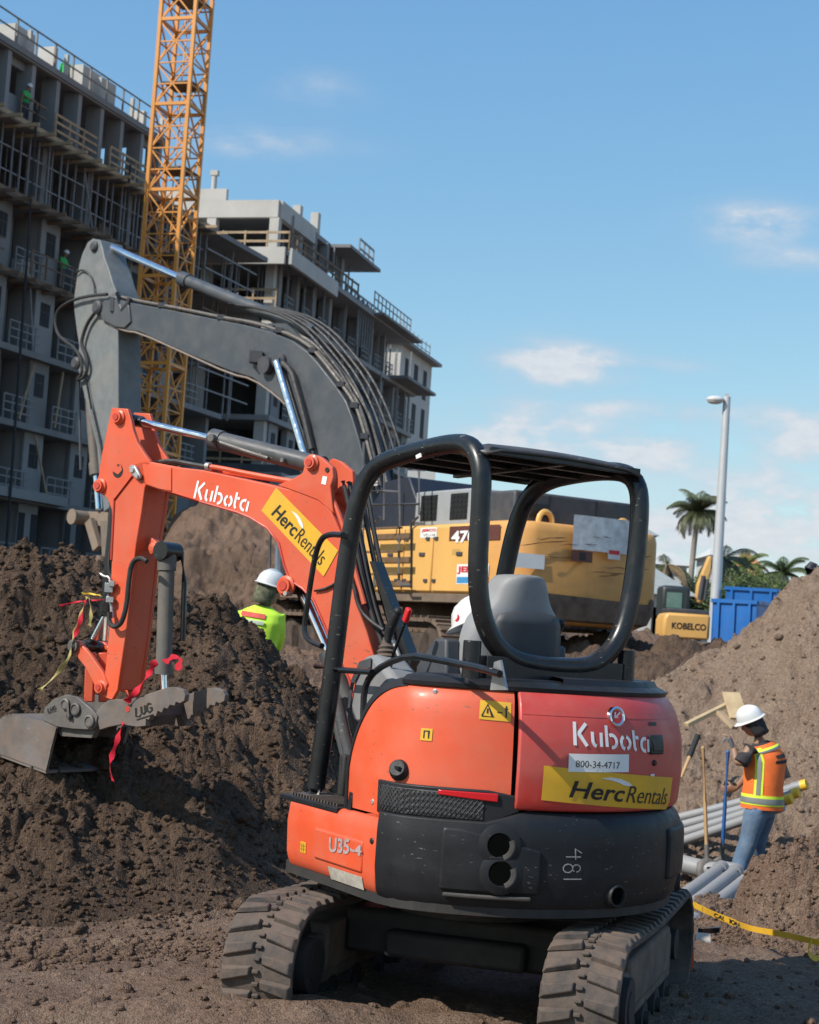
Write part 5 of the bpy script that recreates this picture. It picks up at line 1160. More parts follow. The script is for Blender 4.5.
def gcyl(parent, a, b, c, d, rb, rr, m_=M_greyp):
    A, B, C_ = (GP(*q, d) for q in (a, b, c)); mb = MB(); mb.cyl(B, C_, rb, n=20); dr = (C_-B).normalized(); mb.cyl(B, B+dr*.28, rb*1.22, n=20); o = mb.build('hydraulic_cylinder', m_, parent, inv=BI, ang=30)
    mb = MB(); mb.cyl(A, B, rr, n=14); mb.build('cylinder_rod', M_chrome, o, inv=BI); return o
gcyl(bb2, (98, 244), (168, 275), (300, 329), .0, .125, .075)
mb = MB(); gpr(mb, [(262, 322), (280, 322), (305, 345), (290, 343), (270, 334)], -.2, .2); mb.build('cylinder_lug', M_greyp, bb2, inv=BI)
gcyl(bb2, (282, 363), (312, 462), (330, 530), .48, .14, .085, M_greyd); gcyl(bb2, (282, 363), (312, 462), (330, 530), -.48, .14, .085, M_greyd)
mb = MB(); mb.tube([GP(x, y, .45) for x, y in ((284, 361), (296, 372), (300, 388), (306, 408), (316, 450))], .06, 8, smooth=1); mb.build('hydraulic_hose', M_hose, bb2, inv=BI)
bcy = gcyl(stk_, (90, 508), (87.5, 474), (78.5, 364), .12, .12, .075, mat('dull_cylinder', (.12, .115, .11), .6, dust=.5)); 
mb = MB(); mb.cyl(GP(76, 517, .45), GP(76, 517, -.45), .15, n=18); mb.cyl(GP(76, 517, .47), GP(76, 517, .45), .17); mb.bar(GP(78, 517, .0), GP(98, 518, .0), .2, .3); mb.bar(GP(84, 520, .2), GP(92, 548, .2), .12, .22); mb.bar(GP(98, 520, .1), GP(100, 560, .1), .12, .3); lkb = mb.build('bucket_linkage', mat('brown_grease_steel', (.22, .17, .13), .7, dust=.5), big, inv=BI)
mb = MB(); gpr(mb, [(80, 560), (108, 556), (118, 580), (112, 610), (90, 622), (70, 610), (68, 585)], -.6, .6); mb.build('bucket', M_mud, big, inv=BI, bevel=.03)
# hoses over the boom
tops = [(110, 294), (131, 300), (160, 305), (190, 311), (220, 317), (245, 321), (269, 327), (293, 337), (309, 347), (321, 361), (340, 385), (350, 400), (357, 416), (364, 440), (369, 461), (376, 492)]
for k, (d, o_) in enumerate(((.28, 0), (.18, -1.5), (.08, 1), (-.05, -1), (-.18, 0), (.24, 3), (.12, 5))):
    rr = random.Random(k); mb = MB(); P = []
    for i, (x, y) in enumerate(tops):
        if k > 4 and i < 6: continue
        P.append(GP(x+(o_*.8 if i > 8 else 0)+rr.uniform(-.6, .6), y-(o_*.5 if i <= 8 else 0)+rr.uniform(-1.0, .6), d))
    mb.tube(P, .035, 6, smooth=1); mb.build('hydraulic_hose', M_hose if k % 3 else M_steel, bb2, inv=BI)
for k in range(5):
    mb = MB(); P = [GP(x+k*2.4, y-k*.7-(6 if i == 1 else 0), .25-.12*k) for i, (x, y) in enumerate(((225, 303), (255, 313), (283, 316), (303, 330), (322, 352), (340, 376), (354, 404), (364, 432), (372, 460)))]
    mb.tube(P, .028, 6, smooth=1); mb.build('hydraulic_hose', M_hose, bb2, inv=BI)
for q in ((160, 305), (219, 317), (277, 330), (310, 350), (338, 384), (352, 405), (362, 436)):
    mb = MB(); a = GP(*q, .30); mb.box(a, (.14, .14, .10)); mb.build('hose_clamp', M_greyd, bb2, inv=BI)
# looping hoses at the stick
mb = MB(); mb.tube([GP(x, y, .42) for x, y in ((110, 295), (95, 296), (76, 300), (62, 308), (57, 320), (60, 335), (68, 342), (77, 348), (84, 360), (85, 374), (80, 380))], .035, 7, smooth=2); mb.build('hydraulic_hose', M_hose, stk_, inv=BI)
mb = MB(); mb.tube([GP(x, y, .40) for x, y in ((97, 313), (90, 322), (85, 335), (83, 345), (88, 356), (90, 368), (86, 378), (80, 380))], .04, 7, smooth=2); mb.tube([GP(x, y, .36) for x, y in ((76, 274), (82, 269), (90, 274), (94, 284), (95, 293))], .02, 6, smooth=1); mb.build('hydraulic_hose', M_hose, stk_, inv=BI)
mb = MB(); mb.tube([GP(x, y, .38) for x, y in ((80, 380), (81, 420), (82, 470))], .03, 6); mb.tube([GP(x, y, .38) for x, y in ((86, 372), (93, 410), (100, 440), (107, 480))], .03, 6); mb.build('hydraulic_pipe', M_greyd, stk_, inv=BI)
mb = MB(); mb.tube([GP(x, y, .37) for x, y in ((118, 293), (121, 305), (123, 310), (129, 303), (130, 298))], .05, 6); mb.bar(GP(114, 298, .4), GP(114, 312, .4), .08, .08); mb.build('hose_bracket', M_greyd, ck_, inv=BI)
mb = MB(); mb.box(GP(259, 358, .42), (.25, .25, .22)); mb.cyl(GP(269, 366, .36), GP(269, 366, .5), .17, n=16); mb.build('work_lamp', M_greyd, bb2, inv=BI)

# ------------------------------------------------------------------ unfinished concrete buildings
M_conc = mat('raw_concrete', (.20, .20, .20), .85, var=.12, vscale=.5, dust=.3, dustcol=(.17, .165, .16), dscale=.35, bump=.01, bscale=3)
M_conc2 = mat('concrete_wall', (.25, .25, .25), .85, var=.10, vscale=.4, dust=.25, dustcol=(.22, .21, .2), dscale=.5, bump=.01, bscale=3)
M_light = mat('pale_concrete', (.47, .45, .415), .85, var=.1, vscale=.5, dust=.3, dustcol=(.38, .36, .32), dscale=.6)
M_dark = mat('shaded_concrete', (.09, .09, .095), .9, var=.2, vscale=.6)  # concrete darkened for the shade inside rooms and recesses; also window frames
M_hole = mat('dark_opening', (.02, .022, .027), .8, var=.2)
M_wood = mat('formwork_timber', (.36, .26, .16), .8, var=.25, vscale=2)
M_wood2 = mat('dark_timber', (.16, .11, .075), .85, var=.3, vscale=2)
M_propm = mat('prop_steel', (.20, .20, .21), .6, var=.2)
rb = random.Random(11)
def bld_parts(parent, iv=None):
    pass
A0 = atY(0, 100, 66.0); A1 = atY(157, 190, 78.6); az1 = math.atan2(A1.x-A0.x, A1.y-A0.y)
FL = 3.05; TOP = 24.7
lb_, LI = thing('concrete_building', (A0.x, A0.y, 1.1), 'long grey unfinished concrete building with timber railings on its open top floors, at the left', 'building', rz=-az1)
lev = [TOP-1.1-FL*k for k in range(8)]        # slab tops, local z
S0, S1 = -26.0, 18.0
for k, z in enumerate(lev):
    mb = MB(); ext = .9 if k in (1, 2) else .55
    E1 = (13.2, 24.5, 23.5)[k] if k < 3 else 21
    mb.box((-7+ext/2, (S0+E1)/2, z-.14), (14+ext, E1-S0, .26)); 
    if k in (0,): mb.box((.35, (S0+E1)/2, z-.30), (.25, E1-S0, .12))
    mb.build('floor_slab', M_conc, lb_, smooth=False)
    if k in (1, 2, 3):   # formwork edge boards and outriggers below the slab edge
        mb = MB(); mb.box((ext+.03, (S0+S1)/2, z-.12), (.05, S1-S0, .2))
        s = S0
        while s < S1: mb.box((ext-.1, s, z-.36), (2.0, .1, .14)); s += 1.25
        mb.build('edge_formwork', M_wood2 if k != 1 else M_wood, lb_, smooth=False)
mb = MB(); mb.box((-9.0, (S0+S1)/2, lev[1]/2), (9.6, S1-S0-.6, lev[1]-.4)); mb.box((-11, (S0+S1)/2-4, (lev[0]+lev[1])/2-.1), (4, S1-S0-12, FL-.35)); mb.build('interior_core', M_dark, lb_, smooth=False)  # solid dark fill in place of the shaded rooms
# bays
PER = 3.7; nb = int((S1-S0)/PER)
def railing(parent, s0, s1, x, z, m_, nm='railing', hs=(.45, .95), pst=1.2, jit=.0, th=.07):
    mb = MB()
    for h in hs: mb.box((x, (s0+s1)/2, z+h), (.05, s1-s0, .11 if m_ is M_wood else .06))
    s = s0
    while s <= s1+.01: mb.box((x, s, z+.52), (th, th, 1.05)); s += pst
    return mb.build(nm, m_, parent, smooth=False)
for k in range(7):
    z0 = lev[k+1]; z1 = lev[k]-.27
    for b in range(nb+1):
        s = S0+b*PER; se = min(s+PER, S1)
        if k == 0 and s > 12: continue
        if s+1.8 > S1: continue
        if k == 0:      # open top storey: bare columns, odd wall panels
            for q in (0, 1.8):
                if s+q < 13: mb = MB(); mb.box((.0, s+q, (z0+z1)/2), (.75, .28, z1-z0)); mb.build('column', M_conc2, lb_, smooth=False)
            if b % 3 == 1:
                mb = MB(); mb.box((-.1, s+.95, z0+.6), (.2, 1.5, 1.2)); mb.box((-.1, s+.95, z1-.2), (.2, 1.5, .4)); mb.build('wall_panel', M_conc2, lb_, smooth=False)
            if b % 4 == 2:
                mb = MB(); mb.box((-3.5, s+1, z0+1.9), (.3, 2.2, .8)); mb.build('inner_wall', M_light, lb_, smooth=False)
        elif k == 1:    # storey full of shoring props
            for q in (0.0,):
                mb = MB(); mb.box((-.3, s, (z0+z1)/2), (.6, .35, z1-z0)); mb.build('column', M_conc, lb_, smooth=False)
        else:
            wz = 1.45
            mb = MB(); mb.box((-.02, s+wz/2, (z0+z1)/2), (.30, wz, z1-z0)); mb.box((-.6, s+wz-.1, (z0+z1)/2), (1.3, .2, z1-z0)); mb.box((-.6, s+.1, (z0+z1)/2), (1.3, .2, z1-z0)); wl = mb.build('wall_panel', M_conc2 if (b+k) % 3 else M_conc, lb_, smooth=False)
            if k < 6:
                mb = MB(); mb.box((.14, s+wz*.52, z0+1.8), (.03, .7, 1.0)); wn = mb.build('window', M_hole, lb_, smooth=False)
                mb = MB(); mb.box((.162, s+wz*.52+.03, z0+1.8), (.02, .03, 1.0)); mb.box((.162, s+wz*.52, z0+1.9), (.02, .7, .03)); mb.build('window_frame', M_dark, wn, smooth=False)
            else:
                for q in (.25, 1.2):
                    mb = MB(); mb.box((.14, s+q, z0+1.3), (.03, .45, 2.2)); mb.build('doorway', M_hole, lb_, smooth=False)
            mb = MB(); mb.box((-1.2, s+wz+1.0, (z0+z1)/2), (.2, 1.95, z1-z0)); bw = mb.build('recess_wall', M_conc, lb_, smooth=False)
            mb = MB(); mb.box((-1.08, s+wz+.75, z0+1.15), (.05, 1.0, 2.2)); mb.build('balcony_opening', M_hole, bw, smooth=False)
            railing(lb_, s+wz+.02, s+PER-.02, .45, z0, M_propm, hs=(.35, .7, 1.02), pst=.64, th=.05)
# shoring props on the second storey and railings of timber
mb = MB()
s = S0
while s < S1:
    for x in (.3, -1.2, -2.6): mb.box((x+rb.uniform(-.2, .2), s+rb.uniform(-.1, .1), (lev[2]+lev[1])/2-.15), (.06, .06, FL-.3))
    s += .62
for h in (.9, 1.9): mb.box((.3, (S0+S1)/2, lev[2]+h), (.05, S1-S0, .06))
shor = mb.build('shoring_prop', M_propm, lb_, smooth=False); shor['kind'] = 'stuff'
for (s0, s1, k) in ((-12, -5, 1), (-4.6, -1.2, 1), (.4, 2.3, 1), (3.0, 6.4, 1), (7.6, 12, 1), (-12, 0, 3), (2, 10, 3)):
    railing(lb_, s0, s1, .75 if k == 1 else .8, lev[k], M_wood2 if k != 1 or s0 < 2 else M_wood, hs=(.35, .7, 1.02) if s0 > 2 else (.55, 1.0), pst=1.15)
railing(lb_, S0, 13.2, .48, lev[0], mat('rail_grey_brown', (.22, .2, .18), .7), hs=(.5, 1.05), pst=1.45)
for (s, w_, h_) in ((-3.2, 4.2, 1.5), (1.6, 1.5, 1.1), (4.0, .3, 1.2), (7.7, 2.9, 1.25), (12.0, .3, 1.0), (-9, 2, 1.6)):
    mb = MB(); mb.box((-.55, s, lev[0]+h_/2), (.8, w_, h_*1.15)); mb.build('roof_upstand', M_light, lb_, smooth=False)
for j in range(10):
    mb = MB(); s = -10+j*2.9; mb.box((.1, s, lev[0]+.55), (.16, .16, 1.15)); mb.build('roof_stub', M_light, lb_, smooth=False)
# scaffold lift and mixed clutter at the far end of the long block
for k in (1, 2, 3):
    mb = MB()
    for j in range(9): mb.box((.4-rb.random()*2, 18.2+j*.7, (lev[k]+lev[k+1])/2-.1), (.07, .07, FL-.3))
    mb.box((.5, 21, lev[k+1]+1.0), (.06, 6, .08)); mb.box((.5, 21, lev[k+1]+2.0), (.06, 6, .08)); mb.build('scaffold_bay', M_propm if k != 2 else M_wood2, lb_, smooth=False)
for k in range(1, 7):
    for j in range(5):
        s = rb.uniform(-14, 16); mb = MB()
        if rb.random() < .5: mb.box((-.3, s, lev[k+1]+.4), (.5, rb.uniform(.5, 1.4), .8)); mb.build('material_stack', (M_wood, M_light, M_wood2)[rb.randrange(3)], lb_, smooth=False)
        else: mb.bar((.5, s, lev[k+1]+.1), (.3, s+rb.uniform(-1.2, 1.2), lev[k]-.4), .07); mb.build('leaning_board', (M_wood, M_propm)[rb.randrange(2)], lb_, smooth=False)
# curtain wall end return
mb = MB(); mb.box((-7, 20.5, lev[4]/2), (14, .3, lev[4])); mb.box((-7.5, 19, lev[4]/2), (11, 3, lev[4]-.4)); mb.box((.25, S1-.5, lev[6]+.1), (.6, 1.2, 6)); mb.build('end_wall', M_conc, lb_, smooth=False)
mb = MB(); mb.box((.35, -2, lev[6]+.02), (1.3, 16, .4)); mb.build('canopy_slab', M_conc2, lb_, smooth=False)
mb = MB(); mb.box((.5, 4.2, 1.8), (.2, 2.8, 2.2)); mb.build('site_hoarding', M_light, lb_, smooth=False)
for q, (s, z0_) in enumerate(((1.2, 12), (9.0, 10))):
    mb = MB(); mb.tube([(1.0, s, lev[1]+.6), (1.05, s+.1, lev[3]), (1.1, s+.3, 1.0)], .06, 5); mb.build('drop_cable', M_hole, lb_)

# second building, further back: pale front and a long receding right side stepping down
C0 = atY(276, 260, 92.0); C1 = atY(440, 400, 130.0); az2 = math.atan2(C1.x-C0.x, C1.y-C0.y); Ls = (Vector((C1.x, C1.y, 0))-Vector((C0.x, C0.y, 0))).length
rbld, RI = thing('concrete_building', (C0.x, C0.y, 1.1), 'pale unfinished concrete block with stepped roofline, standing right of the yellow crane mast', 'building', rz=-az2)
RT = 25.6-1.1; F2 = 3.05; lv = [RT-F2*k for k in range(8)]
WF = 12.0
# slabs: each storey longer than the one above
ends = [16.0, 25.0, 30.0, 30.0, 30.0, 30.0, 30.0, 30.0]
for k, z in enumerate(lv):
    e = ends[k]; ov = (.0, 1.3, .5, .4, .4, .4, .4, .4)[k]
    mb = MB(); mb.box((-WF/2+ov/2, e/2-ov/2, z-.15), (WF+ov, e+ov, .3)); mb.build('floor_slab', M_conc2, rbld, smooth=False)
mb = MB(); mb.box((-WF/2, -.05, lv[0]-.4), (WF, .35, 1.0)); mb.box((.0, 3.2, lv[0]-.4), (.35, 6.4, 1.0)); mb.box((-WF/2-1.5, .9, lv[0]+.55), (WF-4.2, .3, 1.0)); mb.build('parapet', M_light, rbld, smooth=False)
mb = MB(); mb.box((-WF/2+.6, -1.4, lv[1]-.35), (WF+.9, .25, .95)); mb.box((1.3, 3.0, lv[1]-.35), (.22, 8.6, .9)); mb.build('balcony_edge', M_light, rbld, smooth=False)
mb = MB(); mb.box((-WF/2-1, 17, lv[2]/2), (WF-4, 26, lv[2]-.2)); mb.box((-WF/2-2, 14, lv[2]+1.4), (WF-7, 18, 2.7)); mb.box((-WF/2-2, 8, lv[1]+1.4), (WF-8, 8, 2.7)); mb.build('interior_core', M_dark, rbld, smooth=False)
# penthouse columns and front openings
for x in (-.2, -4.0, -7.6, -11.2):
    mb = MB(); mb.box((x, .05, (lv[0]+lv[1])/2-.4), (.55, .5, F2-1.0)); mb.build('column', M_light, rbld, smooth=False)
for y in (4.0, 6.4, 9, 12.2):
    mb = MB(); mb.box((-.2, y, (lv[0]+lv[1])/2-.15), (.45, .5, F2-.3)); mb.build('column', M_conc2, rbld, smooth=False)
def rail2(x0, y0, x1, y1, z, m_, hs=(.5, 1.0), pst=1.3):
    mb = MB(); a = Vector((x0, y0, z)); b = Vector((x1, y1, z)); L = (b-a).length
    for h in hs: mb.bar(a+Vector((0, 0, h)), b+Vector((0, 0, h)), .06, .13)
    n = max(1, int(L/pst))
    for i in range(n+1): p = a+(b-a)*i/n; mb.box((p.x, p.y, z+.55), (.09, .09, 1.1))
    mb.build('railing', m_, rbld, smooth=False)
rail2(-WF, -1.3, 1.2, -1.3, lv[1], M_wood); rail2(1.2, -1.3, 1.2, 12, lv[1], M_wood2); rail2(.2, 12.7, .2, 25, lv[1], M_propm, (.4, .75, 1.1), .9); rail2(.9, 12.6, .9, 15.8, lv[0], M_propm, (.5, 1.1), 1.0)
rail2(-WF, -.4, .3, -.4, lv[2], M_wood); rail2(-9, -.4, .3, -.4, lv[5]+.0, M_wood)
# storey faces
for k in range(1, 7):
    z0 = lv[k+1]; z1 = lv[k]-.3
    for x in (-.25, -4.2, -8.0, -11.6):
        mb = MB(); mb.box((x, .1, (z0+z1)/2), (.6 if k != 1 else .5, .5, z1-z0)); mb.build('column', M_light if k < 5 else M_conc2, rbld, smooth=False)
    if k >= 2 and k != 4:
        for x in (-2.2, -6.1, -9.8):
            if k == 3 and x == -2.2: continue
            mb = MB(); mb.box((x, .35, (z0+z1)/2), (2.6, .2, z1-z0)); wp = mb.build('wall_panel', M_light if (k+int(x)) % 2 else M_conc2, rbld, smooth=False)
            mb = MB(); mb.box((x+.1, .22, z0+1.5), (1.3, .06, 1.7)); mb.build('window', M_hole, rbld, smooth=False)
# right side storeys
for k in range(1, 8):
    z0 = lv[k+1] if k < 7 else -.5; z1 = lv[k]-.3; y = .6; j = 0
    while y < ends[k]-.6:
        mb = MB(); w_ = 1.5 if k >= 3 else .5
        mb.box((-.1, y+w_/2, (z0+z1)/2), (.35, w_, z1-z0)); mb.build('wall_panel' if k >= 3 else 'column', M_conc2 if (j+k) % 3 else M_conc, rbld, smooth=False)
        if k >= 3:
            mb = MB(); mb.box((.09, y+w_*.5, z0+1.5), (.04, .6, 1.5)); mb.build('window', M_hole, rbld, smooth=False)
        mb = MB(); mb.box((-.9, y+w_+.75, (z0+z1)/2), (.15, 1.6, z1-z0)); mb.build('recess_wall', M_dark, rbld, smooth=False)
        mb = MB(); [mb.box((.25, y+w_+.8, z0+h), (.05, 1.5, .06)) for h in (.4, .75, 1.05)]; [mb.box((.25, y+w_+.1+q*.45, z0+.55), (.04, .04, 1.05)) for q in range(4)]; mb.build('railing', M_propm, rbld, smooth=False)
        y += 3.1; j += 1
mb = MB()
for k in (1, 2, 0):
    for i in range(34 if k else 17): mb.box((rb.uniform(-1.6, .9), .6+i*.86 if k else .8+i*.9, (lv[k]+lv[k+1])/2-.15), (.08, .08, F2-.3))
for x in range(22): mb.box((-11.4+x*.52, rb.uniform(-.7, .2), (lv[1]+lv[2])/2-.15), (.08, .08, F2-.3))
for i in range(7): mb.box((1.0, 13.0+i*.55, (lv[1]+lv[2])/2+.4), (.08, .08, F2))
o = mb.build('shoring_prop', M_propm, rbld, smooth=False); o['kind'] = 'stuff'
# sloping canopies on the right side
mb = MB(); mb.box((1.0, 20.5, lv[1]-.1), (2.0, 10, .16)); mb.box((.6, 12.6, lv[0]-.2), (1.6, 6.8, .2)); mb.box((.9, 27, lv[2]+.05), (1.8, 8, .2)); mb.build('roof_overhang', M_conc, rbld, smooth=False)
mb = MB(); [mb.box((1.9, 13.4+i*.9, lv[1]+.45), (.06, .06, 1.0)) for i in range(11)]; mb.box((1.9, 17.9, lv[1]+.9), (.05, 9.2, .07)); mb.box((1.9, 17.9, lv[1]+.45), (.05, 9.2, .07)); mb.build('railing', M_propm, rbld, smooth=False)
for x, y in ((-1.6, 7.5), (-1.0, 9.2)):
    mb = MB(); mb.box((x, y, lv[0]+.9), (.5, .5, 1.9)); mb.build('roof_stub', M_light, rbld, smooth=False)
mb = MB(); mb.cyl((-4.6, 1.2, lv[0]+1), (-4.6, 1.2, lv[0]+1.9), .16); mb.box((-4.6, 1.2, lv[0]+2.1), (.45, .3, .3)); mb.build('roof_vent', M_light, rbld)
mb = MB(); mb.bar((-6.5, .0, lv[5]+.1), (-3.8, .0, lv[4]-.4), .15); mb.build('diagonal_brace', M_wood, rbld)
mb = MB(); mb.box((-9.3, -.1, lv[5]+1.2), (1.4, .3, 2.4)); mb.build('timber_stack', M_wood2, rbld, smooth=False)
# tower wing at the far end
T0 = 31.0; tz = 23.3-1.1
mb = MB(); mb.box((-4.4, T0+4.7, tz/2-.3), (6.6, 9.4, tz+.6)); tw = mb.build('tower_wing', M_light, rbld, smooth=False)
mb = MB(); mb.box((-4.2, T0+4.7, tz+.12), (7.6, 10.4, .24)); mb.box((-4.6, T0+4.7, tz+.5), (6.0, 8.6, .6)); mb.build('roof_slab', M_conc2, tw, smooth=False)
mb = MB()
for h in (1.0, 1.5): mb.bar((-1.3, T0+.2, tz+h), (-1.3, T0+9.2, tz+h), .05); mb.bar((-7, T0+.2, tz+h), (-1.3, T0+.2, tz+h), .05)
for i in range(8): mb.box((-1.3, T0+.2+i*1.28, tz+1.1), (.06, .06, 1.3)); mb.box((-7+i*.8, T0+.2, tz+1.1), (.06, .06, 1.3))
mb.build('roof_railing', M_propm, tw, smooth=False)
for k in range(6):
    for (y, w_) in ((T0+1.8, .9), (T0+4.6, 1.1), (T0+7.4, 1.0)):
        mb = MB(); mb.box((-1.10, y, tz-1.9-k*3.05), (.06, w_, 2.3)); mb.build('window', M_hole if k < 2 else M_conc, rbld, smooth=False)
        if k >= 2: mb = MB(); mb.box((-1.06, y, tz-1.9-k*3.05), (.05, w_*.45, 1.8)); mb.build('window', M_light if k == 3 else M_hole, rbld, smooth=False)
    mb = MB(); mb.box((-3.5, T0-.03, tz-1.9-k*3.05), (1.3, .08, 2.3)); mb.build('window', M_hole, rbld, smooth=False)
# lower link block in front between mast and pale building
LK0 = atY(205, 450, 84)
lk2, KI = thing('site_annex', (LK0.x, LK0.y, 1.1), 'low grey concrete link block with dark openings behind the crane mast foot', 'building', rz=-az2)
mb = MB(); mb.box((-1.5, 3.2, 5.2), (11.0, 5, .35)); mb.box((-1.5, 3.2, 8.2), (11.0, 5, .35)); mb.box((-1.5, 3.2, 2.0), (11.0, 5, .35)); mb.build('floor_slab', M_conc2, lk2, smooth=False)
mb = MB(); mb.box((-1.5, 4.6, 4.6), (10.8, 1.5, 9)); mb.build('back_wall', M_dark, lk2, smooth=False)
for i, x in enumerate((-6.6, -4.4, -2.2, -.2, 1.8, 3.6)):
    mb = MB(); mb.box((x, .9, 4.3), (.45 if i % 2 else .7, .4, 8)); mb.build('column', M_conc2 if i % 2 else M_light, lk2, smooth=False)
for (x, z) in ((-1.2, 6.6), (1.0, 3.5), (-3.2, 3.6)):
    mb = MB(); mb.box((x, 1.0, z), (1.3, .2, 2.0)); mb.build('wall_panel', M_light if x > -2 else M_conc2, lk2, smooth=False)

# ------------------------------------------------------------------ tower crane mast
CB = atY(146, 540, 70.0); M_crane = mat('crane_yellow', (.68, .27, .04), .45, var=.08, vscale=.8, dust=.15, dustcol=(.4, .25, .1))
M_crane2 = M_crane
crn, CI = thing('tower_crane', (CB.x, CB.y, 1.1), 'tall yellow lattice mast of a tower crane rising between the two concrete buildings', 'crane', rz=R_(-17))
cw_ = 1.62; SEC = 3.75; nsec = 13
for i in range(nsec):
    z0 = i*SEC; mb = MB(); z1 = z0+SEC
    h = cw_/2; cs = [(-h, -h), (h, -h), (h, h), (-h, h)]
    for (x, y) in cs: mb.box((x, y, (z0+z1)/2), (.15, .15, SEC))
    for a in range(4):
        (xa, ya), (xb, yb) = cs[a], cs[(a+1) % 4]; mx_, my_ = (xa+xb)/2, (ya+yb)/2
        mb.bar((xa, ya, z0+.06), (xb, yb, z0+.06), .11, .14)
        for q in range(4):
            zz = z0+SEC*q/4
            if q: mb.bar((xa, ya, zz), (xb, yb, zz), .055)
            if q % 2 == 0:
                mb.bar((xa, ya, zz), (mx_, my_, zz+SEC/4), .06); mb.bar((xb, yb, zz), (mx_, my_, zz+SEC/4), .06)
            else:
                mb.bar((mx_, my_, zz), (xa, ya, zz+SEC/4), .06); mb.bar((mx_, my_, zz), (xb, yb, zz+SEC/4), .06)
    sec = mb.build('mast_section', M_crane, crn, smooth=False)
    mb = MB(); mb.box((0.1, .1, z0+1.1), (cw_-.25, cw_-.25, .06)); mb.build('mast_platform', mat('grating', (.12, .11, .1), .8), sec, smooth=False)
    mb = MB(); [mb.bar((-.2+.4*s_, .35, z0), (-.2+.4*s_, .35+.25, z1), .04) for s_ in (0, 1)]; [mb.bar((-.2, .35+.25*t/10, z0+SEC*t/10), (.2, .35+.25*t/10, z0+SEC*t/10), .03) for t in range(10)]; mb.build('mast_ladder', M_crane, sec, smooth=False)
mb = MB(); mb.box((0, 0, -.2), (3.2, 3.2, .8)); mb.build('crane_base', M_conc, crn, smooth=False)

# ------------------------------------------------------------------ people
M_skin = mat('skin', (.30, .17, .11), .55, var=.06, vscale=30); M_hv = mat('lime_shirt', (.55, .85, .06), .8, var=.08, vscale=12, bump=.004, bscale=14)
M_vest = mat('orange_vest', (.90, .17, .03), .75, var=.08, vscale=12, bump=.004, bscale=14); M_lime = mat('lime_trim', (.70, .85, .05), .7, var=.05); M_refl = mat('reflective_tape', (.22, .23, .22), .4, var=.1)
M_denim = mat('denim', (.09, .145, .22), .85, var=.22, vscale=9, dust=.25, dustcol=(.28, .3, .33), bump=.006, bscale=16); M_tee = mat('dark_tee', (.035, .03, .032), .85, var=.2, bump=.004, bscale=16); M_boot = mat('tan_boot', (.16, .08, .035), .7, dust=.4)
M_glove = mat('grey_glove', (.16, .16, .17), .8, var=.2); M_gloveb = mat('black_glove', (.02, .02, .02), .8); M_hat = mat('white_shell', (.70, .70, .69), .3, var=.03, coat=.3, dust=.06); M_camo = mat('olive_cloth', (.12, .12, .07), .9, var=.6, vscale=28, dust=.3, dustcol=(.05, .05, .03), dscale=20); M_dk = mat('dark_trousers', (.04, .045, .06), .85)
M_hair = mat('dark_hair', (.015, .012, .01), .8); M_dkscarf = mat('dark_scarf', (.03, .028, .03), .9, var=.4, vscale=20)
def loft(mb, cs, rad, n=16, up=None):
    """closed tube through centres cs with elliptical radii (rx along the given side vector, ry)"""
    rows = []; k = len(cs); cs = [Vector(c) for c in cs]
    for i in range(k):
        t = (cs[min(i+1, k-1)]-cs[max(i-1, 0)]).normalized(); sd = Vector(up) if up is not None else frame(t)[0]
        x = (sd-t*sd.dot(t)).normalized(); y = t.cross(x); rx, ry = rad[i] if isinstance(rad[i], tuple) else (rad[i], rad[i])
        rows.append([cs[i]+x*rx*math.cos(2*math.pi*j/n)+y*ry*math.sin(2*math.pi*j/n) for j in range(n)])
    mb.grid(rows, close=True); mb.add(rows[0], [tuple(range(n))[::-1]]); mb.add(rows[-1], [tuple(range(n))]); return rows
def smoothpath(P, n=1):
    P = [Vector(p) for p in P]
    for _ in range(n):
        Q = [P[0]]
        for a, b in zip(P, P[1:]): Q += [a*.75+b*.25, a*.25+b*.75]
        P = Q+[P[-1]]
    return P
def limb(mb, pts, r):
    mb.tube(pts, r, 12, smooth=2)
def hand(mb, w_, d, side, grip=.6, s=1.):
    """palm, four unequal curled fingers and a thumb; w_ wrist, d direction, side = across the palm"""
    d = Vector(d).normalized(); side = (Vector(side)-d*Vector(side).dot(d)).normalized(); nrm = d.cross(side)
    loft(mb, [w_, w_+d*.045*s, w_+d*.09*s], [(.030*s, .018*s), (.042*s, .018*s), (.040*s, .016*s)], 12, up=side)
    for i, L in enumerate((.070, .080, .076, .060)):
        b = w_+d*.085*s+side*(.030-.020*i)*s; q = grip; 
        p1 = b+(d*math.cos(q)+nrm*math.sin(q))*L*.45*s; p2 = p1+(d*math.cos(2*q)+nrm*math.sin(2*q))*L*.32*s; p3 = p2+(d*math.cos(2.7*q)+nrm*math.sin(2.7*q))*L*.25*s
        mb.tube([b-d*.015*s, b, p1, p2, p3], [.0095*s, .0095*s, .009*s, .008*s, .0065*s], 8)
    b = w_+d*.025*s+side*.032*s; p1 = b+(d*.6+side*.7+nrm*.3).normalized()*.035*s; mb.tube([b, p1, p1+(d*.8+nrm*.5).normalized()*.03*s], [.012*s, .010*s, .008*s], 8)
def remesh(o, v=.011):
    md = o.modifiers.new('r', 'REMESH'); md.mode = 'VOXEL'; md.voxel_size = v; md.use_smooth_shade = True
    md = o.modifiers.new('s', 'SMOOTH'); md.iterations = 2; md.factor = .5
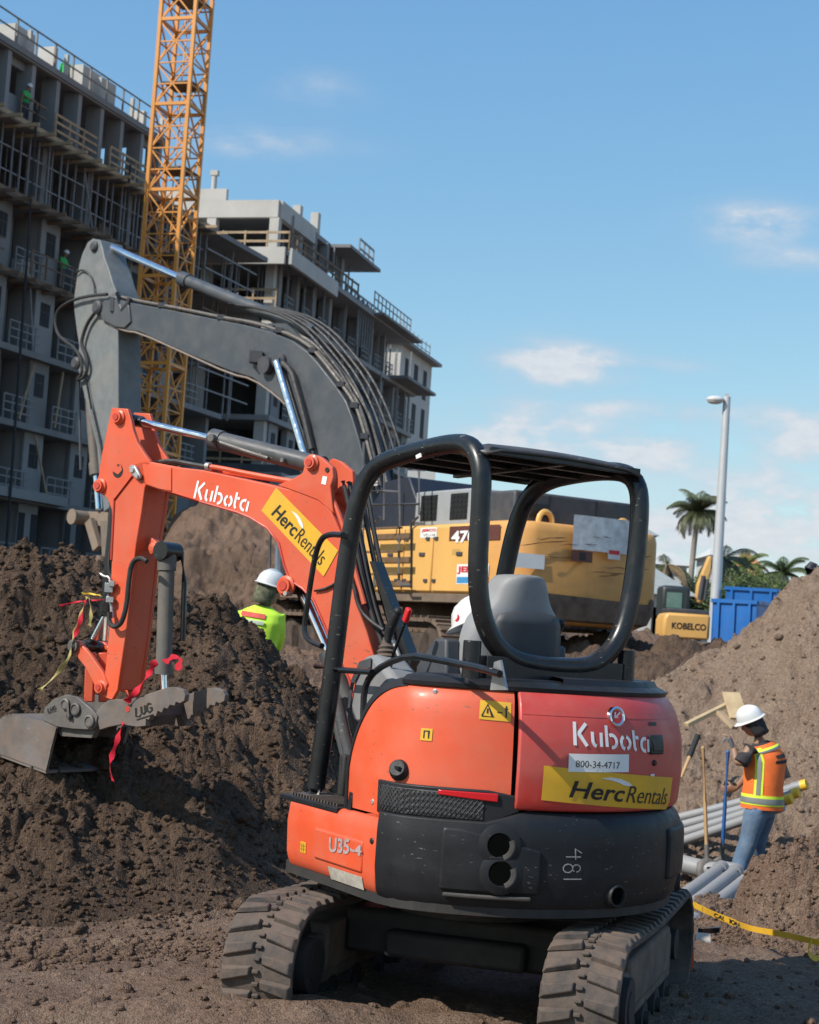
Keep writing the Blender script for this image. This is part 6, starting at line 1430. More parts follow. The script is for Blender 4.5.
def person(base, face, J, label, group, top, trousers, hatc=True, scarf=None, vest=False, glove=None, short=False, marks=None, voxel=.011, wide=1.):
    """J: world joints; face: horizontal facing direction"""
    P, PI_ = thing('person', base, label, 'person', group)
    f = Vector(face).normalized(); sdv = Vector((f.y, -f.x, 0))      # person's right
    J = {k: Vector(v) for k, v in J.items()}
    hd = J['head']; nk = J['neck']; hu = (hd-nk).normalized(); hf = (Vector(J.get('look', f)) if 'look' in J else f)
    hf = (hf-hu*hf.dot(hu)).normalized(); hs = hf.cross(hu)
    mb = MB(); m3 = Matrix((hs, hf, hu)).transposed()
    mb.ell(hd, (.075, .095, .115), m3, 18, 12); mb.ell(hd+hf*.035-hu*.06, (.052, .058, .06), m3, 14, 8)          # skull, jaw
    mb.bar(hd+hf*.088-hu*.0, hd+hf*.112-hu*.032, .022, .03); mb.ell(hd+hf*.100-hu*.035, (.017, .015, .012), m3)       # nose
    for s_ in (-1, 1): mb.ell(hd+hs*.076*s_-hu*.01-hf*.005, (.012, .022, .032), m3)
    mb.ell(hd+hf*.088-hu*.072, (.026, .010, .008), m3)
    mb.tube([hd-hu*.06-hf*.015, nk], [.055, .060], 14)
    pel = J['pelvis']; ch = J['chest']
    loft(mb, smoothpath([pel-Vector((0, 0, .08)), pel, (pel*.5+ch*.5), ch, nk-(nk-ch)*.15]), [(.14, .11)]*2+[(.155, .115)]*2+[(.15, .105)]*2+[(.18, .12)]*2+[(.10, .07)]*1+[(.07, .06)]*1 if False else [(.15, .11)]*9+[(.075, .06)], 18, up=sdv) if False else None
    tor = [pel-(ch-pel).normalized()*.06, pel, pel*.6+ch*.4, ch, ch*.4+nk*.6, nk]
    loft(mb, tor, [(.13, .10), (.155, .115), (.145, .105), (.175, .115), (.165, .09), (.06, .06)], 18, up=sdv)
    for s_ in ('L', 'R'):
        limb(mb, [J['sh'+s_], J['el'+s_], J['wr'+s_]], [.056, .044, .038, .030, .024])
        d = (J['wr'+s_]-J['el'+s_]).normalized(); hand(mb, J['wr'+s_], J.get('hd'+s_, d), J.get('hs'+s_, f), J.get('grip'+s_, Vector((.6, 0, 0)))[0])
        limb(mb, [J['hip'+s_], J['kn'+s_], J['an'+s_]], [.095, .075, .056, .055, .040])
    body = mb.build('body', M_skin, P, inv=PI_); remesh(body, voxel)
    # eyes and brows
    mb = MB()
    for s_ in (-1, 1): mb.ell(hd+hf*.083+hs*.032*s_+hu*.005, (.012, .01, .008), m3)
    mb.build('eyes', M_hair, P, inv=PI_)
    # trousers
    mb = MB(); loft(mb, [pel-Vector((0, 0, .13)), pel-(ch-pel).normalized()*.05, pel, pel*.72+ch*.28], [(.15, .12), (.175, .135), (.172, .13), (.158, .118)], 18, up=sdv)
    for s_ in ('L', 'R'):
        k_, a_ = J['kn'+s_], J['an'+s_]; h_ = J['hip'+s_]
        mb.tube(smoothpath([h_, h_*.5+k_*.5+Vector((0, 0, .0)), k_, k_*.5+a_*.5+f*.01, a_+Vector((0, 0, .03))], 1), [.118, .108, .088, .085, .078, .080], 14)
    tr = mb.build('trousers', trousers, P, inv=PI_); remesh(tr, .014)
    # boots
    for s_ in ('L', 'R'):
        a_ = J['an'+s_]; ff = Vector(J.get('ft'+s_, f)).normalized(); mb = MB(); loft(mb, [a_+Vector((0, 0, .10)), a_+Vector((0, 0, .0)), a_-Vector((0, 0, .05))+ff*.03, a_-Vector((0, 0, .075))+ff*.04], [(.052, .055), (.05, .06), (.052, .09), (.052, .11)], 14, up=Vector((ff.y, -ff.x, 0)))
        mb.ell(a_-Vector((0, 0, .045))+ff*.115, (.05, .08, .042), Matrix((Vector((ff.y, -ff.x, 0)), ff, Vector((0, 0, 1)))).transposed()); bo_ = mb.build('boot', M_boot, P, inv=PI_)
    # shirt with sleeves
    mb = MB(); loft(mb, tor, [(x_*wide, y_*wide) for x_, y_ in [(.155, .125), (.172, .132), (.162, .122), (.192, .132), (.175, .105), (.072, .07)]], 18, up=sdv)
    for s_ in ('L', 'R'):
        a, b, c = J['sh'+s_], J['el'+s_], J['wr'+s_]
        if short: mb.tube([a*1.0, a*.55+b*.45, a*.2+b*.8], [.078, .072, .074], 14)
        else: mb.tube(smoothpath([a, b, c], 2), [.078, .066, .058, .05, .044], 14)
    sh = mb.build('shirt', top, P, inv=PI_); remesh(sh, .013)
    if vest:
        mb = MB(); rad = [(x_*wide, y_*wide*1.12) for x_, y_ in [(.178, .150), (.186, .150), (.178, .140), (.196, .148), (.180, .120), (.115, .088)]]
        tv = [pel-(ch-pel).normalized()*.05, pel+(ch-pel)*.05, pel*.6+ch*.4, ch, ch*.4+nk*.6, ch*.12+nk*.88]
        rows = loft(mb, tv, rad, 28, up=sdv); v_ = mb.build('vest', M_vest, P, inv=PI_)
        def vp(u, t, off=.004):      # u angle fraction, t along the torso rows
            i = min(int(t), len(rows)-2); fr_ = t-i; j = (u % 1)*28; j0 = int(j) % 28; j1 = (j0+1) % 28; g = j-int(j)
            p = (rows[i][j0]*(1-g)+rows[i][j1]*g)*(1-fr_)+(rows[i+1][j0]*(1-g)+rows[i+1][j1]*g)*fr_
            c = tv[i]*(1-fr_)+tv[i+1]*fr_; return p+(p-c).normalized()*off
        def band(u0, u1, t0, t1, off, m_, nm):
            mb = MB(); n = max(2, int(abs(u1-u0)*40)); r_ = [[vp(u0+(u1-u0)*i/n, t0+(t1-t0)*j/4, off) for i in range(n+1)] for j in range(5)]; mb.grid(r_); mb.build(nm, m_, v_, inv=PI_)
        band(0, 1, .55, 1.45, .004, M_lime, 'vest_trim'); band(0, 1, .75, 1.25, .007, M_refl, 'reflective_band')
        for u in vest:
            band(u-.035, u+.035, 1.45, 4.7, .004, M_lime, 'vest_trim'); band(u-.016, u+.016, 1.45, 4.5, .007, M_refl, 'reflective_band')
        band(vest[0], vest[-1] if vest[-1] > vest[0] else vest[-1]+1, 4.05, 4.4, .005, M_lime, 'vest_trim'); band(vest[0], vest[-1], 3.85, 4.05, .007, M_refl, 'reflective_band')
        if marks:
            for (u0, u1, t0, t1) in marks: band(u0, u1, t0, t1, .006, M_tee, 'vest_lettering')
    elif marks:
        rows = loft(MB(), tor, [(.155, .125), (.172, .132), (.162, .122), (.192, .132), (.175, .105), (.072, .07)], 28, up=sdv)
        for (u0, u1, t0, t1, m_) in marks:
            def vp2(u, t):
                i = min(int(t), 4); fr_ = t-i; j = (u % 1)*28; j0 = int(j) % 28; j1 = (j0+1) % 28; g = j-int(j)
                p = (rows[i][j0]*(1-g)+rows[i][j1]*g)*(1-fr_)+(rows[i+1][j0]*(1-g)+rows[i+1][j1]*g)*fr_; c = tor[i]*(1-fr_)+tor[i+1]*fr_; return p+(p-c).normalized()*.012
            mb = MB(); mb.grid([[vp2(u0+(u1-u0)*i/8, t0+(t1-t0)*j/4) for i in range(9)] for j in range(5)]); mb.build('shirt_print', m_, sh, inv=PI_)
    if glove:
        for s_, g in glove.items():
            mb = MB(); hand(mb, J['wr'+s_]-(J['wr'+s_]-J['el'+s_]).normalized()*.03, J.get('hd'+s_, (J['wr'+s_]-J['el'+s_]).normalized()), J.get('hs'+s_, f), J.get('grip'+s_, Vector((1.0, 0, 0)))[0], 1.08); go = mb.build('glove', g, P, inv=PI_)
    # scarf/hair then hat
    if scarf:
        mb = MB(); rr = []
        for (h, w1, b) in ((.05, .088, .0), (-.03, .092, -.005), (-.08, .084, -.012), (-.125, .088, -.012)):
            rr.append([hd+hu*h+hs*(w1*math.cos(t))+hf*(b-.004+w1*1.12*math.sin(t)) for t in [math.pi*.92+math.pi*1.16*i/16 for i in range(17)]])
        mb.grid(rr); mb.build('neck_shade', scarf, P, inv=PI_, solid=.008)
    mb = MB(); mb.ell(hd+hu*.012-hf*.008, (.080, .098, .108), m3, 16, 8, z0=-.35); mb.build('hair', M_hair, P, inv=PI_)
    if hatc: hardhat(mb_parent=P, iv=PI_, c=hd+hu*.045, m3=m3)
    return P
def hardhat(mb_parent, iv, c, m3, s=1., red=False):
    mb = MB(); prof_ = []
    rows = []
    n = 28
    for (r, h) in ((.128, -.012), (.132, -.006), (.116, .004), (.112, .03), (.104, .062), (.084, .095), (.05, .115), (.0, .122)):
        row = []
        for i in range(n):
            a = 2*math.pi*i/n; fr_ = math.sin(a); rx = r*(.90); ry = r*1.08
            if h < .0: ry = r*1.08*(1.0+.16*max(0, fr_)); 
            hh = h-(.012*max(0, fr_) if h < 0 else 0); row.append(Vector(c)+m3 @ (Vector((rx*math.cos(a), ry*math.sin(a), hh))*s))
        rows.append(row)
    mb.grid(rows, close=True); h_ = mb.build('hard_hat', M_hat, mb_parent, inv=iv, solid=.004)
    mb = MB(); mb.tube([Vector(c)+m3 @ (Vector((0, .118*math.sin(t)*1.02, .014+.112*math.cos(t)))*s) for t in [-1.2+2.4*i/12 for i in range(13)]], .010*s, 6); mb.build('hat_ridge', M_hat, h_, inv=iv)
    return h_
# worker in the trench on the right
YW = 15.5
def q(x, y, dY=0): return atY(x, y, YW+dY)
fz = lambda p: gz(p.x, p.y)
J = dict(head=q(752, 723, -.02), neck=q(760, 742), chest=q(765, 760), pelvis=q(762, 803), look=Vector((-.85, .45, -.45)),
         shL=q(751, 747, -.17), elL=q(738, 768, -.22), wrL=q(733, 745, -.10), hdL=Vector((-.45, .1, .9)), hsL=Vector((.3, .9, .1)),
         shR=q(766, 748, .19), elR=q(748, 775, .30), wrR=q(735, 789, .15), hdR=Vector((-1, -.2, -.1)), hsR=Vector((0, -.2, 1)),
         hipL=q(757, 808, -.09), knL=q(748, 843, -.10), anL=q(738, 873, -.12), hipR=q(765, 808, .09), knR=q(757, 842, .14), anR=q(757, 868, .22))
fl_ = fz(J['anL'])
person((J['pelvis'].x, J['pelvis'].y, fl_), (-.86, .5, 0), J, 'worker in orange reflective vest, jeans and white hard hat leaning on a blue shovel', None,
       M_tee, M_denim, True, M_dkscarf, vest=(.52, .93), glove={'L': M_glove, 'R': M_gloveb}, short=True, wide=1.16, marks=[(.66, .82, 3.2, 3.45), (.64, .84, 2.9, 3.05)])
# worker behind the mound in lime shirt
YL = 13.6
def ql(x, y, dY=0): return atY(x, y, YL+dY)
pb_ = ql(262, 668); lg = gz(pb_.x, pb_.y)
hx = pb_.x
J = dict(head=ql(269, 590), neck=ql(264, 606), chest=ql(261, 622), pelvis=ql(256, 664), look=Vector((.75, .6, -.35)),
         shL=ql(246, 613, .02), elL=ql(242, 640, .12), wrL=ql(256, 656, .30), shR=ql(277, 614, .0), elR=ql(279, 640, .05), wrR=ql(272, 655, .28),
         hipL=Vector((hx-.12, YL, lg+.84)), knL=Vector((hx-.13, YL+.08, lg+.47)), anL=Vector((hx-.14, YL, lg+.08)), hipR=Vector((hx+.06, YL, lg+.84)), knR=Vector((hx+.09, YL+.1, lg+.47)), anR=Vector((hx+.10, YL, lg+.08)))
for k in ('pelvis',): J[k] = Vector((J[k].x, J[k].y, lg+.93))
person((pb_.x, pb_.y, lg), (.35, .93, 0), J, 'worker in lime shirt and white hard hat, half hidden by the dark mound', None, M_hv, M_dk, True, M_camo,
       marks=[(.60, .82, 3.35, 3.85, mat('red_print', (.6, .08, .06), .7)), (.60, .82, 2.85, 3.1, mat('grey_print', (.45, .5, .4), .7)), (.62, .78, 2.3, 2.5, mat('grey_print', (.45, .5, .4), .7))])
def smallman(p, f, top, label, crouch=0):
    p = Vector(p); s = Vector((f[1], -f[0], 0)); ff = Vector((f[0], f[1], 0)); zz = Vector((0, 0, 1))
    J = dict(head=p+zz*1.62+ff*.12, neck=p+zz*1.44+ff*.05, chest=p+zz*1.28+ff*.02, pelvis=p+zz*.95)
    for n_, q_ in (('R', 1), ('L', -1)):
        J['sh'+n_] = p+zz*1.40+s*.19*q_; J['el'+n_] = p+zz*1.14+s*.25*q_+ff*.10; J['wr'+n_] = p+zz*1.08+s*.15*q_+ff*.32
        J['hip'+n_] = p+zz*.9+s*.1*q_; J['kn'+n_] = p+zz*.49+s*.12*q_+ff*.03; J['an'+n_] = p+zz*.08+s*.13*q_
    person(p, (f[0], f[1], 0), J, label, None, top, M_dk, True, None, voxel=.02)
M_green = mat('green_shirt', (.04, .42, .10), .8)
Lw = LI.inverted()
smallman(Lw @ Vector((.35, 1.3, lev[1])), (.9, -.3), M_green, 'tiny worker in green shirt standing at the open top storey of the left building')
smallman(Lw @ Vector((-1.0, 6.2, lev[0])), (-.3, .9), M_green, 'tiny worker in white hard hat on the roof of the left building')
smallman(Lw @ Vector((.35, 5.1, lev[3])), (.9, -.3), M_green, 'tiny worker in bright green on a lower floor beside the grey boom')
# hard hat hooked beside the seat
hp_ = mini.matrix_world if False else (MW @ (tl(476, 622, 'y', -.10)))
ht, HI = thing('hard_hat_spare', hp_, 'white hard hat with red marks hooked on the left side of the grey seat', 'hard hat')
ht.name = 'spare_hard_hat'
m3_ = (Matrix.Rotation(R_(62), 3, 'Z') @ Matrix.Rotation(R_(-18), 3, 'X'))
hh_ = hardhat(ht, HI, hp_, m3_, .85)
mb = MB(); 
for (u, v) in ((1.1, .035), (.7, .075)):
    pass
for d_ in ((-.9, .1, .3), (-.55, .3, .75)):
    v_ = m3_ @ Vector((.1*math.cos(2.6), .1*math.sin(2.6), .03)) if d_[0] < -.8 else m3_ @ Vector((.075*math.cos(2.9), .075*math.sin(2.9), .075)); mb.lathe(hp_+v_*.85, v_, [(.0, .006), (.016, .006), (.018, -.004)], 10)
mb.build('hat_sticker', M_redink, hh_, inv=HI)

# ------------------------------------------------------------------ pipes, tools and tape in the trench
M_pvc = mat('grey_conduit', (.24, .255, .27), .45, var=.06, vscale=3, dust=.3, dustcol=(.36, .3, .25), dscale=2.5, topdust=.3); M_cap = mat('yellow_cap', (.8, .48, .04), .5); M_handle = mat('ash_handle', (.45, .27, .12), .6, var=.15, vscale=8, dust=.2); M_blue = mat('blue_handle', (.03, .12, .36), .45, dust=.2)
def pipe(a, b, r, label, group, cap=False, bell=False):
    a = Vector(a); b = Vector(b); o, iv = thing('conduit_pipe', a, label, 'pipe', group); mb = MB(); d = (b-a).normalized()
    k = 12; P = [a+(b-a)*i/k+Vector((0, 0, -.015*math.sin(math.pi*i/k))) for i in range(k+1)]; mb.tube(P, r, 16); mb.build('tube', M_pvc, o, inv=iv)
    mb = MB(); mb.cyl(b-d*.12, b, r*1.12, n=16); mb.build('socket', M_pvc, o, inv=iv)
    if cap: mb = MB(); mb.cyl(b-d*.03, b+d*.03, r*1.14, n=16); mb.build('end_cap', M_cap, o, inv=iv)
    return o
for i, (xa, ya, xb, yb) in enumerate(((630, 829, 804, 785), (630, 838, 796, 793), (630, 848, 789, 799), (630, 857, 783, 806))):
    pipe(atY(xa, ya, 17.0-.12*i), atY(xb, yb, 16.1-.12*i), .045, ('uppermost', 'second from top', 'third from top', 'lowest')[i]+' grey conduit of the bundle passing behind the standing worker', 'grey conduits behind the worker', cap=i < 3)
for i, (xa, ya, xb, yb) in enumerate(((645, 921, 722, 868), (655, 930, 737, 871), (668, 938, 751, 876), (682, 945, 757, 885))):
    pipe(atY(xa, ya, 12.9), atY(xb, yb, 15.1), .062, ('leftmost', 'second from left', 'third from left', 'rightmost')[i]+' grey conduit of the row in front of the worker, below his boots', 'grey conduits in front of the worker')
pipe(atY(676, 862, 15.6), atY(737, 874, 15.25), .085, 'short thick pale pipe lying across beside the boots of the worker', None)
mb_o, iv = thing('junction_box', atY(724, 879, 15.1), 'small black junction box lying at the worker\'s boots', 'box'); mb = MB(); c = atY(722, 880, 15.0); mb.box(c, (.18, .2, .16), .3); mb.build('box_shell', M_plastic, mb_o, inv=iv, bevel=.01); mb = MB(); mb.box(c+Vector((0, -.0, .09)), (.2, .22, .02), .3); mb.build('box_lid', M_plastic, mb_o, inv=iv)
def shovel(top, bot, label, mh, blade=True, foam=None):
    a = Vector(top); b = Vector(bot); o, iv = thing('shovel', b, label, 'shovel'); d = (b-a).normalized()
    mb = MB(); mb.tube([a, a*.5+b*.5, b], [.019, .018, .018], 10); mb.ell(a, (.02, .02, .02)); mb.build('handle', mh, o, inv=iv)
    if blade:
        s_ = Vector((1, .25, 0)); s_ = (s_-d*s_.dot(d)).normalized(); n_ = d.cross(s_); rr = []
        for (t, w_) in ((0, .03), (.04, .10), (.12, .115), (.2, .10), (.26, .06), (.29, .015)):
            rr.append([b+d*t+s_*w_*u+n_*(.02*(1-u*u)) for u in (-1, -.5, 0, .5, 1)])
        mb = MB(); mb.grid(rr); mb.build('blade', M_steel, o, inv=iv, solid=.006)
        mb = MB(); mb.cyl(b-d*.12, b+d*.03, .024, n=10); mb.build('blade_socket', M_steel, o, inv=iv)
    if foam: mb = MB(); mb.cyl(a+(b-a)*foam[0], a+(b-a)*foam[1], .03, n=10); mb.build('grip', M_gloveb, o, inv=iv)
shovel(atY(703, 748, 15.6), atY(707, 858, 15.4), 'wooden handled shovel standing upright left of the worker', M_handle)
shovel(atY(728, 752, 15.45), atY(722, 856, 15.6), 'blue handled shovel the worker leans on', M_blue, True)
shovel(atY(698, 735, 17.0), atY(681, 778, 16.8), 'short wooden shovel with black shaft leaning on the pale slope', M_handle, False, (.0, .5))
def plank(a, b, w_, h, label, m_=M_wood):
    a = Vector(a); b = Vector(b); o, iv = thing('timber_plank', a, label, 'plank'); mb = MB(); mb.bar(a, b, w_, h); mb.build('board', m_, o, inv=iv, bevel=.004, smooth=False)
M_plank = mat('pale_plank', (.5, .36, .2), .7, var=.2, vscale=5)
plank(atY(686, 725, 17.0), atY(728, 704, 17.3), .07, .04, 'long pale timber plank stuck on the slope above the worker', M_plank)
plank(atY(731, 693, 17.4), atY(739, 719, 17.1), .19, .03, 'wide pale board standing on the slope behind the hard hat', M_plank)
plank(atY(719, 712, 17.2), atY(735, 728, 17.0), .09, .04, 'short brown board crossing the long plank on the slope', M_wood)
plank(atY(703, 935, 9.6), atY(704, 985, 9.3), .085, .04, 'pale timber stake standing in the ground behind the right track', mat('pale_stake', (.5, .45, .38), .8, dust=.4))
st_, iv = thing('pipe_trestle', atY(722, 945, 9.7), 'small black metal trestle carrying the conduit ends behind the right track', 'trestle'); mb = MB(); a, b = atY(700, 931, 9.7), atY(727, 929, 9.9); mb.bar(a, b, .03); mb.bar(atY(722, 929, 9.8), atY(722, 980, 9.7), .03); mb.build('trestle_frame', M_black, st_, inv=iv)
# caution tape
P = [atY(x, y, Y) for x, y, Y in ((660, 885, 11.6), (683, 899, 10.8), (700, 908, 10.2), (720, 917, 9.6), (735, 923, 9.2), (752, 929, 8.8), (770, 932, 8.55), (790, 936, 8.4), (812, 941, 8.3), (840, 948, 8.2))]
tp, iv = thing('caution_tape', P[0], 'long yellow caution tape with black letters stretched low across the trench edge', 'tape')
Q = smoothpath(P, 2); Wd = [Vector((.12*math.sin(i*.9), .15*math.cos(i*.7), .9)).normalized()*(.036 if i < 18 else .030) for i in range(len(Q))]
mb = MB(); mb.ribbon(Q, Wd, .002); tpo = mb.build('tape_band', M_yellow, tp, inv=iv)
for (u0, u1, s_) in ((.10, .26, 'CAUTION'), (.32, .48, 'CAUTION'),):
    def tm(u, v, u0=u0, u1=u1):
        t = (u0+(u1-u0)*u)*(len(Q)-1); i = int(t); g = t-i; c = Q[i]*(1-g)+Q[i+1]*g; w_ = Wd[i]*(1-g)+Wd[i+1]*g; n_ = (Q[i+1]-Q[i]).cross(w_).normalized()
        if n_.y > 0: n_ = -n_
        return c+w_*(v-.5)*.7+n_*.004
    vs, fs = textfit(s_, 1, 1, tm, offset=.03); mb = MB(); mb.add(vs, fs); mb.build('tape_lettering', M_blackink, tpo, inv=iv, smooth=False)
mb = MB(); kn = atY(812, 941, 8.28); mb.ribbon(smoothpath([kn, kn+Vector((-.03, -.02, -.05)), kn+Vector((.02, -.02, -.09)), kn+Vector((.06, -.01, -.05)), kn+Vector((.05, 0, .01))], 2), Vector((.01, .04, .02)), .003); mb.build('tape_knot', M_yellow, tp, inv=iv)
# dark sack on the crest of the right mound
dz = atY(812, 580, 20.6); ds, iv = thing('refuse_sack', dz, 'dark sack slumped on the crest of the pale mound at the right edge', 'sack'); mb = MB()
loft(mb, [atY(801, 602, 20.4), atY(805, 584, 20.4), atY(811, 570, 20.4), atY(814, 563, 20.4)], [(.10, .1), (.11, .12), (.08, .09), (.04, .05)], 12); loft(mb, [atY(814, 600, 20.4), atY(816, 580, 20.4), atY(819, 566, 20.4)], [(.16, .2), (.13, .13), (.05, .06)], 12); mb.build('sack_body', mat('black_sack', (.02, .02, .024), .4, bump=.02, bscale=8), ds, inv=iv)

# ------------------------------------------------------------------ right background: lamp, skips, small excavator, trees, houses
lp = atY(713, 640, 52.0); lbase = Vector((lp.x, lp.y, 1.2)); lamp, iv = thing('street_lamp', lbase, 'tall pale street lamp with an oval head in front of the palm', 'street lamp')
M_pole = mat('pole_aluminium', (.52, .53, .54), .4, metal=.2, var=.04, vscale=1)
toppt = atY(727, 397, 52.0); tilt = toppt; mb = MB(); mb.cyl(lbase, (toppt.x, toppt.y, toppt.z), .19, .115, n=20); mb.build('pole', M_pole, lamp, inv=iv)
mb = MB(); a = toppt+Vector((0, 0, -.12)); mb.bar(a, a+Vector((-.33, -.05, .03)), .10, .08); mb.bar(toppt+Vector((0, 0, -.4)), toppt+Vector((-.0, 0, .1)), .13, .13); mb.build('bracket', M_pole, lamp, inv=iv)
mb = MB(); hc = atY(715.5, 399.5, 51.9); mb.ell(hc, (.29, .2, .12), None, 20, 10); lh = mb.build('lamp_head', mat('lamp_shell', (.6, .6, .6), .4), lamp, inv=iv); mb = MB(); mb.ell(hc-Vector((0.02, 0, .08)), (.23, .16, .07), None, 18, 8); mb.build('lamp_glass', mat('lamp_lens', (.5, .48, .42), .2), lh, inv=iv)
# blue skips
M_bluep = mat('blue_skip_paint', (.01, .13, .42), .45, var=.12, vscale=1.5, dust=.15, dustcol=(.1, .12, .2), scratch=.3)
def skip(px0, px1, pyt, Y, L, h, label, rz=0):
    a = atY(px0, pyt, Y); b = atY(px1, pyt, Y); w_ = b.x-a.x; z1 = a.z; z0 = z1-h; c = Vector((a.x, Y, z0)); o, iv = thing('waste_skip', c, label, 'skip', rz=rz); 
    mb = MB(); t = .06
    mb.box((w_/2, 0, h/2), (w_, t, h)); mb.box((w_/2, L, h/2), (w_, t, h)); mb.box((0, L/2, h/2), (t, L+t, h)); mb.box((w_, L/2, h/2), (t, L+t, h)); mb.box((w_/2, L/2, .1), (w_, L, .1)); mb.build('skip_body', M_bluep, o, smooth=False, bevel=.01)
    mb = MB(); mb.bar((-.05, -.04, h), (w_+.05, -.04, h), .1, .1); mb.bar((-.05, L+.04, h), (w_+.05, L+.04, h), .1, .1); mb.bar((w_+.03, 0, h), (w_+.03, L, h), .1, .1); mb.bar((-.03, 0, h), (-.03, L, h), .1, .1); mb.build('top_rail', M_bluep, o, smooth=False)
    mb = MB(); n = int(w_/.55); [mb.box((.15+i*(w_-.3)/max(1, n), -.06, h/2), (.07, .07, h)) for i in range(n+1)]; mb.build('side_rib', M_bluep, o, smooth=False)
    return o
skip(714, 757, 600.5, 44, 4.2, 1.9, 'near blue steel waste skip with plain end beside the street lamp', rz=R_(-28)); skip(727, 775, 588, 50, 4.5, 2.1, 'farther blue steel waste skip with raised top rail behind the first one', rz=R_(-16))
# small yellow excavator beyond the ridge
kz = 1.15; ka = atY(664, 612, 47); ko, KI2 = thing('distant_excavator', (ka.x, 47, kz), 'distant small yellow excavator with dark cab and raised yellow boom, beside the blue skips', 'excavator')
kb = atY(711, 609, 47); kw = kb.x-ka.x; kt = ka.z-kz
mb = MB(); mb.prism([(0, 0, kt-.72), (-.0, 0, kt-.2), (.08, 0, kt), (kw, 0, kt), (kw, 0, kt-.72)], (0, 1.5, 0)); kbd = mb.build('counterweight', M_yel, ko, bevel=.08)
mb = MB(); mb.box((kw/2+.05, .7, kt+.06), (kw-.15, 1.2, .14)); mb.build('engine_cover', M_greyd, kbd, bevel=.03)
vs, fs = textfit('KOBELCO', .98, .19, lambda u, v: Vector((.24+u, -.006, kt-.46+v)), offset=.035); mb = MB(); mb.add(vs, fs); mb.build('maker_lettering', M_blackink, kbd, smooth=False)
mb = MB(); mb.box((.55, 1.9, kt+.35), (.85, 1.0, .95)); kc = mb.build('cab', mat('cab_dark', (.03, .035, .035), .4), ko, bevel=.1); mb = MB(); mb.box((.50, 1.39, kt+.40), (.45, .03, .45)); mb.build('cab_window', mat('green_glass', (.12, .2, .16), .15), kc)
mb = MB(); mb.box((kw/2, 1.4, kt-.95), (kw+.3, 3.0, .35)); mb.build('undercarriage_frame', M_mud, ko, bevel=.05)
for x_ in (.05, kw-.05): mb = MB(); mb.box((x_, 1.4, (kt-1.1)/2+.0), (.4, 3.4, kt-1.1 if kt > 1.5 else .5)); mb.build('track', M_mud, ko, bevel=.15)
mb = MB(); kp = lambda x, y: KI2 @ atY(x, y, 48.6); mb.prism([kp(696, 602), (kp(698, 584)), kp(704, 569), kp(709, 556), kp(712, 556), kp(711, 571), kp(706, 588), kp(703, 604)], (0, .35, 0)); kbm = mb.build('boom', M_yel, ko, bevel=.03)
mb = MB(); mb.cyl(kp(699, 600)-Vector((0, .1, 0)), kp(703, 576)-Vector((0, .1, 0)), .07); mb.cyl(kp(704, 600)-Vector((0, .1, 0)), kp(707, 580)-Vector((0, .1, 0)), .05); mb.build('hydraulic_cylinder', M_greyd, kbm)
# green fence cloth and parked dark car-like shapes are low behind the ridge
gf = atY(640, 605, 46); fo, iv = thing('site_fence', (gf.x-2, 46, 1.1), 'dark green screened site fence behind the yellow counterweight', 'fence'); 
mb = MB(); mb.box((.2, 0, 1.0), (3.2, .03, 2.0)); mb.build('fence_screen', mat('green_screen', (.045, .07, .055), .8, var=.2, vscale=1), fo)
for i in range(4): mb = MB(); mb.cyl((-1.3+i, .05, 0), (-1.3+i, .05, 2.1), .03); mb.build('fence_post', M_pole, fo)
# vegetation helpers
M_leaf = mat('leaf_green', (.055, .085, .022), .7, var=.45, vscale=.9); M_leaf2 = mat('leaf_light', (.10, .13, .03), .7, var=.35, vscale=.9); M_dry = mat('dry_frond', (.17, .12, .065), .85, var=.3, vscale=1); M_palmg = mat('palm_green', (.075, .085, .035), .55, var=.35, vscale=1.2); M_bark = mat('palm_bark', (.27, .24, .21), .9, var=.2, vscale=2, dust=.3)
def tree(c, r, h, label, m_, dense=1700, leaf=.22, seed=0, trunk=.18, group=None):
    rg = random.Random(seed); o, iv = thing('broadleaf_tree', c, label, 'tree', group); mb = MB(); top_ = Vector((0, 0, h*.62)); limbs = []
    mb.tube([(0, 0, 0), (.05, .03, h*.25), (0, 0, h*.45)], [trunk, trunk*.8, trunk*.6], 8)
    cl_ = []
    for i in range(16):
        a = rg.uniform(0, 6.28); e = rg.uniform(.1, 1.3); rr = r*rg.uniform(.45, .95); p = Vector((rr*math.cos(a)*math.cos(e), rr*math.sin(a)*math.cos(e), h*.48+h*.42*math.sin(e)*rg.uniform(.7, 1.05))); cl_.append((p, r*rg.uniform(.22, .42)))
        mb.tube([(0, 0, h*.3), (p.x*.5, p.y*.5, (h*.35+p.z)/2), tuple(p)], [trunk*.4, trunk*.25, .02], 5)
    mb.build('trunk', M_bark, o)
    mb = MB(); vs = []; fs = []
    for i in range(dense):
        p, rr = cl_[rg.randrange(len(cl_))]; d = Vector((rg.gauss(0, 1), rg.gauss(0, 1), rg.gauss(0, .8))).normalized()*rr*(rg.random()**.4); c_ = p+d
        u = Vector((rg.gauss(0, 1), rg.gauss(0, 1), rg.gauss(0, 1))).normalized(); v = u.orthogonal().normalized(); s_ = leaf*rg.uniform(.6, 1.3); k = len(vs)
        vs += [c_-u*s_, c_+v*s_*.4, c_+u*s_, c_-v*s_*.4]; fs.append((k, k+1, k+2, k+3))
    mb.add(vs, fs); mb.build('crown', m_, o, smooth=False); return o
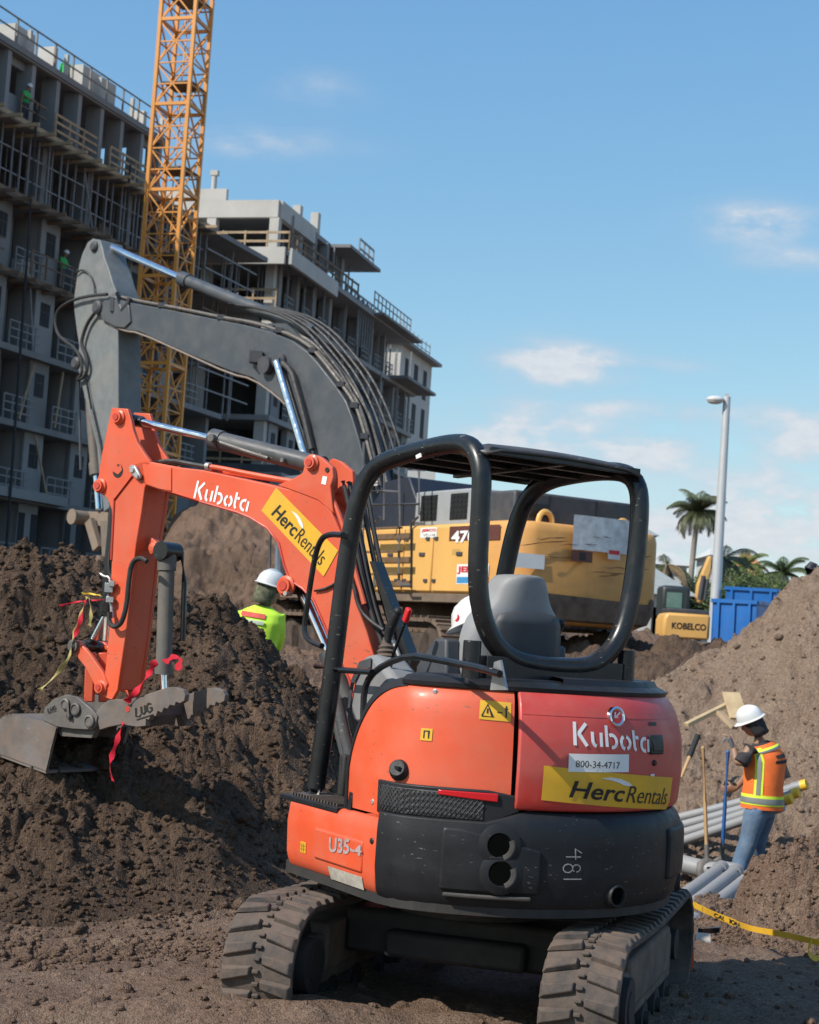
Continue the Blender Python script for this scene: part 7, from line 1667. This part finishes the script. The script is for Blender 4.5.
def palm(base, top, fl, label, nf=22, seed=1, lean=0., m_=None, tr=.2, dry=6, group=None):
    rg = random.Random(seed); o, iv = thing('palm_tree', base, label, 'palm tree', group); base = Vector(base); top = Vector(top); L = top-base
    mb = MB(); mb.tube([base, base+L*.3+Vector((.1, 0, 0)), base+L*.7, top], [tr*1.5, tr, tr*.85, tr*.7], 12, smooth=1); mb.build('trunk', M_bark, o, inv=iv)
    mb = MB(); mb.tube([top-Vector((0, 0, fl*.18)), top+Vector((0, 0, .15))], [tr*.75, tr*1.0, tr*.5], 10); mb.build('crown_shaft', M_leaf2, o, inv=iv)
    for i in range(nf):
        a = 6.283*i/nf*2.4+rg.uniform(-.2, .2); isdry = i < dry; e = rg.uniform(-.35, .1) if isdry else (-.05+1.45*(i-dry)/(nf-dry))+rg.uniform(-.1, .1); le = fl*rg.uniform(.85, 1.1); P = []; p = top.copy(); an = e
        for k in range(11):
            P.append(p.copy()); d = Vector((math.cos(a)*math.cos(an), math.sin(a)*math.cos(an), math.sin(an))); p = p+d*le/10; an -= (.10 if k < 4 else .19)*(1+.3*(e < .3))
        mb = MB(); mb.tube(P, [.045, .03, .012], 5)
        for k in range(1, 44):
            t = k/44*10; j = min(int(t), 9); c_ = P[j]*(1-(t-j))+P[min(j+1, 10)]*(t-j); tg = (P[min(j+1, 10)]-P[j]).normalized(); sd = tg.cross(Vector((0, 0, 1))); sd = sd.normalized() if sd.length > .05 else Vector((1, 0, 0)); ll = fl*.26*math.sin(math.pi*(.12+.84*k/44))**.7
            for s_ in (-1, 1):
                dd = (sd*s_*.75+tg*.55+Vector((0, 0, -.45-(.5 if isdry else 0)))).normalized()*ll*rg.uniform(.8, 1.1); w_ = tg*.016
                mid = c_+dd*.5+Vector((0, 0, .02)); tip = c_+dd+Vector((0, 0, -.12*ll)); kk = len(mb.v); mb.add([c_-w_*.6, c_+w_*.6, mid+w_, mid-w_, tip], [(0, 1, 2, 3), (3, 2, 4)])
        mb.build('frond', M_dry if isdry and i % 3 else (m_ or M_palmg), o, inv=iv, smooth=False)
    return o
pt_ = atY(698, 512, 70); pbz = atY(689, 600, 70)
palm((pbz.x-.25, 70, 1.1), (pt_.x, 70, pt_.z), 1.55, 'tall palm with dark drooping fronds behind the street lamp', 38, 3, dry=10, tr=.14)
p2_ = atY(743, 566, 78); palm((p2_.x+.5, 78, 1.1), (p2_.x+.1, 78, p2_.z), 1.5, 'short yellowish palm rising above the shrubs right of the lamp', 14, 5, m_=M_leaf2, tr=.14, dry=3)
p3_ = atY(783, 573, 74); palm((p3_.x, 74, 1.1), (p3_.x, 74, p3_.z), 1.5, 'low feathery palm near the pale mound at the right', 14, 8, tr=.12, dry=1, m_=M_leaf)
p4_ = atY(723, 560, 72); palm((p4_.x, 72, 1.1), (p4_.x, 72, p4_.z), 1.8, 'low palm with brown hanging fronds just right of the lamp post', 14, 9, tr=.16, dry=10)
p5_ = atY(667, 565, 66); palm((p5_.x, 66, 1.1), (p5_.x, 66, p5_.z), 1.7, 'low brown palm between the yellow counterweight and the tall palm', 14, 12, tr=.16, dry=12)
lbs = ['dark bushy tree directly left of the lamp post', 'dark round tree left of the tall palm trunk', 'broad green tree behind the blue skips', 'light green tree between skips and short palm', 'green tree right of the skips', 'dark tree at the foot of the feathery palm', 'low olive tree beside the pale mound', 'tall olive tree behind the small excavator']
for i, (px_, pyt, Y, r, m_) in enumerate(((700, 577, 68, 1.6, M_leaf), (679, 578, 69, 1.5, M_leaf2), (742, 573, 66, 2.2, M_leaf), (757, 570, 70, 1.8, M_leaf2), (775, 578, 72, 1.8, M_leaf), (793, 585, 70, 1.6, M_leaf), (808, 590, 75, 2.2, M_leaf2), (722, 565, 76, 2.2, M_leaf2))):
    t_ = atY(px_, pyt, Y); tree((t_.x, Y, 1.1), r, t_.z-1.1, lbs[i], m_, seed=20+i, leaf=.085, dense=5200, group='trees beyond the skips')
# bare dry scrub behind the large excavator
sp = atY(428, 478, 36); o, iv = thing('dry_tree', (sp.x, 36, 3.2), 'leafless brown scrub tree behind the ladder of the yellow excavator', 'tree'); rg = random.Random(4); mb = MB()
for i in range(90):
    a = rg.uniform(0, 6.28); e = rg.uniform(.2, 1.4); L_ = rg.uniform(1.2, 2.4); p0 = Vector((rg.uniform(-.9, .9), rg.uniform(-.4, .4), -.9)); p1 = p0+Vector((math.cos(a)*math.cos(e), math.sin(a)*math.cos(e), math.sin(e)))*L_; pm = (p0+p1)/2+Vector((rg.uniform(-.2, .2), rg.uniform(-.2, .2), .1))
    mb.tube([p0, pm, p1], [.03, .02, .008], 4)
    for j in range(3): t = rg.random(); c_ = pm*(1-t)+p1*t; mb.tube([c_, c_+Vector((rg.uniform(-.5, .5), rg.uniform(-.5, .5), rg.uniform(-.1, .4)))], [.014, .006], 4)
mb.build('branches', M_dry, o)
# houses
M_stucco = mat('white_stucco', (.52, .52, .50), .8, var=.05, vscale=.5); M_roofg = mat('grey_roof_tile', (.30, .32, .31), .8, var=.1, vscale=3); M_terr = mat('terracotta', (.5, .22, .1), .8)
def house(px0, px1, py0, Y, h, label, roof=None, dep=8):
    a = atY(px0, py0, Y); b = atY(px1, py0, Y); w_ = b.x-a.x; o, iv = thing('house', (a.x, Y, 1.1), label, 'house'); H_ = a.z-1.1
    mb = MB(); mb.box((w_/2, dep/2, (H_-h)/2), (w_, dep, H_-h)); wl = mb.build('wall', M_stucco, o, smooth=False)
    for i in range(max(2, int(w_/2.2))): mb = MB(); mb.box((.9+i*2.0 if .9+i*2.0 < w_-.3 else w_-.6, -.03, (H_-h)*.6), (.8, .08, 1.1)); mb.build('window', M_hole, o, smooth=False)
    if roof: mb = MB(); mb.add([(-.5, -.5, H_-h), (w_+.5, -.5, H_-h), (w_+.5, dep+.5, H_-h), (-.5, dep+.5, H_-h), (w_*.3, dep/2, H_), (w_*.7, dep/2, H_)], [(0, 1, 5, 4), (1, 2, 5), (2, 3, 4, 5), (3, 0, 4), (3, 2, 1, 0)]); mb.build('roof', roof, o, smooth=False)
    return o
house(640, 684, 562, 58, 1.1, 'low house with grey hipped roof behind the yellow counterweight', M_roofg, 7)
house(660, 688, 548, 120, 1.2, 'distant white house left of the tall palm', M_stucco)
house(716, 732, 545, 125, .8, 'distant white house behind the low brown palm', M_stucco)
house(745, 768, 550, 130, 2.0, 'distant cream house with raised gable right of the short palm', M_terr)
house(768, 785, 566, 128, .6, 'distant low white house between the small palms', M_stucco)
ww = atY(415, 466, 75); house(408, 436, 466, 75, .2, 'white building glimpsed under the black canopy frame', None)
ww = house(640, 652, 520, 110, 1.0, 'distant grey gabled house above the yellow counterweight end', M_roofg)
